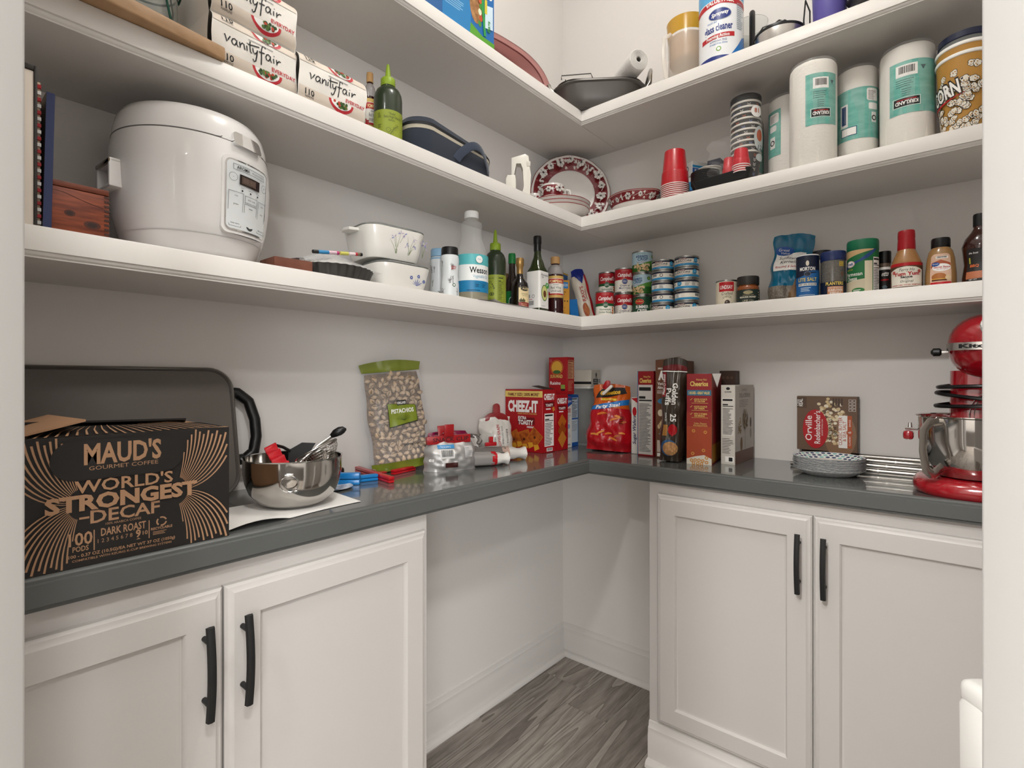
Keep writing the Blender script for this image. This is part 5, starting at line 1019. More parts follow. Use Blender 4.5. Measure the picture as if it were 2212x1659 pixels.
t = thing('clear_container', 'tall clear plastic container in the corner under the small oatmeal box', 'container', (.140, -.0565, z)); MB().prism(rrect(.115, .090, .015, 4), 0, .228, mat('#e9ebea', .05, 0, .9, ior=1.15)).build('body', t); MB().prism(rrect(.119, .094, .016, 4), .228, .238, mat('#d4d2cc', .3), bev=.002).build('lid', t)
W, D, H = .100, .088, .064; t = carton('oatmeal_box', 'small cream carton lying on top of the clear container in the corner', 'box', (.148, -.060, z+.2385), .12, W, D, H, mat('#cfc9bc', .5))
p = front(W, D, H); p.rect(-W/2, H*.12, W/2, H*.28, INK); p.bars(-W*.4, H*.4, -W*.2, H*.9, 3, GREY, 3); p.build('front_print', t); p = rside(W, D, H); p.rect(-D*.30, H*.10, D*.22, H*.45, INK); p.text('MAPLE &', -D*.04, H*.30, H*.09, WHT, D*.3); p.text('BROWN SUGAR', -D*.04, H*.17, H*.09, WHT, D*.42); p.barcode(D*.27, H*.12, D*.46, H*.5); p.disc(D*.02, H*.70, H*.10, INK, H*.14); p.text('QUAKER', D*.02, H*.49, H*.07, INK, D*.2, bold=.03); p.build('side_print', t)
P_ = Pouch(.088, .220, .05, lambda q: .85*(1-.7*sstep(.6, 1, q))+.05, wrk=.004, seed=13); t = thing('chip_bag', 'dark teal snack bag squeezed between the blue box and the orange bag', 'bag', (.262, -.102, z), .62)
P_.sheet(MB(), mat('#10454c', .25, coat=.3), 0, 1).build('pouch', t); p = P_.pr(); p.rect(-.036, .10, -.008, .155, mat('#b9bcb8', .5)); p.bars(-.034, .102, -.01, .153, 12, GREY, 4, .4); p.rect(-.034, .04, -.014, .07, WHT)
for k in range(7): p.disc(-.03+.009*k, .185+.008*math.sin(k*2), .006, mat('#c4c8b0' if k % 2 else '#7d8a5a', .5), n=7)
p.line([(-.02, .165), (.0, .178), (.03, .185)], .0025, WHT); p.pts([(-.04, .075), (-.02, .085), (-.03, .10)], mat('#c4582a', .5)); p.text('KE', -.02, .015, .016, mat('#cfd6d6', .5), bold=.03); p.build('print', t); tilt(t, math.radians(-3), math.radians(2))
# ------------------------------------------------------------------ orange and red puffs bag
P_ = Pouch(.172, .245, .085, lambda q: (.55+.45*sstep(0, .15, q))*(1-.85*sstep(.55, .95, q))+.03, wid=lambda q: 1-.24*sstep(.15, .9, q)+.05*sstep(.85, 1, q), wrk=.006, seed=15)
t = thing('puffs_bag', 'red and orange cheese puffs bag leaning on the wafer box', 'bag', (.330, -.186, z+.004), .26); P_.sheet(MB(), mat('#b00f1c', .25, coat=.4), 0, .63).build('pouch', t); P_.sheet(MB(), mat('#c75a17', .25, coat=.4), .63, 1).build('upper_pouch', t)
p = P_.pr(.008); p.pts([(-.068, .145), (-.02, .150), (.070, .170), (.066, .190), (.02, .178), (-.045, .165), (-.068, .160)], mat('#1a6fb8', .4)); p.text('Party Size!', -.004, .156, .012, WHT, .092, shear=.2, rot=.14, bold=.03)
p.pts([(-.055, .190), (.0, .196), (.055, .212), (.05, .236), (-.035, .226)], INK); p.text('Cheetos', 0, .205, .015, mat('#dfae2c', .5), .072, rot=.13, bold=.05); p.rect(-.03, .182, .028, .190, mat('#e8c63a', .5)); p.text('Crunchy', 0, .183, .005, CRD, .03, bold=.02)
rn = random.Random(5)
for k in range(11):
    u, v = rn.uniform(-.06, .055), rn.uniform(.035, .135); a = rn.uniform(-.3, .5); L = rn.uniform(.018, .032); p.line([(u, v), (u+L*.5*math.cos(a), v+L*.5*math.sin(a)+.002), (u+L*math.cos(a), v+L*math.sin(a))], [.005, .0075, .004], mat(('#d9782a', '#e08e3c', '#c4621c')[k % 3], .5))
p.bars(.045, .10, .062, .13, 4, CZD, 4); p.build('print', t); tilt(t, math.radians(-6), math.radians(2))
t = thing('bag_clip', 'red and white clip holding the cheese puffs bag shut', 'clip', (.335, -.192, z+.222), .30); W_ = mat('#dcd8d0', .35)
MB().box(-.024, .024, -.010, .010, 0, .011, W_, .003, xf=Matrix.Rotation(-.75, 4, 'Y')).build('jaw', t); MB().prism(rrect(.018, .034, .008, 5, 0, .012), 0, .006, mat('#a3101a', .3), xf=Matrix.Translation((-.014, 0, .012)) @ Matrix.Rotation(.5, 4, 'Y') @ Matrix.Rotation(PI/2, 4, 'X'), bev=.001).build('lever', t); MB().prism(rrect(.016, .03, .007, 5, 0, .012), 0, .005, mat('#a3101a', .3), xf=Matrix.Translation((-.004, .004, .012)) @ Matrix.Rotation(.1, 4, 'Y') @ Matrix.Rotation(PI/2, 4, 'X'), bev=.001).build('lever', t)
# ------------------------------------------------------------------ boxes along the back wall
def on_counter(name, label, x1, yf, w, d, h, rz, m, cat='box'):   # given: front right bottom corner
    c, s_ = math.cos(rz), math.sin(rz); cx = x1-w/2*c-d/2*s_; cy = yf-w/2*s_+d/2*c
    return carton(name, label, cat, (cx, cy, z), rz, w, d, h, m)
W, D, H = .030, .16, .201; t = on_counter('wafer_box', 'white sugar wafers box, narrow side out, beside the cheese puffs', .4495, -.180, W, D, H, 0, mat('#d9d6d0', .45)); p = front(W, D, H); p.pts([(-W/2, H*.98), (W/2, H*.88), (W/2, H)], RED); p.disc(-.002, H*.75, .008, RED, .016); p.text('Sugar Wafers', .003, H*.42, .012, mat('#1c2a5a', .5), H*.5, rot=PI/2, bold=.02, shear=.2); p.build('front_print', t)
CHR = mat('#8c1219', .4)
def cheerios(p, W, H, side):
    p.text('Honey Nut', W*.10, H*.925, H*.022, YEL, W*.42); p.text('Cheerios', 0, H*.865, H*.05, YEL, W*.72, bold=.03)
W, D, H = .060, .185, .293; t = on_counter('cereal_box', 'honey oat cereal box showing its nutrition panel', .5175, -.207, W, D, H, 0, CHR); p = front(W, D, H); cheerios(p, W, H, 1); p.nutri(-W*.44, H*.02, W*.44, H*.84, mat('#c9c5c0', .5), None, 6, 34); p.rect(-W/2, 0, -W/2+.002, H, mat('#3a8ab0', .4)); p.build('front_print', t)
MB().box(-W/2, W/2, -D/2, D/2, H, H+.001, mat('#9a958e', .6)).build('top_flap', t)
BRN = mat('#6d4630', .45); W, D, H = .062, .182, .330; t = on_counter('cereal_box', 'tall brown vanilla almond cereal box with open top', .590, -.215, W, D, H, 0, BRN); p = front(W, D, H); p.text('SPECIAL', -W*.16, H*.905, H*.016, WHT, W*.4, bold=.02); p.text('K', -W*.12, H*.80, H*.085, WHT, W*.42, shear=.3, bold=.05); p.text('Vanilla', -W*.13, H*.745, H*.030, WHT, W*.5, bold=.02); p.text('Almond', -W*.11, H*.705, H*.030, WHT, W*.54, bold=.02); p.bars(-W*.4, H*.66, W*.2, H*.695, 3, WHT, 4, .3); p.disc(-W*.05, H*.58, W*.32, mat('#3a7aa4', .5), H*.03); p.disc(-W*.2, H*.46, W*.16, mat('#d9c9b0', .5), H*.035)
for k in range(9): p.disc(-W*.3+W*.07*k, H*(.32+.018*k), .005, mat('#c9a070' if k % 2 else '#dcc49c', .5), .008, n=8)
p.text('CONNECT', -W*.1, H*.24, H*.012, WHT, W*.4); p.text('K', 0, H*.19, H*.035, WHT, shear=.3, bold=.03); p.rect(-W*.40, H*.06, W*.42, H*.18, mat('#d4c4b8', .5)); p.rect(-W*.4, H*.015, W*.1, H*.05, WHT); p.build('front_print', t)
MB().add([(-W/2, -D/2, H), (W/2, -D/2, H), (W/2+.004, -D*.1, H+.014), (-W/2, -D*.15, H+.004)], [(0, 1, 2, 3)], mat('#a08468', .7)).build('top_flap', t); MB().box(-W/2+.002, W/2-.002, -D/2+.02, D/2-.002, H-.0002, H+.0004, mat('#241812', .8)).build('opening_shade', t)  # flat dark sheet on the closed top paints in the shaded inside
P_ = Pouch(.074, .335, .056, lambda q: (.6+.4*sstep(0, .1, q))*(1-.75*sstep(.62, .96, q))+.02, wid=lambda q: 1+.06*sstep(.6, 1, q), wrk=.004, seed=21); t = thing('cereal_bag', 'tall dark brown cereal bag leaning between the cereal boxes', 'bag', (.605, -.266, z+.002), .26)
MB_ = mat('#3b3027', .25, coat=.35); P_.sheet(MB(), MB_, .0, .93).build('pouch', t); P_.sheet(MB(), mat('#332a22', .3, coat=.3), .93, 1).build('seal', t)
p = P_.pr(.008); rect_ = mat('#8e1820', .4); p.rect(-.040, .205, -.024, .285, rect_); p.text('Malt-O-Meal', -.028, .245, .009, WHT, .066, rot=PI/2, bold=.02); p.text('Golden', -.002, .215, .016, WHT, .070, rot=-PI/2, bold=.03); p.text('Puffs', -.022, .205, .016, WHT, .055, rot=-PI/2, bold=.03); p.text('25', -.004, .138, .018, WHT, rot=-PI/2, bold=.02); p.text('OUNCES', -.022, .14, .006, WHT, .028, rot=-PI/2)
p.rect(-.026, .080, -.012, .115, mat('#b07a3a', .5)); p.disc(.004, .100, .014, RED, .018); p.pts([(-.006, .096), (.014, .096), (.004, .078)], RED)
p.disc(-.005, .042, .026, mat('#2a5a8a', .4), .026); p.disc(.0, .040, .024, mat('#a8764a', .4, noise=('#d0a06a', 140, (1, 1, 1))), .022); rect_line(p, -.002, .235, .012, .30, .0008, WHT); p.rect(-.036, .292, .036, .312, mat('#6a171b', .35)); p.rect(-.036, .287, .036, .290, WHT); p.build('print', t); tilt(t, math.radians(-5), math.radians(2))
W, D, H = .0745, .178, .282; t = on_counter('cereal_box', 'red honey oat cereal box with torn white flap in front of the brown box', .7355, -.266, W, D, H, .17, CHR); p = front(W, D, H); p.rect(-W/2, 0, W/2, H*.45, mat('#a3401a', .4)); p.rect(-W/2, H*.42, W/2, H*.58, mat('#962818', .4)); cheerios(p, W, H, 0); p.rect(-W*.48, H*.76, W*.48, H*.82, mat('#1f6a8a', .4)); p.text('2 BOXES - GREAT VALUE', 0, H*.775, H*.028, YEL, W*.84, bold=.03)
for v, a, b in ((.71, 'GOOD SOURCE', 'OF CALCIUM'), (.63, 'GOOD SOURCE', 'OF FIBER'), (.55, 'WITH 12 VITAMINS', 'AND MINERALS')): p.text(a, W*.06, H*v, H*.017, YEL, W*.52, bold=.02); p.text(b, W*.02, H*(v-.022), H*.017, YEL, W*.42, bold=.02); p.rect(-W*.30, H*(v-.035), W*.36, H*(v-.032), YEL); p.line([(-W*.36, H*(v+.006)), (-W*.33, H*v), (-W*.27, H*(v+.02))], .0012, YEL)
p.text('Celiac Disease', W*.05, H*.445, H*.018, YEL, W*.5); p.text('FOUNDATION', W*.05, H*.42, H*.018, YEL, W*.55); p.pts([(-W/2, 0), (W/2, 0), (W/2, H*.07), (W*.2, H*.11), (-W*.15, H*.09), (-W/2, H*.06)], mat('#d9d2c4', .4))
for k, (u, v) in enumerate(((-.22, .37), (.25, .36), (.18, .16), (-.25, .12), (.30, .08), (-.3, .045), (-.15, .05), (0, .05), (.15, .045), (.3, .03), (-.22, .015), (-.05, .015), (.1, .012))): p.ring(W*u, H*v, .0038, .003, mat('#c98a3c', .5), n=14)
p.build('front_print', t); p = rside(W, D, H); p.rect(-D/2, 0, -D/2+.003, H, YEL); p.bars(-D*.4, H*.05, D*.3, H*.2, 6, YEL, 3, .3); p.rect(-D/2, H*.02, D/2, H*.22, mat('#a8741e', .4)); p.build('side_print', t)
f = MB(); f.add([(-W*.05, -D*.45, H+.002), (W*.5, -D*.5, H), (W*.5, D*.1, H), (W*.1, D*.1, H+.004)], [(0, 1, 2, 3)], mat('#9fb4bf', .5)); f.add([(W*.5+.001, -D*.49, H), (W*.5+.022, -D*.30, H+.001), (W*.5+.012, -D*.36, H-.042)], [(0, 2, 1)], WHT); f.build('torn_flap', t)
W, D, H = .052, .046, .294; t = on_counter('snack_box', 'dark brown box tucked behind the red cereal box', .738, -.052, W, D, H, 0, mat('#4c362c', .5)); p = front(W, D, H)
for k in range(3): p.ring(W*(-.25+.27*k), H*.92, .003, .0006, mat('#b08a6a', .5)); 
p.build('front_print', t)
W, D, H = .0425, .190, .247; t = on_counter('oat_cereal_box', 'light grey oat cereal box with brown base, rightmost of the cereals', .787, -.2087, W, D, H, .0, mat('#b9b3aa', .45)); p = front(W, D, H); p.rect(-W/2, 0, W/2, H, mat('#cbc6bd', .5)); p.disc(0, H*.955, W*.14, INK, H*.018); p.text('QUAKER', 0, H*.905, H*.016, INK, W*.5, bold=.03); p.nutri(-W*.42, H*.36, W*.42, H*.84, mat('#d6d2ca', .5), None, 5, 20); p.bars(-W*.42, H*.14, W*.42, H*.34, 10, INK, 4, .3); p.rect(-W*.2, H*.03, W*.4, H*.10, WHT); p.rect(W*.05, H*.04, W*.32, H*.09, INK); p.build('front_print', t)
p = rside(W, D, H); p.rect(-D/2, 0, D/2, H*.16, mat('#6a4230', .5)); GR = mat('#6f6a62', .5); p.text('SIMPLY', -D*.0, H*.92, H*.03, GR, D*.3); p.text('DELICIOUS', 0, H*.84, H*.05, GR, D*.6, bold=.01); p.bars(-D*.3, H*.72, D*.3, H*.82, 5, GR, 3, .25); rn = random.Random(3)
p.line([(.005, H*.17), (.005, H*.42)], .006, mat('#98938a', .4)); p.disc(.005, H*.55, D*.16, mat('#98938a', .4), H*.14)
for k in range(60): a, q = rn.uniform(0, 6.3), rn.random()**.5; p.disc(.005+D*.13*q*math.cos(a), H*.55+H*.12*q*math.sin(a), .004, mat(('#8a7450', '#6b563a', '#a8906a')[k % 3], .6), n=6)
for k in range(26): p.disc(-D*.27+D*.09*rn.uniform(-1, 1), H*(.48+.10*rn.uniform(-1, 1)), .005, mat(('#8a7450', '#b09870')[k % 2], .6), .003, n=6)
for u, v, r_, c in ((-.18, .24, .016, '#7a5a34'), (.33, .50, .012, '#54463a'), (.33, .36, .012, '#8a8478')): p.disc(D*u, H*v, r_*.7, mat(c, .6), r_*1.4)
p.build('side_print', t)
# ------------------------------------------------------------------ steel pans, popcorn box, paper plates
TRM = mat('#8f8b86', .22, 1)
for k in range(3):
    t = thing('steel_tray', ('lowest', 'middle', 'top')[k]+' of three narrow steel trays stacked along the back wall', 'tray', (1.17, -.060, z+k*.0140), 0, 'stacked steel trays'); L = .50-.012*k
    MB().box(-L/2, L/2, -.046, .046, .0, .003, STEEL).build('base', t); mb = MB()
    mb.tube([(-L/2, -.046, .0075), (L/2, -.046, .0075)], .0058, TRM, 12); mb.tube([(-L/2, .046, .0075), (L/2, .046, .0075)], .0058, TRM, 12); mb.build('rolled_rim', t); MB().tube([(-.03+.02*k, -.046, .0075), (-.0265+.02*k, -.046, .0075)], .0066, STEEL, 12).build('seam', t)
W, D, H = .163, .028, .168; BRP = mat('#6b5240', .45); t = carton('popcorn_box', 'brown microwave popcorn box standing on its side against the back wall', 'box', (1.004, -.024, ZC+.0445), -.02, W, D, H, BRP)
p = front(W, D, H); p.rect(-W*.5, H*.78, -W*.33, H*.98, mat('#54402f', .5)); p.text('Only', -W*.455, H*.88, .009, WHT, .020, rot=PI/2); p.text('REAL', -W*.40, H*.88, .009, WHT, .024, rot=PI/2, bold=.02); rn = random.Random(6)
p.disc(W*.22, H*.30, W*.26, mat('#8a6a50', .4), H*.42)
for k in range(120): a, q = rn.uniform(0, 6.3), rn.random()**.5; p.disc(W*(.06+.22*q*math.cos(a))+W*.12*(.5-rn.random()), H*(.55+.42*q*math.sin(a)), .0052, mat(('#e6d6b4', '#d4bc90', '#efe6d0', '#bfa276')[k % 4], .6), .0045, n=7)
p.disc(-W*.18, H*.40, W*.215, mat('#b3141f', .4), H*.36); p.text('Orville', -W*.24, H*.41, .0175, WHT, H*.46, rot=PI/2, bold=.01); p.text("Redenbacher's", -W*.10, H*.43, .0155, WHT, H*.60, rot=PI/2, bold=.01); p.text('GOURMET POPPING CORN', -W*.055, H*.43, .0035, WHT, H*.3, rot=PI/2)
p.text('NATURALS', W*.095, H*.40, .009, INK, H*.38, rot=PI/2); p.text('light', W*.16, H*.36, .009, INK, H*.18, rot=PI/2, shear=.2); ORG = mat('#b5542c', .45); p.rect(W*.20, H*.08, W*.34, H*.66, WHT); p.text('CLASSIC BUTTER', W*.255, H*.38, .0085, ORG, H*.50, rot=PI/2, bold=.01); p.text('& SEA SALT', W*.32, H*.38, .0085, ORG, H*.36, rot=PI/2, bold=.01); p.rect(W*.34, H*.08, W*.41, H*.66, ORG); p.disc(W*.375, H*.36, .0085, ORG); p.text('6', W*.40, H*.365, .009, WHT, rot=PI/2); p.text('CLASSIC', W*.39, H*.21, .0045, WHT, H*.17, rot=PI/2); p.text('BAGS', W*.39, H*.53, .0045, WHT, H*.12, rot=PI/2)
for k in range(8): rect_line(p, W*(.36+.06*(k % 2)), H*(.74+.055*(k//2)), W*(.41+.06*(k % 2)), H*(.785+.055*(k//2)), .0008, WHT)
for k in range(4): p.rect(W*(.10+.045*k), H*(.82+.02*(k % 2)), W*(.13+.045*k), H*.97, mat('#4a382c', .5))
p.build('front_print', t); p = rside(W, D, H); p.rect(-D/2, 0, D/2, H, mat('#5a5048', .5)); p.bars(-D*.2, H*.1, D*.2, H*.9, 18, GREY, 4, .3); p.build('side_print', t)
x, y, r = cyl(1713, 1871, 'R', .200); PLS = mat('#eceae6', .5, noise=('#a9b0b8', 170, (1, 1, 2.5))); PLW = mat('#e2d5ca', .5); pm = None; N_ = 13
for k in range(N_):
    t = thing('paper_plate', 'topmost paper plate of the stack with blue and teal leaf rim' if k == N_-1 else 'patterned paper plate in the stack beneath the topmost plate', 'plate', (x+.0012*math.sin(k*1.9), y+.0012*math.cos(k*2.7), z+k*.0028), k*1.1 if k < N_-1 else 0, 'stacked paper plates')
    if pm is None: o = MB().lathe([(r*.62, 0), (r*.70, .0008), (r*.93, .0135), (r*.985, .0165), (r*1.0, .0162), (r*1.0, .0172)], PLS, 56, cap=False).build('rim', t); pm = o.data
    else: o = bpy.data.objects.new('rim', pm); COL.objects.link(o); o.parent = t
o = lathe_part('centre', t, [(r*.66, .0016), (r*.001+.0005, .0014)][::-1], PLW, 56, cap=False)
f = lambda u, v, off: Vector((math.cos(u)*(r*.68+v*r*.29), math.sin(u)*(r*.68+v*r*.29), .0018+.0142*min(1, v*1.05)+off))
p = Print(f, .2, .34); rows = []
NV, TL = mat('#1c2c56', .5), mat('#7fb5b0', .5); p.rect(-PI, .0, PI*.999, .98, mat('#dedfdb', .5))
for rw, (v, n_) in enumerate(((.18, 26), (.50, 30), (.82, 34))):
    for k in range(n_): a = -PI+2*PI*(k+.5*(rw % 2)+.25)/n_; p.disc(a, v, 2.4/n_, NV if (k+rw) % 3 else TL, .12, n=8)
p.build('leaf_rim', t)
# ================================================================== middle shelf
z = Z2+.0003
# cutting board lying over the shelf edge
t = thing('cutting_board', 'thick light wooden cutting board jutting over the middle shelf edge', 'cutting board', (.2806, -1.4945, z), 0)
BW_ = mat('#b3906c', .5, noise=('#a4805a', 7, (6, 1, 12)), bump=(40, .08, .001)); a_ = math.atan2(-.185, .0235)
MB().box(0, .40, -.23, 0, 0, .025, BW_, .0035, 3).build('board', t); t.rotation_euler = (0, 0, a_)
p0_ = t.location.copy(); zt_ = z+.0255
# glass jar with green carrying straps on the board
t = thing('glass_jar', 'clear glass jar with dark green plastic straps standing on the cutting board', 'jar', (.150, -1.585, zt_), 0)
MB().lathe([(.040, 0), (.048, .004), (.051, .02), (.051, .13), (.044, .15), (.040, .155), (.038, .153), (.041, .148), (.048, .128), (.048, .02), (.04, .006), (.001, .005)], mat('#f2f6f4', .03, 0, .95, ior=1.35), 40).build('glass', t)
gs = MB(); GS = mat('#0f4a3a', .3)
for k in range(4):
    a = k*PI/2+.4; gs.tube([(.052*math.cos(a), .052*math.sin(a), .003), (.054*math.cos(a+.15), .054*math.sin(a+.15), .05), (.053*math.cos(a-.1), .053*math.sin(a-.1), .10), (.05*math.cos(a), .05*math.sin(a), .14)], .0022, GS, 8)
for zz in (.045, .12): gs.tube([(.0545*math.cos(k*PI/12), .0545*math.sin(k*PI/12), zz) for k in range(24)], .0022, GS, 8, closed=True)
gs.build('straps', t)
# grey fleece in a bag
P_ = Pouch(.13, .17, .065, lambda q: .8*(1-.4*sstep(.6, 1, q)), wrk=.009, seed=31); t = thing('fleece_bag', 'grey fluffy cloth in a clear bag behind the napkin packs', 'cloth', (.085, -1.47, z), PI/2-.2)
P_.sheet(MB(), mat('#8f8b88', .9, noise=('#6f6b69', 40, (1, 1, .2)), bump=(120, .8, .006), sheen=.5), 0, 1).build('cloth', t); tilt(t, 0); t.location = (.048, -1.43, z)
# ------------------------------------------------------------------ napkin packs
NW = mat('#e9e4dc', .55, bump=(55, .25, .003)); NB = mat('#dccfc0', .5)
VF = [[(0, .62), (.05, .5), (.12, .12), (.2, .35), (.3, .62)], [(.62, .5), (.52, .6), (.42, .52), (.37, .32), (.42, .14), (.52, .12), (.6, .3), (.64, .55), (.63, .25), (.70, .1)], [(.78, .55), (.80, .12), (.83, .38), (.92, .56), (1.0, .5), (1.02, .3), (1.05, .12)], [(1.14, .5), (1.16, .14)], [(1.15, .68), (1.18, .72)], [(1.30, .95), (1.31, .5), (1.33, .18), (1.4, .1)], [(1.2, .66), (1.5, .72), (1.8, .80)], [(1.45, .52), (1.48, .25), (1.56, .14), (1.65, .28), (1.70, .5), (1.67, .1), (1.60, -.3), (1.50, -.42), (1.44, -.25)], [(2.14, .92), (2.06, 1.06), (1.96, 1.0), (1.92, .7), (1.93, .1), (1.90, -.4)], [(1.78, .46), (2.1, .52)], [(2.42, .5), (2.32, .6), (2.22, .52), (2.17, .32), (2.22, .14), (2.32, .12), (2.4, .3), (2.44, .55), (2.43, .25), (2.50, .1)], [(2.62, .5), (2.64, .14)], [(2.63, .68), (2.66, .72)], [(2.8, .54), (2.82, .12), (2.86, .36), (2.96, .52), (3.06, .5)]]
def napkins(label, loc, rz, W, D, H, seed):
    t = thing('napkin_pack', label, 'napkins', loc, rz, 'packs of white napkins')
    def fm(u, v, off): 
        e = min(1, max(0, min(v, H-v)/.016)); x_ = u; return Vector((x_+.002*math.sin(v*70+seed), -D/2-.004*math.sin(PI*v/H)+.010*(1-e)**2-off+.0012*math.sin(u*60+seed)*math.sin(v*80), v))
    mb = MB(); mb.grid(lambda i, j: fm((i-.5)*W, j*H, 0), 24, 18, NW)
    mb.grid(lambda i, j: Vector(((i-.5)*W, -D/2+.010+(D-.012)*j, H+.002*math.sin(9*i)*math.sin(PI*j))), 12, 8, NW); mb.grid(lambda i, j: Vector((W/2-.0+.003*math.sin(PI*j), -D/2+.008+(D-.010)*i, j*H)), 8, 8, NW); mb.grid(lambda i, j: Vector((-W/2-.003*math.sin(PI*j), D/2-(D-.010)*i, j*H)), 8, 8, NW)
    mb.grid(lambda i, j: Vector(((.5-i)*W, D/2, j*H)), 4, 4, NW); mb.grid(lambda i, j: Vector(((i-.5)*W, D/2-j*(D-.01), 0)), 4, 4, NW); mb.build('wrapped_stack', t)
    p = Print(lambda u, v, off: fm(u, v, off+.0006), .012, .008)
    for b in (0, 1):                                  # printed bands along the bottom and top edges
        v0, v1 = (.002, H*.27) if b == 0 else (H*.80, H-.003)
        p.rect(-W*.49, v0, W*.49, v1, NB); p.text('110', -W*.34, v0+(v1-v0)*.42, .011, INK, .021, bold=.02); p.text('NAPKINS', -W*.34, v0+(v1-v0)*.22, .0035, INK, .020)
        c = W*.12; vc = v1-.001 if b == 0 else v1; RR = .030
        if b == 1: vc = v1
        vs = [(c+RR*math.cos(a), vc+RR*.72*math.sin(a)) for a in [PI+PI*k/18 for k in range(19)]]; p.pts([(u, max(v, v0+.0005)) for u, v in vs], mat('#c2303a', .45)); vs = [(c+RR*.82*math.cos(a), vc+RR*.54*math.sin(a)) for a in [PI+PI*k/18 for k in range(19)]]; p.pts([(u, max(v, v0+.001)) for u, v in vs], WHT)
        rn = random.Random(seed+b)
        for k in range(26): a, q = rn.uniform(PI, 2*PI), rn.random()**.6; p.disc(c+RR*.62*q*math.cos(a), max(v0+.003, vc-.002+RR*.36*q*math.sin(a)), .0032, mat(('#3c5a2c', '#5c7a3c', '#2c4420', '#b8402c')[k % 4], .5), n=6)
    for st in VF: p.line([(-W*.36+u*.036, H*.44+v*.026) for u, v in st], .0023, INK)
    p.text('EVERYDAY', W*.33, H*.30, .0075, mat('#c2303a', .5), W*.30, bold=.02, rot=-.03); p.bars(-W*.1, H*.71, W*.35, H*.735, 1, GREY, 3, .6); p.build('wrapper_print', t); return t
napkins('lower napkin pack of the left stack of two', (.262-.085, -1.433, z), PI/2+.04, .166, .165, .098, 1)
napkins('upper napkin pack of the left stack of two', (.258-.085, -1.430, z+.1005), PI/2+.02, .166, .165, .094, 2)
napkins('single napkin pack standing beside the vinegar bottle', (.268-.085, -1.2645, z), PI/2-.01, .162, .165, .099, 3)
# ------------------------------------------------------------------ navy lunch bag
t = thing('lunch_bag', 'soft navy blue zipped lunch bag lying on the middle shelf', 'bag', (.148, -.862, z), PI/2); NV = mat('#242c3a', .85, bump=(600, .3, .001), sheen=.3)
def lb(k, zz, s_=0): return [(a+.006*math.sin(b*30), b, zz+.014*(1-(abs(a)/.15)**2)*s_-.018*s_*(a/.15)) for a, b in rrect(.300*k, .205*k, .05*k, 7)]
MB().loft([lb(.94, 0), lb(1.0, .012), lb(1.0, .060, .6)], NV).build('body', t); MB().loft([lb(1.005, .060, .6), lb(1.005, .068, .7)], mat('#b5ad9c', .8)).build('piping', t); MB().loft([lb(1.012, .068, .7), lb(1.012, .074, .8)], mat('#121418', .6)).build('zipper', t); MB().loft([lb(1.0, .074, .8), lb(.97, .084, 1), lb(.7, .092, 1.1)], NV).build('lid', t)
sp_ = MB(); pa = [(-.02+.13*q, -.106-.018*math.sin(PI*q), .020+.052*math.sin(PI*q)**.8) for q in [k/16 for k in range(17)]]; sp_.tube(pa, .012, mat('#2c3648', .85, sheen=.3), 8, flat=.18, up=(0, 0, 1)); sp_.build('strap', t)
# ------------------------------------------------------------------ white hand mixer standing on end
x, y, r = cyl(1080, 1147, 'L', .165); t = thing('hand_mixer', 'white electric hand mixer standing on end beside the floral china', 'mixer', (x, y, z), face_cam(x, y)); HM = mat('#e2ddd2', .3, coat=.2); r = .052
xf = Matrix.Translation((0, .022, 0)) @ Matrix.Rotation(PI/2, 4, 'X')
MB().prism([(-r*.62, 0), (r*.05, 0), (r*.05, .085), (-r*.02, .10), (-r*.52, .10), (-r*.66, .085)], 0, .044, HM, xf=xf, bev=.005).build('motor_body', t)
MB().prism([(-r*.28, .095), (-r*.02, .095), (-r*.02, .142), (r*.40, .142), (r*.55, .12), (r*.62, .06), (r*.42, .02), (r*.02, .004), (r*.02, -.0), (r*.55, -.0), (r*.95, .02), (r, .10), (r*.86, .165), (r*.62, .172), (-r*.28, .158)], 0, .036, HM, xf=Matrix.Translation((0, .018, 0)) @ Matrix.Rotation(PI/2, 4, 'X'), bev=.004).build('handle_loop', t)
MB().box(r*.72, r*.98, -.02, -.014, .128, .145, mat('#cfcabf', .4), .002).build('switch', t)
MB().tube([(-r*1.0+.05*q, -.028+.006*math.sin(9*q), .030-.026*q) for q in [k/10 for k in range(11)]], .0022, HM, 8).tube([(-r*.95+.052*q, -.034+.005*math.sin(8*q), .022-.019*q) for q in [k/10 for k in range(11)]], .0022, HM, 8).build('cord', t)
# ------------------------------------------------------------------ red floral china
CW = mat('#e9e4de', .18, coat=.5); CRD2 = mat('#7a1a20', .25, coat=.4); CL_ = mat('#ded8d2', .3); CK = mat('#3a2a2c', .4)
def flower(p, u, v, ru, rv, k):
    for j in range(6): a = 2*PI*j/6+k; p.disc(u+ru*.55*math.cos(a), v+rv*.55*math.sin(a), ru*.42, CL_, rv*.42, n=8)
    p.disc(u, v, ru*.26, CK, rv*.26, n=7)
    for j in range(6): a = 2*PI*j/6+k+.5; p.line([(u+ru*.3*math.cos(a), v+rv*.3*math.sin(a)), (u+ru*.8*math.cos(a), v+rv*.8*math.sin(a))], min(ru, rv)*.08, CK)
def leaf(p, u, v, ru, rv, a):
    for d in (-.5, 0, .5):
        c, s_ = math.cos(a+d), math.sin(a+d); n_, m_ = -s_, c; p.pts([(u, v), (u+ru*.55*c+ru*.2*n_, v+rv*.55*s_+rv*.2*m_), (u+ru*c, v+rv*s_), (u+ru*.55*c-ru*.2*n_, v+rv*.55*s_-rv*.2*m_)], CL_)
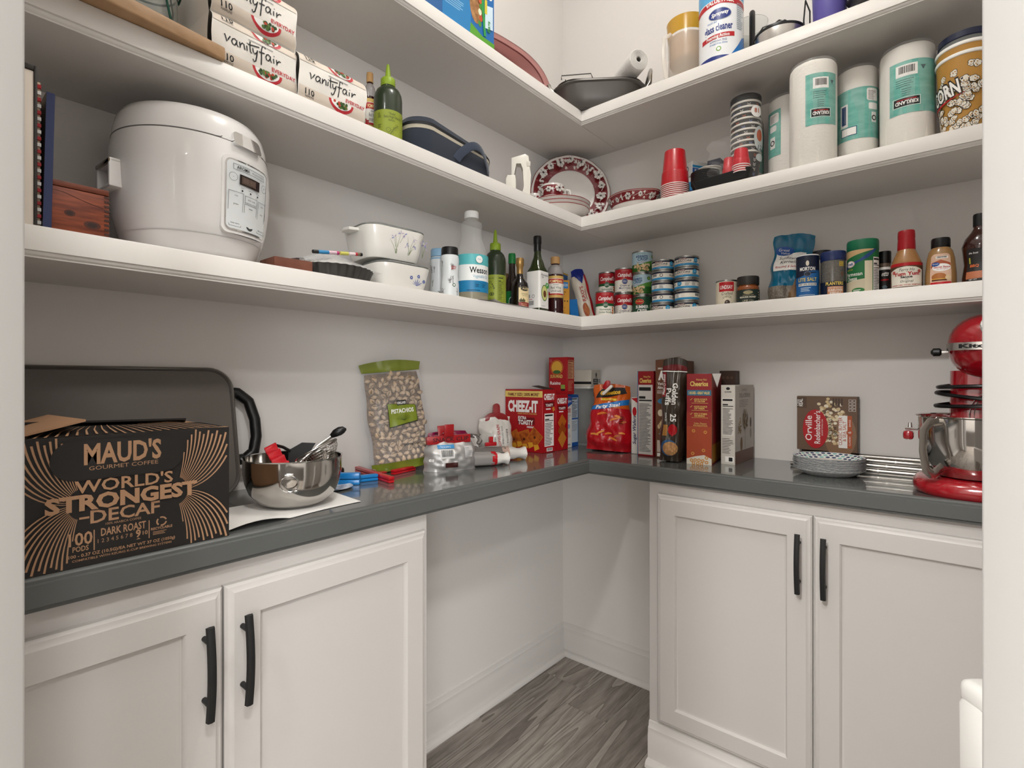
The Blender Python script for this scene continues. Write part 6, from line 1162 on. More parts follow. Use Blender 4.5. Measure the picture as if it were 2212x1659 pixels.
def band(p, u0, u1, v0, v1, n, asp=1, curl=True):
    """red band with flowers; asp = units of u per unit of v on the surface"""
    p.rect(u0, v0, u1, v1, CRD2); H = v1-v0; st = (u1-u0)/n
    for k in range(n):
        u = u0+st*(k+.5); s_ = H*(.40 if k % 2 == 0 else .30); flower(p, u, v0+H*(.5+.1*math.sin(k*2.1)), s_*asp, s_, k)
        leaf(p, u+st*.36, v0+H*.62, H*.34*asp, H*.34, 1.2+k); leaf(p, u+st*.40, v0+H*.35, H*.30*asp, H*.30, -1.3-k)
        p.line([(u+st*.12, v0+H*.3), (u+st*.3, v0+H*.55), (u+st*.5, v0+H*.45), (u+st*.8, v0+H*.62)], H*.035, CL_)
        if curl: p.ring(u+st*.5, v0+H*.85, H*.07*asp, H*.02*asp, mat('#c07a7c', .4), H*.07, n=8); p.ring(u+st*.28, v0+H*.14, H*.07*asp, H*.02*asp, mat('#c07a7c', .4), H*.07, n=8)
R = .158; t = thing('platter', 'large round red floral platter leaning in the corner', 'plate', (.134, -.140, z+.0005), math.radians(42)); scal = lambda a, rr, zv: rr*(1+.014*(abs(math.cos(6*a)) if rr > R*.8 else 0)) 
xf = Matrix.Rotation(PI/2, 4, 'X'); xf = Matrix.Translation((0, 0, R*1.01)) @ xf
MB().lathe([(R*.55, 0), (R*.62, .002), (R*.97, .016), (R, .018), (R*.985, .0205), (R*.63, .0065), (R*.55, .0045), (.001, .0045)], CW, 72, xf=xf, fl=scal).build('body', t)
MB().lathe([(R*.99, .0172), (R*1.003, .0185), (R*.985, .0212)], mat('#8a2226', .25), 72, xf=xf, fl=scal, cap=False).build('rim_line', t)
def pm_(u, v, off): rr = R*(.60+.37*v); return xf @ Vector((rr*math.cos(u), rr*math.sin(u), .0066+.0145*v+off))
p = Print(pm_, .12, .25); band(p, -PI, PI*.999, .08, .92, 18, .40); p.build('floral_band', t)
tilt(t, math.radians(-9))
# three dishes and cups
x, y, r = cyl(1141, 1275, 'L', .178); 
for k in range(3):
    t = thing('soup_plate', ('lowest', 'middle', 'topmost')[k]+' white soup plate of the stack under the floral cup', 'plate', (x, y, z+k*.0125), k*.5, 'stacked white soup plates'); q = r*(.97+.012*k)
    MB().lathe([(q*.55, 0), (q*.58, .002), (q*.62, .004), (q*.86, .020), (q*.96, .032), (q, .0345), (q*.99, .036), (q*.95, .0335), (q*.6, .0075), (.001, .007)], CW, 56, fl=lambda a, rr, zv: rr*(1+.012*abs(math.cos(5*a))*(zv > .03))).build('body', t)
    MB().lathe([(q*.992, .0338), (q*1.006, .0350), (q*.99, .0366)], mat('#9a2c32', .25), 56, cap=False, fl=lambda a, rr, zv: rr*(1+.012*abs(math.cos(5*a)))).build('rim_line', t)
def cup(label, x, y, zz, r, h, rz):
    t = thing('tea_cup', label, 'cup', (x, y, zz), rz, 'red floral tea cups'); pf = [(r*.55, 0), (r*.60, .003), (r*.62, .008), (r*.86, .018), (r*.97, .035), (r, h*.8), (r*1.02, h)]
    MB().lathe(pf+[(r*1.03, h+.0008), (r*.98, h), (r*.9, .03), (r*.5, .01), (.001, .009)], CW, 44).build('body', t); rf = prof_r(pf)
    p = Print(cyl_map(r, 0, rf=rf), r*.15, .006); band(p, -PI*r*.97, PI*r*.97, h*.34, h*.90, 8, 1); p.build('floral_band', t)
    MB().tube([(r*.92+.001, 0, h*.30), (r*1.3, 0, h*.34), (r*1.55, 0, h*.55), (r*1.45, 0, h*.80), (r*1.15, 0, h*.82), (r*.97, 0, h*.72)], .0032, CW, 8).build('handle', t)
xc, yc, rc = cyl(1168, 1219, 'L', .178); cup('red floral tea cup standing on the stacked plates', xc, yc, z+.0570, rc*.99, .060, face_cam(xc, yc)+.1)
cup('red floral tea cup behind the stacked plates near the hand mixer', *cyl(1139, 1170, 'L', .116)[:2], z+.050, .0265, .042, PI/2+1); cup('red floral tea cup behind the stacked plates near the platter', .188, -.200, z+.046, .0300, .044, .9)
t = thing('saucer', 'small red-rimmed saucer lying at the inner corner of the middle shelf', 'plate', (.300, -.195, z)); MB().lathe([(.028, 0), (.032, .001), (.052, .006), (.056, .008), (.052, .0085), (.03, .0035), (.001, .003)], CW, 40).build('body', t); MB().lathe([(.0555, .0075), (.0565, .0083), (.054, .009)], mat('#9a2c32', .25), 40, cap=False).build('rim_line', t)
# floral oval bowl and dark roaster behind
x, y, r = cyl(1308, 1430, 'R', .201); t = thing('serving_bowl', 'oval red floral serving bowl in front of the dark casserole pot', 'bowl', (x, y, z), -.1); h = .054
wv = lambda a, rr, zv: rr*(1+.03*math.cos(4*a)*(zv > h*.5)*(zv-h*.5)/h*2); pf = [(r*.62, 0), (r*.66, .003), (r*.82, .022), (r*.93, h*.72), (r*1.0, h)]
MB().lathe(pf+[(r*1.015, h+.001), (r*.98, h), (r*.88, h*.7), (r*.6, .008), (.001, .006)], CW, 72, fl=wv, sy=.78).build('body', t); MB().lathe([(r*1.0, h-.0012), (r*1.02, h+.001), (r*.985, h+.0016)], mat('#9a2c32', .25), 72, fl=wv, sy=.78, cap=False).build('rim_line', t)
rf0 = prof_r(pf)
def bm_(u, v, off): a = -PI/2+u/r; rr = wv(a, rf0(v), v)+off+.0004; return Vector((rr*math.cos(a), rr*math.sin(a)*.78, v))
p = Print(bm_, r*.12, .008); band(p, -PI*r*.95, PI*r*.95, h*.40, h*.95, 12, 1); p.build('floral_band', t)
t = thing('casserole_pot', 'dark casserole pot with glass lid behind the floral bowl', 'pot', (.440, -.066, z)); t.scale = (.8, .8, 1.15); MB().lathe([(.060, 0), (.068, .004), (.072, .05), (.074, .052), (.07, .054)], mat('#1d1c1c', .3), 48).build('pot', t); MB().lathe([(.074, .0535), (.075, .058), (.06, .075), (.03, .084), (.001, .086)], mat('#55514d', .06, .7), 48).build('lid', t); MB().tube([(-.072, -.02, .047), (-.094, -.012, .049), (-.094, .012, .049), (-.072, .02, .047)], .0055, BLK, 8).build('handle', t); MB().tube([(.072, -.02, .047), (.094, -.012, .049), (.094, .012, .049), (.072, .02, .047)], .0055, BLK, 8).build('handle', t)
# ------------------------------------------------------------------ red cups upside down
x, y, r = cyl(1426, 1490, 'R', .205); RC = mat('#b8121f', .28, coat=.3); RCW = mat('#e8d8d4', .4); hcup = .118; cm_ = {}
def upcup(t, r, h, m, mw):
    k = ('c', round(r, 4), round(h, 4), m.name)
    if k not in cm_: o = MB().lathe([(r*.985, .003), (r*.97, .006), (r*.92, h*.38), (r*.905, h*.40), (r*.86, h*.42), (r*.72, h-.002), (r*.70, h), (r*.62, h), (r*.60, h-.003), (.001, h-.003)], m, 36, cap=False).build('body', t); q = MB().lathe([(r*.975, .0015), (r*1.0, .0), (r*1.012, .0015), (r*1.0, .0032), (r*.975, .003)], mw, 36, cap=False).build('rim', t); cm_[k] = (o.data, q.data)
    else:
        for nm_, d_ in zip(('body', 'rim'), cm_[k]): o = bpy.data.objects.new(nm_, d_); COL.objects.link(o); o.parent = t
NC = 9; ht = (cyl(1426, 1490, 'R', .205, 316)[3]-Z2-hcup)/(NC-1)
for k in range(NC):
    t = thing('party_cup', 'topmost upside-down red party cup of the tall stack' if k == NC-1 else 'red party cup in the tall stack beneath the topmost one', 'cup', (x, y, z+k*ht), 0, 'red party cups in the tall stack'); upcup(t, r*.98, hcup, RC, RCW)
# ------------------------------------------------------------------ white and navy boxes at the back
t = carton('bag_box', 'small white box with blue stripe and gear logo behind the black bowls', 'box', (.600, -.058, z+.118), -.5, .065, .070, .050, mat('#dedcd8', .5)); p = front(.065, .07, .05); p.ring(-.0, .026, .0125, .003, mat('#1c2c5c', .5), n=20); p.build('front_print', t); p = rside(.065, .07, .05); p.rect(-.034, .028, .034, .036, mat('#2a8ac0', .5)); p.rect(-.034, .010, .034, .026, mat('#1f4f94', .5)); p.text('Ring Seal', 0, .014, .008, WHT, .05); p.build('side_print', t)
t = carton('bag_box', 'white box with blue band under the small gear logo box', 'box', (.585, -.052, z), -.1, .100, .080, .1165, mat('#dad8d4', .5)); p = front(.10, .08, .1165); p.rect(-.05, .07, .05, .10, mat('#2a8ac0', .5)); p.rect(-.05, .045, .05, .07, mat('#1c3a7c', .5)); p.build('front_print', t)
t = carton('bag_box', 'navy box standing behind the paper bowls', 'box', (.668, -.031, z), .0, .045, .050, .172, mat('#141c3c', .45)); p = front(.045, .05, .172); p.ring(-.01, .145, .009, .0025, mat('#b8c4d8', .5), n=16); p.build('front_print', t)
# bowls
WB = mat('#ddd9d0', .5); x, y, r = cyl(1506, 1560, 'R', .102); bmesh_ = None
for k in range(4):
    t = thing('paper_bowl', ('lowest', 'second', 'third', 'topmost')[k]+' white paper bowl of the stack behind the black bowls', 'bowl', (x, y, z+.062+k*.0085), 0, 'stacked white paper bowls')
    if bmesh_ is None: o = MB().lathe([(r*.62, 0), (r*.66, .001), (r*.97, .030), (r*1.01, .032), (r*1.0, .034), (r*.95, .031), (r*.62, .003), (.001, .0025)], WB, 40).build('body', t); bmesh_ = o.data
    else: o = bpy.data.objects.new('body', bmesh_); COL.objects.link(o); o.parent = t
t = thing('storage_tub', 'grey tub under the stacked paper bowls', 'tub', (x, y, z)); MB().lathe([(r*.7, 0), (r*.74, .002), (r*.82, .058), (r*.85, .0605), (r*.80, .0605)], mat('#5c5a58', .5), 36).build('body', t)
x, y, r = cyl(1492, 1555, 'R', .184); bmesh_ = None
for k in range(7):
    t = thing('black_bowl', 'topmost black plastic bowl of the stack beside the red cups' if k == 6 else 'black plastic bowl in the stack beside the red cups', 'bowl', (x, y, z+.012+k*.0055), 0, 'stacked black plastic bowls')
    if bmesh_ is None: o = MB().lathe([(r*.66, 0), (r*.70, .001), (r*.80, .012), (r*.95, .030), (r*1.0, .033), (r*1.0, .036), (r*.94, .034), (r*.7, .004), (.001, .003)], BLKM, 40).build('body', t); bmesh_ = o.data
    else: o = bpy.data.objects.new('body', bmesh_); COL.objects.link(o); o.parent = t
t = thing('food_container', 'low black plastic container under the black bowls', 'container', (x, y, z)); MB().prism(rrect(r*1.7, r*1.7, .012, 4), 0, .0115, BLK, bev=.002).build('body', t)
# black tray with a lip
a = at_y(1500, 0, -.262); b = at_y(1626, 0, -.215); t = thing('black_tray', 'flat black plastic tray tilted up towards the paper cups', 'tray', ((a.x+b.x)/2+.004, -.250, z+.002), .06); W = .170
MB().loft([[(u*k, v*k, q) for u, v in rrect(W, .050, .012, 4)] for k, q in ((.86, 0), (.90, .002), (1.0, .026), (1.02, .027), (1.02, .029), (.98, .028), (.88, .006))], BLKM).build('tray', t); tilt(t, 0, math.radians(-4))
# small red cups in a bag on the tray
for nm_, u0, u1, vt, n, o_ in (('left', 1559, 1590, 337, 1, .248), ('right', 1580, 1622, 316, 4, .252)):
    x, y, r = cyl(u0, u1, 'R', o_); zz = cyl(u0, u1, 'R', o_, vt)[3]; hb = .052; zb_ = zz-hb-(n-1)*.0065
    for k in range(n):
        t = thing('shot_cup', 'small red cup lying left of the little cup stack' if n == 1 else ('topmost small red cup of the little stack in the clear bag' if k == n-1 else 'small red cup beneath the top of the little stack in the clear bag'), 'cup', (x, y, zb_+k*.0065), 0, 'small red cups in the clear bag'); upcup(t, r*.98, hb, mat('#c22a34', .3), RCW)
P_ = Pouch(.105, .115, .06, lambda q: .9*(1-.5*sstep(.5, 1, q)), wrk=.009, seed=41); t = thing('clear_bag', 'crumpled clear plastic bag around the small red cups', 'bag', (.772, -.245, z+.031), .1); P_.sheet(MB(), mat('#ffffff', .08, alpha=.05), 0, 1).build('film', t)
# ------------------------------------------------------------------ chevron paper cups
x, y, r = cyl(1575, 1648, 'R', .165); r *= .90; CC = mat('#22201f', .5); NP = 10; hcup2 = .112; top = cyl(1575, 1648, 'R', .165, 214)[3]; stp = (top-Z2-hcup2)/(NP-1); pcm = None
CH = [mat('#d8d4cc', .5), mat('#c46a3c', .5), mat('#6a7aa8', .5)]
for k in range(NP):
    t = thing('paper_cup', 'topmost chevron paper cup of the wrapped stack' if k == NP-1 else ('lowest chevron paper cup of the wrapped stack' if k == 0 else 'chevron paper cup in the middle of the wrapped stack'), 'cup', (x, y, z+k*stp), face_cam(x, y)+k*.5*(k > 0), 'chevron paper cups in the wrapped stack')
    if pcm is None:
        pf = [(r*.70, 0), (r*.985, hcup2-.004)]; o = MB().lathe(pf, CC, 36, cap=False).build('sleeve', t); q = MB().lathe([(r*.975, hcup2-.006), (r*1.02, hcup2-.005), (r*1.03, hcup2-.0025), (r*1.02, hcup2), (r*.98, hcup2-.001), (r*.7, .004)], WB, 36, cap=False).build('rim', t)
        p = Print(cyl_map(r*.9, 0, rf=prof_r(pf)), r*.2)
        for c in range(9):
            for w_ in range(7):
                u = -PI*r*.86+2*PI*r*.86*(c+.5)/9; v = .008+w_*.0142; s_ = .0042
                for d_ in (0, .0045): p.line([(u-s_, v+d_+s_), (u, v+d_), (u+s_, v+d_+s_)], .0016, CH[(c+w_//3) % 3])
        e = p.build('chevron_print', t); pcm = ((o.data, 'sleeve'), (q.data, 'rim'), (e.data, 'chevron_print'))
    else:
        for d_, nm_ in pcm: o = bpy.data.objects.new(nm_, d_); COL.objects.link(o); o.parent = t
for k in range(4):
    t = thing('drink_cover', 'black plastic cup lid stacked on the chevron paper cups', 'lid', (x, y, top+.0004+k*.0058), 0, 'black lids on the paper cups'); MB().lathe([(r*1.0, 0), (r*1.03, .001), (r*1.0, .0035), (r*.84, .005), (r*.82, .0056), (.001, .0056)], BLK, 36).build('disc', t)
t = thing('cup_wrapper', 'clear plastic sleeve with white stickers around the chevron paper cups', 'wrapper', (x, y, z), face_cam(x, y)); rw = lambda a, rr, zv: rr*(1+.035*math.sin(5*a+zv*40)+.02*math.sin(9*a-zv*70)); HT = top-Z2+.026
MB().lathe([(r*1.10, .001), (r*1.10, HT*.5), (r*1.12, HT*.9), (r*1.05, HT)], FILM, 44, fl=rw, cap=False).build('film', t); p = Print(cyl_map(r*1.13, 0), r*.15); p.disc(r*.75, HT*.78, .018, WHT); p.text('81', r*.75, HT*.765, .013, mat('#b5542c', .5), bold=.02); p.disc(r*1.0, HT*.50, .020, mat('#b9c0bf', .5), .038); p.disc(r*1.0, HT*.53, .011, mat('#b5542c', .5), .018); p.text('12', r*1.0, HT*.38, .014, mat('#232a44', .5), shear=.2); p.disc(r*1.0, HT*.30, .014, mat('#b9c0bf', .5), .012); p.build('sticker', t)
# ------------------------------------------------------------------ paper towel rolls
PTM = mat('#eae6de', .7, bump=(140, .35, .003)); TEALP = mat('#79bdb0', .45, noise=('#58a698', 22, (1, 1, 3)))
def kirk(p, u, v0, s=1):
    """upside-down printed block of the wrapper"""
    p.rect(u-.022*s, v0+.090, u+.022*s, v0+.120, WHT); p.barcode(u-.020*s, v0+.092, u+.020*s, v0+.118); p.bars(u-.022*s, v0+.064, u+.022*s, v0+.086, 4, mat('#3a6a62', .5), 3, .3); p.bars(u-.010*s, v0+.040, u+.010*s, v0+.062, 4, mat('#3a6a62', .5), 5, .3)
    p.rect(u-.026*s, v0+.014, u+.026*s, v0+.034, INK); rect_line(p, u-.028*s, v0+.012, u+.028*s, v0+.036, .001, WHT); p.text('KIRKLAND', u, v0+.027, .009, WHT, .046*s, rot=PI, bold=.03); p.rect(u-.02*s, v0+.029, u+.02*s, v0+.031, RED); p.pts([(u+.028*s, v0+.112), (u+.040*s, v0+.112), (u+.034*s, v0+.100)], mat('#1f4a50', .5))
def roll(label, x, y, r, h, rot, draw, band0, band1, film=True):
    t = thing('paper_towel_roll', label, 'paper towels', (x, y, z), face_cam(x, y)+rot, 'paper towel rolls'); wob = lambda a, rr, zv: rr*(1+.006*math.sin(7*a+zv*30)+.004*math.sin(13*a-zv*50))
    MB().lathe([(r*.985, 0), (r, .004), (r, h-.012), (r*.98, h-.004), (r*.93, h), (r*.26, h), (r*.24, h-.01), (r*.2, h-.012)], PTM, 56, fl=wob).build('roll', t)
    p = Print(cyl_map(r*1.004, 0, rf=lambda q: r*1.0075), r*.13, .03); p.rect(band0[0], band1[0], band0[1], band1[1], TEALP); draw(p, band1[0]); p.build('printed_wrap', t)
    if film: MB().lathe([(r*1.012, .001), (r*1.014, h*.5), (r*1.016, h-.008), (r*.96, h+.006), (r*.5, h+.010), (r*.3, h+.006)], mat('#ffffff', .07, alpha=.10), 48, fl=lambda a, rr, zv: rr*(1+.010*math.sin(9*a+zv*60)+.008*math.sin(17*a-zv*90)), cap=False).build('plastic_film', t)
    return t
def rz_top(u0, u1, o, v): return cyl(u0, u1, 'R', o, v)
x, y, r = cyl(1708, 1806, 'R', .212); r3 = .0585
def d1(p, v0): kirk(p, .008, v0+.008, .9)
roll('paper towel roll in a clear plastic pack, largest and leftmost in front', x, y, r3, .285, .20, d1, (-.030, .055), (.105, .245))
x2, y2, _ = cyl(1661, 1745, 'R', .185)
def d2(p, v0): 
    p.pts(rrect(.034, .030, .005, 3, -.045, v0+.115), WHT); p.bars(-.058, v0+.104, -.034, v0+.126, 7, INK, 4, .3); p.pts(rrect(.026, .018, .004, 3, -.048, v0+.085), WHT); p.rect(-.060, v0+.025, -.040, v0+.060, WHT); p.ring(-.050, v0+.042, .007, .003, INK)
roll('second roll of the clear plastic pack, beside the paper cups', *cyl(1661, 1748, 'R', .093)[:2], .0575, .272, .0, d2, (-.075, -.022), (.095, .235))
x, y, r, zz = cyl(1805, 1898, 'R', .125, 143)
def d3(p, v0): p.text('1', -.034, v0+.095, .050, mat('#e8e8e4', .5), rot=PI, bold=.09); p.text('1', -.034, v0+.094, .046, mat('#22406c', .5), rot=PI, bold=.04); p.pts(rrect(.034, .034, .005, 3, .038, v0+.118), WHT); p.bars(.025, v0+.104, .050, v0+.130, 8, INK, 4, .3); p.pts(rrect(.028, .018, .004, 3, .040, v0+.086), WHT); rect_line(p, -.042, v0+.012, -.002, v0+.036, .0015, mat('#22406c', .5)); p.rect(-.040, v0+.014, -.004, v0+.034, WHT); p.rect(.034, v0+.042, .050, v0+.070, WHT); p.ring(.042, v0+.054, .006, .003, INK)
roll('paper towel roll with blue numeral between the two larger rolls', x, y, r, zz-Z2, .05, d3, (-r*1.45, r*1.45), (.075, .215))
x, y, r, zz = cyl(1900, 2022, 'R', .150, 92); d4 = lambda p, v0: kirk(p, .002, v0+.006, 1.05)
roll('paper towel roll beside the popcorn buckets', x, y, r, zz-Z2, -.05, d4, (-.036, r*1.5), (.095, .230))
x, y, r, zz = cyl(1645, 1700, 'R', .07, 215); roll('paper towel roll hidden at the back behind the paper cups', 0.782, -.056, .045, .255, 0, lambda p, v0: p.text('12', -.03, v0+.05, .045, mat('#22406c', .5), bold=.05), (-.08, .08), (.08, .22), False)
# ------------------------------------------------------------------ popcorn buckets
x, y, r = cyl(2021, 2152, 'R', .182); PB = mat('#b5853a', .45); zt1 = cyl(2021, 2152, 'R', .182, 108)[3]; hb = zt1-Z2; pk = [mat('#e4ded0', .5), mat('#d8cfb8', .5)]; PBK = mat('#1c1610', .5); PO = mat('#a8742c', .5)
def kern(p, u, v, s, k):
    rn = random.Random(k); L = []
    n = 5; pts = [(u+s*.55*math.cos(2*PI*j/n+k)*rn.uniform(.6, 1.1), v+s*.55*math.sin(2*PI*j/n+k)*rn.uniform(.6, 1.1), s*rn.uniform(.34, .52)) for j in range(n)]
    p.blobs([[(a+(b_*1.28)*math.cos(q*PI/5), c+(b_*1.28)*math.sin(q*PI/5)) for q in range(10)] for a, c, b_ in pts], PBK); p.blobs([[(a+b_*math.cos(q*PI/5), c+b_*math.sin(q*PI/5)) for q in range(10)] for a, c, b_ in pts], pk[0]); p.blobs([[(a+b_*.45*math.cos(q*PI/4)+s*.1, c+b_*.35*math.sin(q*PI/4)-s*.12) for q in range(8)] for a, c, b_ in pts[:3]], PO)
for nm_, dz, pr_ in (('outer popcorn bucket with printed kernels, lower of the nested pair', 0, True), ('inner popcorn bucket peeking above the nested pair', .024, False)):
    t = thing('popcorn_bucket', nm_, 'bucket', (x, y, z+dz), face_cam(x, y)); pf = [(r*.78, 0), (r*.985, hb-.004)]
    MB().lathe(pf+[(r*.96, hb-.004), (r*.76, .004), (.001, .004)], PB, 48).build('bucket', t); MB().lathe([(r*.975, hb-.0085), (r*1.02, hb-.007), (r*1.03, hb-.003), (r*1.015, hb), (r*.97, hb-.001)], WHT, 48, cap=False).build('rolled_rim', t)
    if pr_:
        rf5 = prof_r(pf); p = Print(cyl_map(r*.9, 0, rf=rf5), r*.16, .05, eps=.00006); rn = random.Random(9)
        for k in range(95):
            v = .006+.62*hb*(k/95)**.9*1.0; u = rn.uniform(-r*1.5, r*1.1); kern(p, u, min(v, hb*.60-.10*abs(u)), .0085, k)
        for k, (u, v) in enumerate(((-.045, .76), (-.020, .77), (.012, .83), (.022, .82), (-.05, .68), (.0, .66), (.015, .64))): kern(p, u, hb*v, .009, k+200)
        p.text('POPCORN', -.062, hb*.47, .034, PBK, .115, rot=.16, bold=.10); p.text('POPCORN', -.062, hb*.472, .033, WHT, .112, rot=.16, bold=.03); p.line([(-.10, hb*.40), (-.05, hb*.44), (.0, hb*.505)], [.006, .005, .001], RED); p.build('kernel_print', t)
t = thing('plastic_bowl', 'grey bowl with navy rim stacked inside the popcorn buckets', 'bowl', (x, y, z+.024+hb-.030), 0); q = r*.93; MB().lathe([(q*.8, 0), (q*.9, .01), (q*.97, .045)], mat('#6e716f', .4), 44).build('bowl', t); MB().lathe([(q*.965, .042), (q*1.0, .044), (q*1.0, .058), (q*.93, .060)], mat('#161e3a', .35), 44).build('rim', t)
# ================================================================== top shelf
z = Z1+.0003
# sandwich bag box
W, D, H = .200, .075, .165; t = carton('sandwich_bag_box', 'blue and green sandwich bag box at the front of the top shelf', 'box', (.225, -.838, z), PI/2-.03, W, D, H, mat('#1668b0', .4)); p = front(W, D, H)
p.rect(-W/2, 0, W*.02, H, mat('#2a80bc', .4)); p.bars(-W*.45, H*.3, -W*.05, H*.55, 7, mat('#8fc0e0', .5), 3, .4); p.rect(-W*.40, H*.60, -W*.18, H*.8, mat('#8fc0e0', .5)); p.pts([(-W*.0, 0), (W/2, 0), (W/2, H*.12), (W*.25, H*.13), (W*.02, H*.24)], mat('#5aa02c', .45)); p.disc(W*.13, H*.62, W*.13, mat('#b98a58', .5, noise=('#8a5c34', 70, (1, 1, 1))), H*.34)
for k in range(6): p.disc(W*(.20+.02*(k % 2)), H*(.32+.1*k), .007, mat(('#4a8a2c', '#c4502c', '#dfe6c8')[k % 3], .5), .010, n=8)
p.line([(W*.30, H*.15), (W*.26, H*.6), (W*.24, H)], .010, mat('#2f9a4a', .4)); p.pts([(W*.30, H*.30), (W*.46, H*.34), (W*.46, H*.75), (W*.30, H*.70)], mat('#cfe3f0', .5)); p.text('Bags', W*.40, H*.36, .011, mat('#2f8a2c', .5), H*.2, rot=PI/2, bold=.03); p.rect(W*.29, H*.55, W*.34, H*.8, mat('#d8c23a', .5)); p.text('3', W*.42, H*.86, .024, WHT, bold=.03); p.build('front_print', t)
# pink glass baker leaning on the wall
t = thing('glass_baker', 'translucent pink oval glass baking dish leaning on the left wall', 'dish', (.070, -.415, z), PI/2-.10); PG = mat('#dba39f', .05, 0, .6, ior=1.25, coat=.3); PGD = mat('#8a4c4c', .08, 0, .3); a_, b_ = .205, .142
def ov(k, y_, e=0): return [((a_*k)*math.copysign(abs(math.cos(q))**.75, math.cos(q)), y_, b_*1.0+(b_*k)*math.copysign(abs(math.sin(q))**.75, math.sin(q))) for q in [2*PI*j/64 for j in range(64)]]
MB().loft([ov(.80, .030), ov(.86, .026), ov(.90, -.020), ov(1.0, -.030), ov(1.0, -.034), ov(.90, -.026), ov(.84, .018), ov(.5, .024)], PG).build('dish', t); mb = MB(); mb.tube(ov(1.0, -.032), .0018, PGD, 6, closed=True); mb.tube(ov(.895, -.023), .0022, PGD, 6, closed=True); mb.build('rim', t)
mb = MB()
for k in range(46):
    u = -.165+.33*k/45; h_ = b_*.83*(max(0, 1-(abs(u)/(a_*.85))**2.4))**.42; mb.tube([(u, .0165, b_-h_), (u, .0165, b_+h_)], .0011, mat('#b5706e', .15), 4)
mb.build('ribs', t); tilt(t, math.radians(-12))
# roasting pan with rack sitting across the corner
xA = Vector((.185, -.36)); xB = Vector((.535, -.175)); c_ = Vector((.330, -.205)); t = thing('roasting_pan', 'dark grey roasting pan with steel handles on the top shelf corner', 'pan', (.290, -.190, z), math.radians(36)); GM = mat('#5e5b58', .35, .6)
L, Wd, Hp = .345, .225, .085
MB().loft([[(u, v, q) for u, v in rrect(L*k, Wd*k, .108*k, 8)] for k, q in ((.74, 0), (.78, .004), (.88, .040), (.96, Hp-.006), (1.02, Hp-.002), (1.02, Hp+.002), (.97, Hp), (.90, .05), (.78, .008))], GM).build('pan', t)
for s_, hk in ((-1, .35), (1, 1)):
    pa = [(s_*(L*.47), -.048, Hp-.012), (s_*(L*.52), -.050, Hp+.015*hk), (s_*(L*.53), -.045, Hp+.055*hk), (s_*(L*.545), -.02, Hp+.075*hk), (s_*(L*.545), .02, Hp+.075*hk), (s_*(L*.53), .045, Hp+.055*hk), (s_*(L*.52), .050, Hp+.015*hk), (s_*(L*.47), .048, Hp-.012)]; MB().tube(pa, .0075, mat('#a8a5a0', .2, 1), 10).build('handle', t)
rk = MB(); RK = mat('#3a3633', .4, .5); rr_ = [(u, v, Hp+.012) for u, v in rrect(L*.90, Wd*.86, .07, 8)]; rk.tube(rr_, .0024, RK, 6, closed=True)
for k in range(9): u = -L*.36+L*.72*k/8; rk.tube([(u, -Wd*.43, Hp+.012), (u, -Wd*.2, Hp-.02), (u, Wd*.2, Hp-.02), (u, Wd*.43, Hp+.012)], .0016, RK, 5)
rk.tube([(-L*.40, -Wd*.43, Hp+.012), (-L*.40, -Wd*.43, Hp+.026), (-L*.10, -Wd*.43, Hp+.030), (-L*.08, -Wd*.43, Hp+.012)], .0022, RK, 6); rk.build('rack', t)
# rolled liner lying on the pan
a = at_y(1347, 112, -.16); t = thing('liner_roll', 'white rolled shelf liner lying across the roasting pan', 'roll', (0, 0, 0)); A = Vector((.462, -.205, z+.1485)); B = Vector((.255, -.05, z+.1485)); d = B-A; xf = Matrix.Translation(A) @ d.to_track_quat('Z', 'Y').to_matrix().to_4x4(); rl = .036; prof = []
MB().lathe([(rl*.22, .002), (rl*.30, 0), (rl*.98, 0), (rl, .003), (rl, d.length), (.001, d.length)], mat('#e4e2de', .7, bump=(260, .6, .003)), 40, xf=xf, cap=False).build('roll', t); MB().lathe([(rl*.24, .0), (rl*.24, .06)], mat('#8f8b86', .8), 24, xf=xf, cap=False).build('core', t)
mb = MB(); mb.tube([xf @ Vector(((rl*(.3+.65*k/90))*math.cos(k*.42), (rl*(.3+.65*k/90))*math.sin(k*.42), -.0006)) for k in range(90)], .0007, mat('#bdb9b4', .7), 4); mb.build('spiral_edge', t)
# plastic pitcher with yellow band
x, y, r, zz = cyl(1440, 1528, 'R', .130, 26); h = zz-Z1; t = thing('pitcher', 'clear plastic pitcher with yellow top behind the glass cleaner', 'pitcher', (x, y, z), face_cam(x, y)); CLR = mat('#e6ddd0', .15, alpha=.45)
MB().lathe([(r*.86, 0), (r*.90, .004), (r*.95, h*.8)], CLR, 44, cap=False).lathe([(.001, .003), (r*.86, .003)], CLR, 44, cap=False).build('jug', t); MB().lathe([(r*.952, h*.80), (r*.98, h*.96), (r, h), (r*.97, h-.001), (r*.93, h*.8)], mat('#c99a2e', .2, alpha=.92), 44, cap=False).build('yellow_top', t); MB().lathe([(r*.86, h*.45), (r*.875, h*.78)], mat('#c08a4c', .3, alpha=.8), 44).build('contents', t)
MB().tube([(-r*.75, -r*.62, h*.80), (-r*1.10, -r*.75, h*.74), (-r*1.12, -r*.78, h*.45), (-r*1.0, -r*.74, h*.18), (-r*.72, -r*.56, h*.08)], .0075, mat('#efe8de', .1, alpha=.5), 10, flat=.5).build('handle', t)
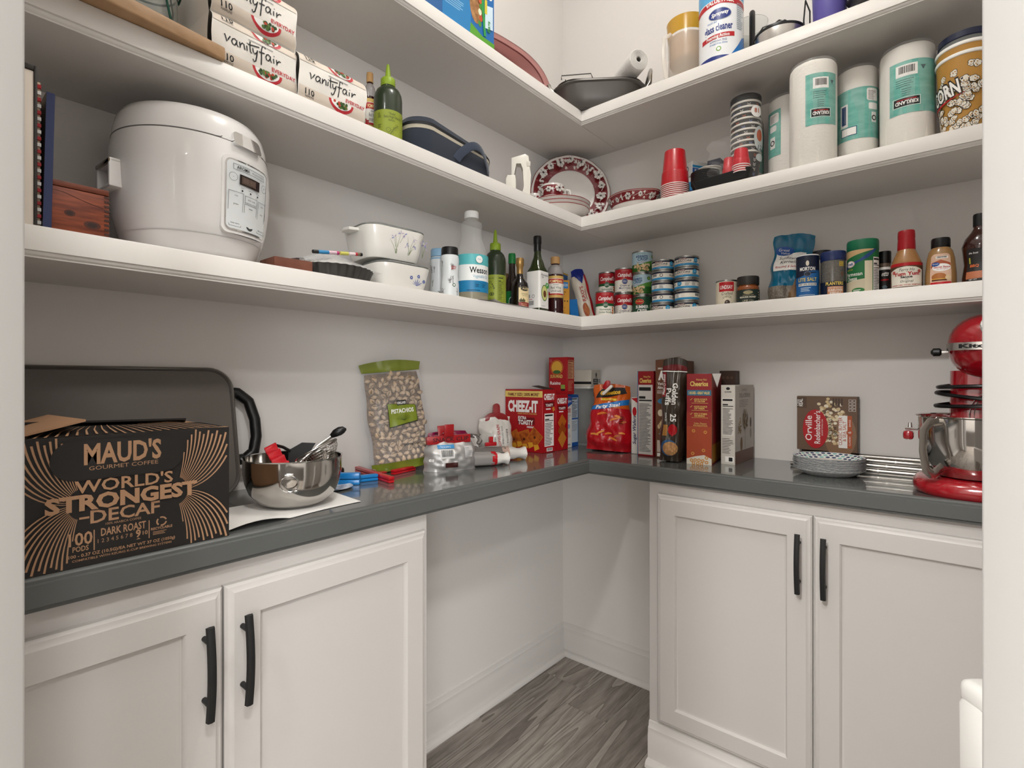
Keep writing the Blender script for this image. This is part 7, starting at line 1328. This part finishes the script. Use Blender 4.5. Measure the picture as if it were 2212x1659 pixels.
# glass cleaner can
x, y, r = cyl(1510, 1606, 'R', .205); h = .255; t = thing('spray_can', 'blue and white aerosol glass cleaner can', 'can', (x, y, z), face_cam(x, y)); 
MB().lathe([(r*.96, 0), (r, .003), (r, h-.02), (r*.9, h-.008), (r*.55, h), (r*.5, h)], TIN, 48).build('body', t); MB().lathe([(r*.56, h), (r*.58, h+.002), (r*.55, h+.045), (.001, h+.05)], WHT, 36).build('cap', t)
p = wrap(r*1.003, h, .002); H = h-.024; WC_ = mat('#e8eaec', .35); BC = mat('#1d6fb8', .35); DBC = mat('#1c2f7c', .35); p.rect(-PI*r*.98, 0, PI*r*.98, H, WC_); p.rect(-PI*r*.98, H*.80, PI*r*.98, H, mat('#5aa8d8', .35)); p.pts([(-r*1.5, H*.70), (0, H*.735), (r*1.5, H*.70), (r*1.5, H*.77), (0, H*.805), (-r*1.5, H*.77)], RED); p.text('VALUE PACK', -r*.05, H*.735, .0125, WHT, .085, bold=.03, arc=.004)
p.disc(-r*.05, H*.60, .034, mat('#9aa4ac', .3), .019, n=28); p.disc(-r*.05, H*.60, .032, DBC, .017, n=28); p.text('Sprayway', -r*.05, H*.585, .011, WHT, .050, shear=.25, rot=.12, bold=.03); p.text("World's Best", -r*.40, H*.495, .006, BC, .03); p.text('glass cleaner', -r*.12, H*.385, .021, DBC, .086, bold=.03, rot=.05); p.pts([(-r*.95, H*.27), (r*.62, H*.295), (r*.62, H*.355), (-r*.95, H*.33)], RED); p.text('Foaming Action', -r*.14, H*.295, .0095, WHT, .068, rot=.04, bold=.02); p.text('AMMONIA FREE', -r*.12, H*.24, .0062, DBC, .050); p.text('Streak-Free Shine', -r*.12, H*.205, .0058, BC, .052, shear=.2); p.disc(-r*.1, H*.145, .0075, mat('#7aa84a', .4)); p.disc(-r*.1, H*.145, .0045, WHT)
p.pts([(r*.30, 0), (r*1.55, 0), (r*1.55, H*.36), (r*1.1, H*.30), (r*.8, H*.18)], BC); p.pts([(-r*1.55, 0), (r*.5, 0), (r*.5, H*.045), (-r*.4, H*.06), (-r*1.55, H*.055)], DBC); p.bars(r*.75, H*.40, r*1.25, H*.75, 14, mat('#9aa8b4', .5), 3, .4); p.build('label', t)
# blender cup with black handle
x, y, r = cyl(1606, 1644, 'R', .10); t = thing('measuring_jug', 'clear jug with black handle beside the glass cleaner', 'jug', (.790, -.058, z), face_cam(.79, -.058)); MB().lathe([(.042, 0), (.045, .004), (.052, .20), (.050, .20), (.043, .006), (.001, .005)], mat('#f2f4f2', .04, 0, .9, ior=1.2), 40).build('jug', t); MB().tube([(.004, -.050, .205), (.004, -.066, .18), (.004, -.066, .08), (.004, -.060, .03), (.004, -.040, .018)], .0115, BLK, 10, flat=.8).build('handle', t)
# small steel pot with wire-loop lid
x, y, r, zz = cyl(1628, 1740, 'R', .165, 48); h = zz-Z1; t = thing('steel_pot', 'small brushed steel pot with black rim and wire loop lid', 'pot', (x, y, z), face_cam(x, y)); MB().lathe([(r*.96, 0), (r*.99, .003), (r*.99, h-.006)], mat('#b9b5b0', .28, 1), 48).build('body', t); MB().lathe([(r*.985, h-.007), (r*1.02, h-.005), (r*1.02, h), (r*.97, h+.002), (r*.4, h+.008), (.001, h+.009)], BLK, 48).build('lid', t)
MB().tube([(-.004, 0, h+.005), (-.016, 0, h+.022), (-.014, 0, h+.040), (0, 0, h+.048), (.014, 0, h+.040), (.016, 0, h+.022), (.004, 0, h+.005)], .0022, mat('#3a3634', .3, .8), 8).tube([(.0, -.004, h+.005), (.003, -.006, h+.028)], .0018, BLK, 6).build('wire_loop', t); MB().tube([(r*1.0, -.005, h-.006), (r*.2, -r*.9, h+.006), (-r*.6, -r*.85, h+.004), (-r*.98, -r*.35, h-.01), (-r*1.0, 0, h-.03)], .0022, BLK, 6).build('wire_handle', t)
# purple tumbler, black bag
x, y, r = cyl(1754, 1832, 'R', .175); t = thing('tumbler', 'matte purple tumbler at the right of the top shelf', 'tumbler', (x, y, z), 0); MB().lathe([(r*.86, 0), (r*.90, .003), (r*.98, .10), (r*1.05, .20), (r*.9, .202)], mat('#5a519c', .45), 44).build('body', t); MB().lathe([(r*1.06, .20), (r*1.06, .215), (r*.5, .222)], mat('#2b2748', .4), 40).build('lid', t)
t = thing('rolled_pouch', 'black pouch lying at the doorway end of the top shelf', 'bag', (1.215, -.190, z), .05); P_ = Pouch(.27, .095, .16, lambda q: (.8+.2*math.sin(PI*q))*(1-.35*q), wrk=.006, seed=51); P_.sheet(MB(), mat('#1c1a19', .5), 0, 1).build('pouch', t); MB().box(-.13, .13, -.055, .055, .088, .1, mat('#141312', .5), .004).build('flap', t)
t = thing('wire_stand', 'thin black wire stand beside the purple tumbler', 'stand', (.965, -.10, z)); MB().tube([(0, -.03, .0022), (-.004, -.034, .10), (0, -.03, .16), (0, .03, .16), (0, .03, .0022)], .0022, BLK, 8).tube([(.0, -.03, .0022), (.0, .03, .0022)], .0022, BLK, 8).build('wire', t)
# ================================================================== stand mixer on the counter
z = ZC+.0003; MR = mat('#9c0f1c', .16, coat=.7); MS = mat('#c4c0bb', .25, 1)
t = thing('stand_mixer', 'red stand mixer with steel bowl beside the doorway', 'mixer', (1.362, -.262, z), 0)
out = [(.135*math.copysign(abs(math.cos(a))**.7, math.cos(a)), .132*math.copysign(abs(math.sin(a))**.75, math.sin(a))) for a in [2*PI*k/56 for k in range(56)]]
MB().loft([[(u*k, v*k, q) for u, v in out] for k, q in ((.94, 0), (.985, .006), (1.0, .016), (.985, .026), (.93, .034), (.80, .038), (.4, .040))], MR).build('base', t)
MB().loft([[(u*k+.000, v*kk+.080, q) for u, v in rrect(.150, .105, .042, 6)] for k, kk, q in ((1.30, 1.1, .03), (1.25, 1.08, .12), (1.12, 1.0, .165), (.88, .95, .175), (.86, .92, .285))], MR).build('column', t)
hd = MB(); rings = []; HX, HA = .072, .142             # head: long rounded pod along x
for k in range(25):
    s_ = -math.cos(PI*k/24); rr = (max(0, 1-abs(s_)**4.2))**.5; rings.append([(HX+HA*s_, .050+.082*max(rr, .02)*math.cos(a), .345+(.078 if math.sin(a) > 0 else .082)*max(rr, .02)*math.copysign(abs(math.sin(a))**.8, math.sin(a))) for a in [2*PI*j/36 for j in range(36)]])
hd.loft(rings, MR); head = hd.build('head', t); bd = MB()
bdo = [(HX+.1435*math.copysign(abs(math.cos(a))**.5, math.cos(a)), .050+.0838*math.copysign(abs(math.sin(a))**.5, math.sin(a))) for a in [2*PI*k/72 for k in range(72)]]
bd.loft([[(u, v, .3320) for u, v in bdo], [(u, v, .3500) for u, v in bdo]], MS, cap=False); bd.build('trim_band', head)
p = Print(lambda u, v, off: Vector((u, .050-.0838*(1-min(1, abs((u-HX)/.1435))**4)**.25-.0004-off, v)), .01); p.text('KitchenAid', -.048, .3370, .0085, INK, .125, al='l', bold=.05); p.build('lettering', head)
MB().tube([(-.068, .04, .331), (-.080, .04, .331)], .003, CHROME, 8).tube([(-.080, .04, .331), (-.084, .04, .331), (-.096, .04, .331), (-.101, .04, .331)], [.006, .010, .010, .004], BLK, 14).build('speed_knob', t)
MB().lathe([(.030, 0), (.031, .003), (.027, .006), (.001, .006)], CHROME, 36, xf=Matrix.Translation((.020, -.024, .385)) @ Matrix.Rotation(PI/2-.35, 4, 'X')).build('hub_cap', head)
# steel bowl with handle
bxx, byy = -.020, -.030; rb = .106; bl = MB().lathe([(rb*.50, .040), (rb*.62, .042), (rb*.68, .052), (rb*.88, .085), (rb*.97, .125), (rb*.98, .176), (rb*1.02, .179), (rb*1.02, .181), (rb*.97, .179), (rb*.95, .125), (rb*.6, .06), (.001, .056)], mat('#c4c0bc', .08, 1), 64, c=(bxx, byy)).build('bowl', t)
an = math.radians(232); dx, dy = math.cos(an), math.sin(an); pa = [(bxx+dx*rb*q, byy+dy*rb*q, zz) for q, zz in ((.97, .170), (1.18, .168), (1.34, .150), (1.36, .105), (1.28, .062), (1.10, .050), (.80, .072))]
pp = []
for a, b in zip(pa, pa[1:]):
    for k in range(5): pp.append(tuple(a[j]+(b[j]-a[j])*k/5 for j in range(3)))
MB().tube(pp, .011, mat('#b5b1ab', .16, 1), 10, flat=.35, up=(dx, dy, .3)).build('bowl_handle', bl)
MB().tube([(bxx-rb*.98, byy+.02, .142), (bxx-rb*1.22, byy+.028, .142)], .0022, STEEL, 8).tube([(bxx-rb*1.13, byy+.025, .146), (bxx-rb*1.13, byy+.025, .158)], [.005, .0035], CHROME, 10).build('bracket', bl)
MB().box(bxx-rb*1.26, bxx-rb*1.06, byy+.012, byy+.038, .116, .138, MR, .006).build('bracket_knob', bl)
wk = MB()
for k in range(8):
    a = PI*k/8; wk.tube([(bxx+.03+.042*math.sin(q)*math.cos(a), byy+.03+.042*math.sin(q)*math.sin(a), .175-.060*math.cos(q)+.0) for q in [PI*j/14*1.0 for j in range(3, 15)]], .0011, CHROME, 5)
o = wk.build('wire_whisk', t)
cd_ = MB(); pa = []
for k in range(80):
    a = 2*PI*k/26; pa.append((.000+(.082+.012*math.sin(k*.5))*math.cos(a), .080+.068*math.sin(a)-.006, .262-.0009*k+.005*math.sin(a*1.5)))
cd_.tube(pa, .0048, BLK, 8); cd_.build('cord', t)
# white plastic folding stool by the doorway
q = CAM+DV*.690+RV*.612; t = thing('folding_stool', 'white glossy plastic folded stool half hidden behind the right door jamb', 'stool', (q.x, q.y, 0), YAW); WB_ = mat('#eeece8', .2, coat=.5); HB = .764
def pan_(k): return [(.034+k, 0), (.056-k, 0), (.050-k, .34), (.060, .40), (.20, .40), (.214+k, .34), (.206+k, 0), (.228-k, 0), (.252-k, .60), (.258-k, HB-.03), (.236, HB-k), (.022, HB-k), (.002+k, HB-.03), (.008+k, .60)]
MB().prism(pan_(0), 0, .040, WB_, xf=Matrix.Translation((0, .042, 0)) @ Matrix.Rotation(PI/2, 4, 'X'), bev=.008).build('panel', t)
MB().box(.006, .252, -.004, .048, HB-.035, HB+.002, WB_, .012, 3).build('top_edge', t)
for dx_ in (0, .012): MB().tube([(.030+dx_, .001, .45), (.028+dx_, .001, HB-.10), (.045+dx_, .001, HB-.065), (.13, .001, HB-.058+dx_*.4), (.215-dx_, .001, HB-.065), (.232-dx_, .001, HB-.10), (.230-dx_, .001, .45)], .0022, WB_, 8).build('relief_rib', t)
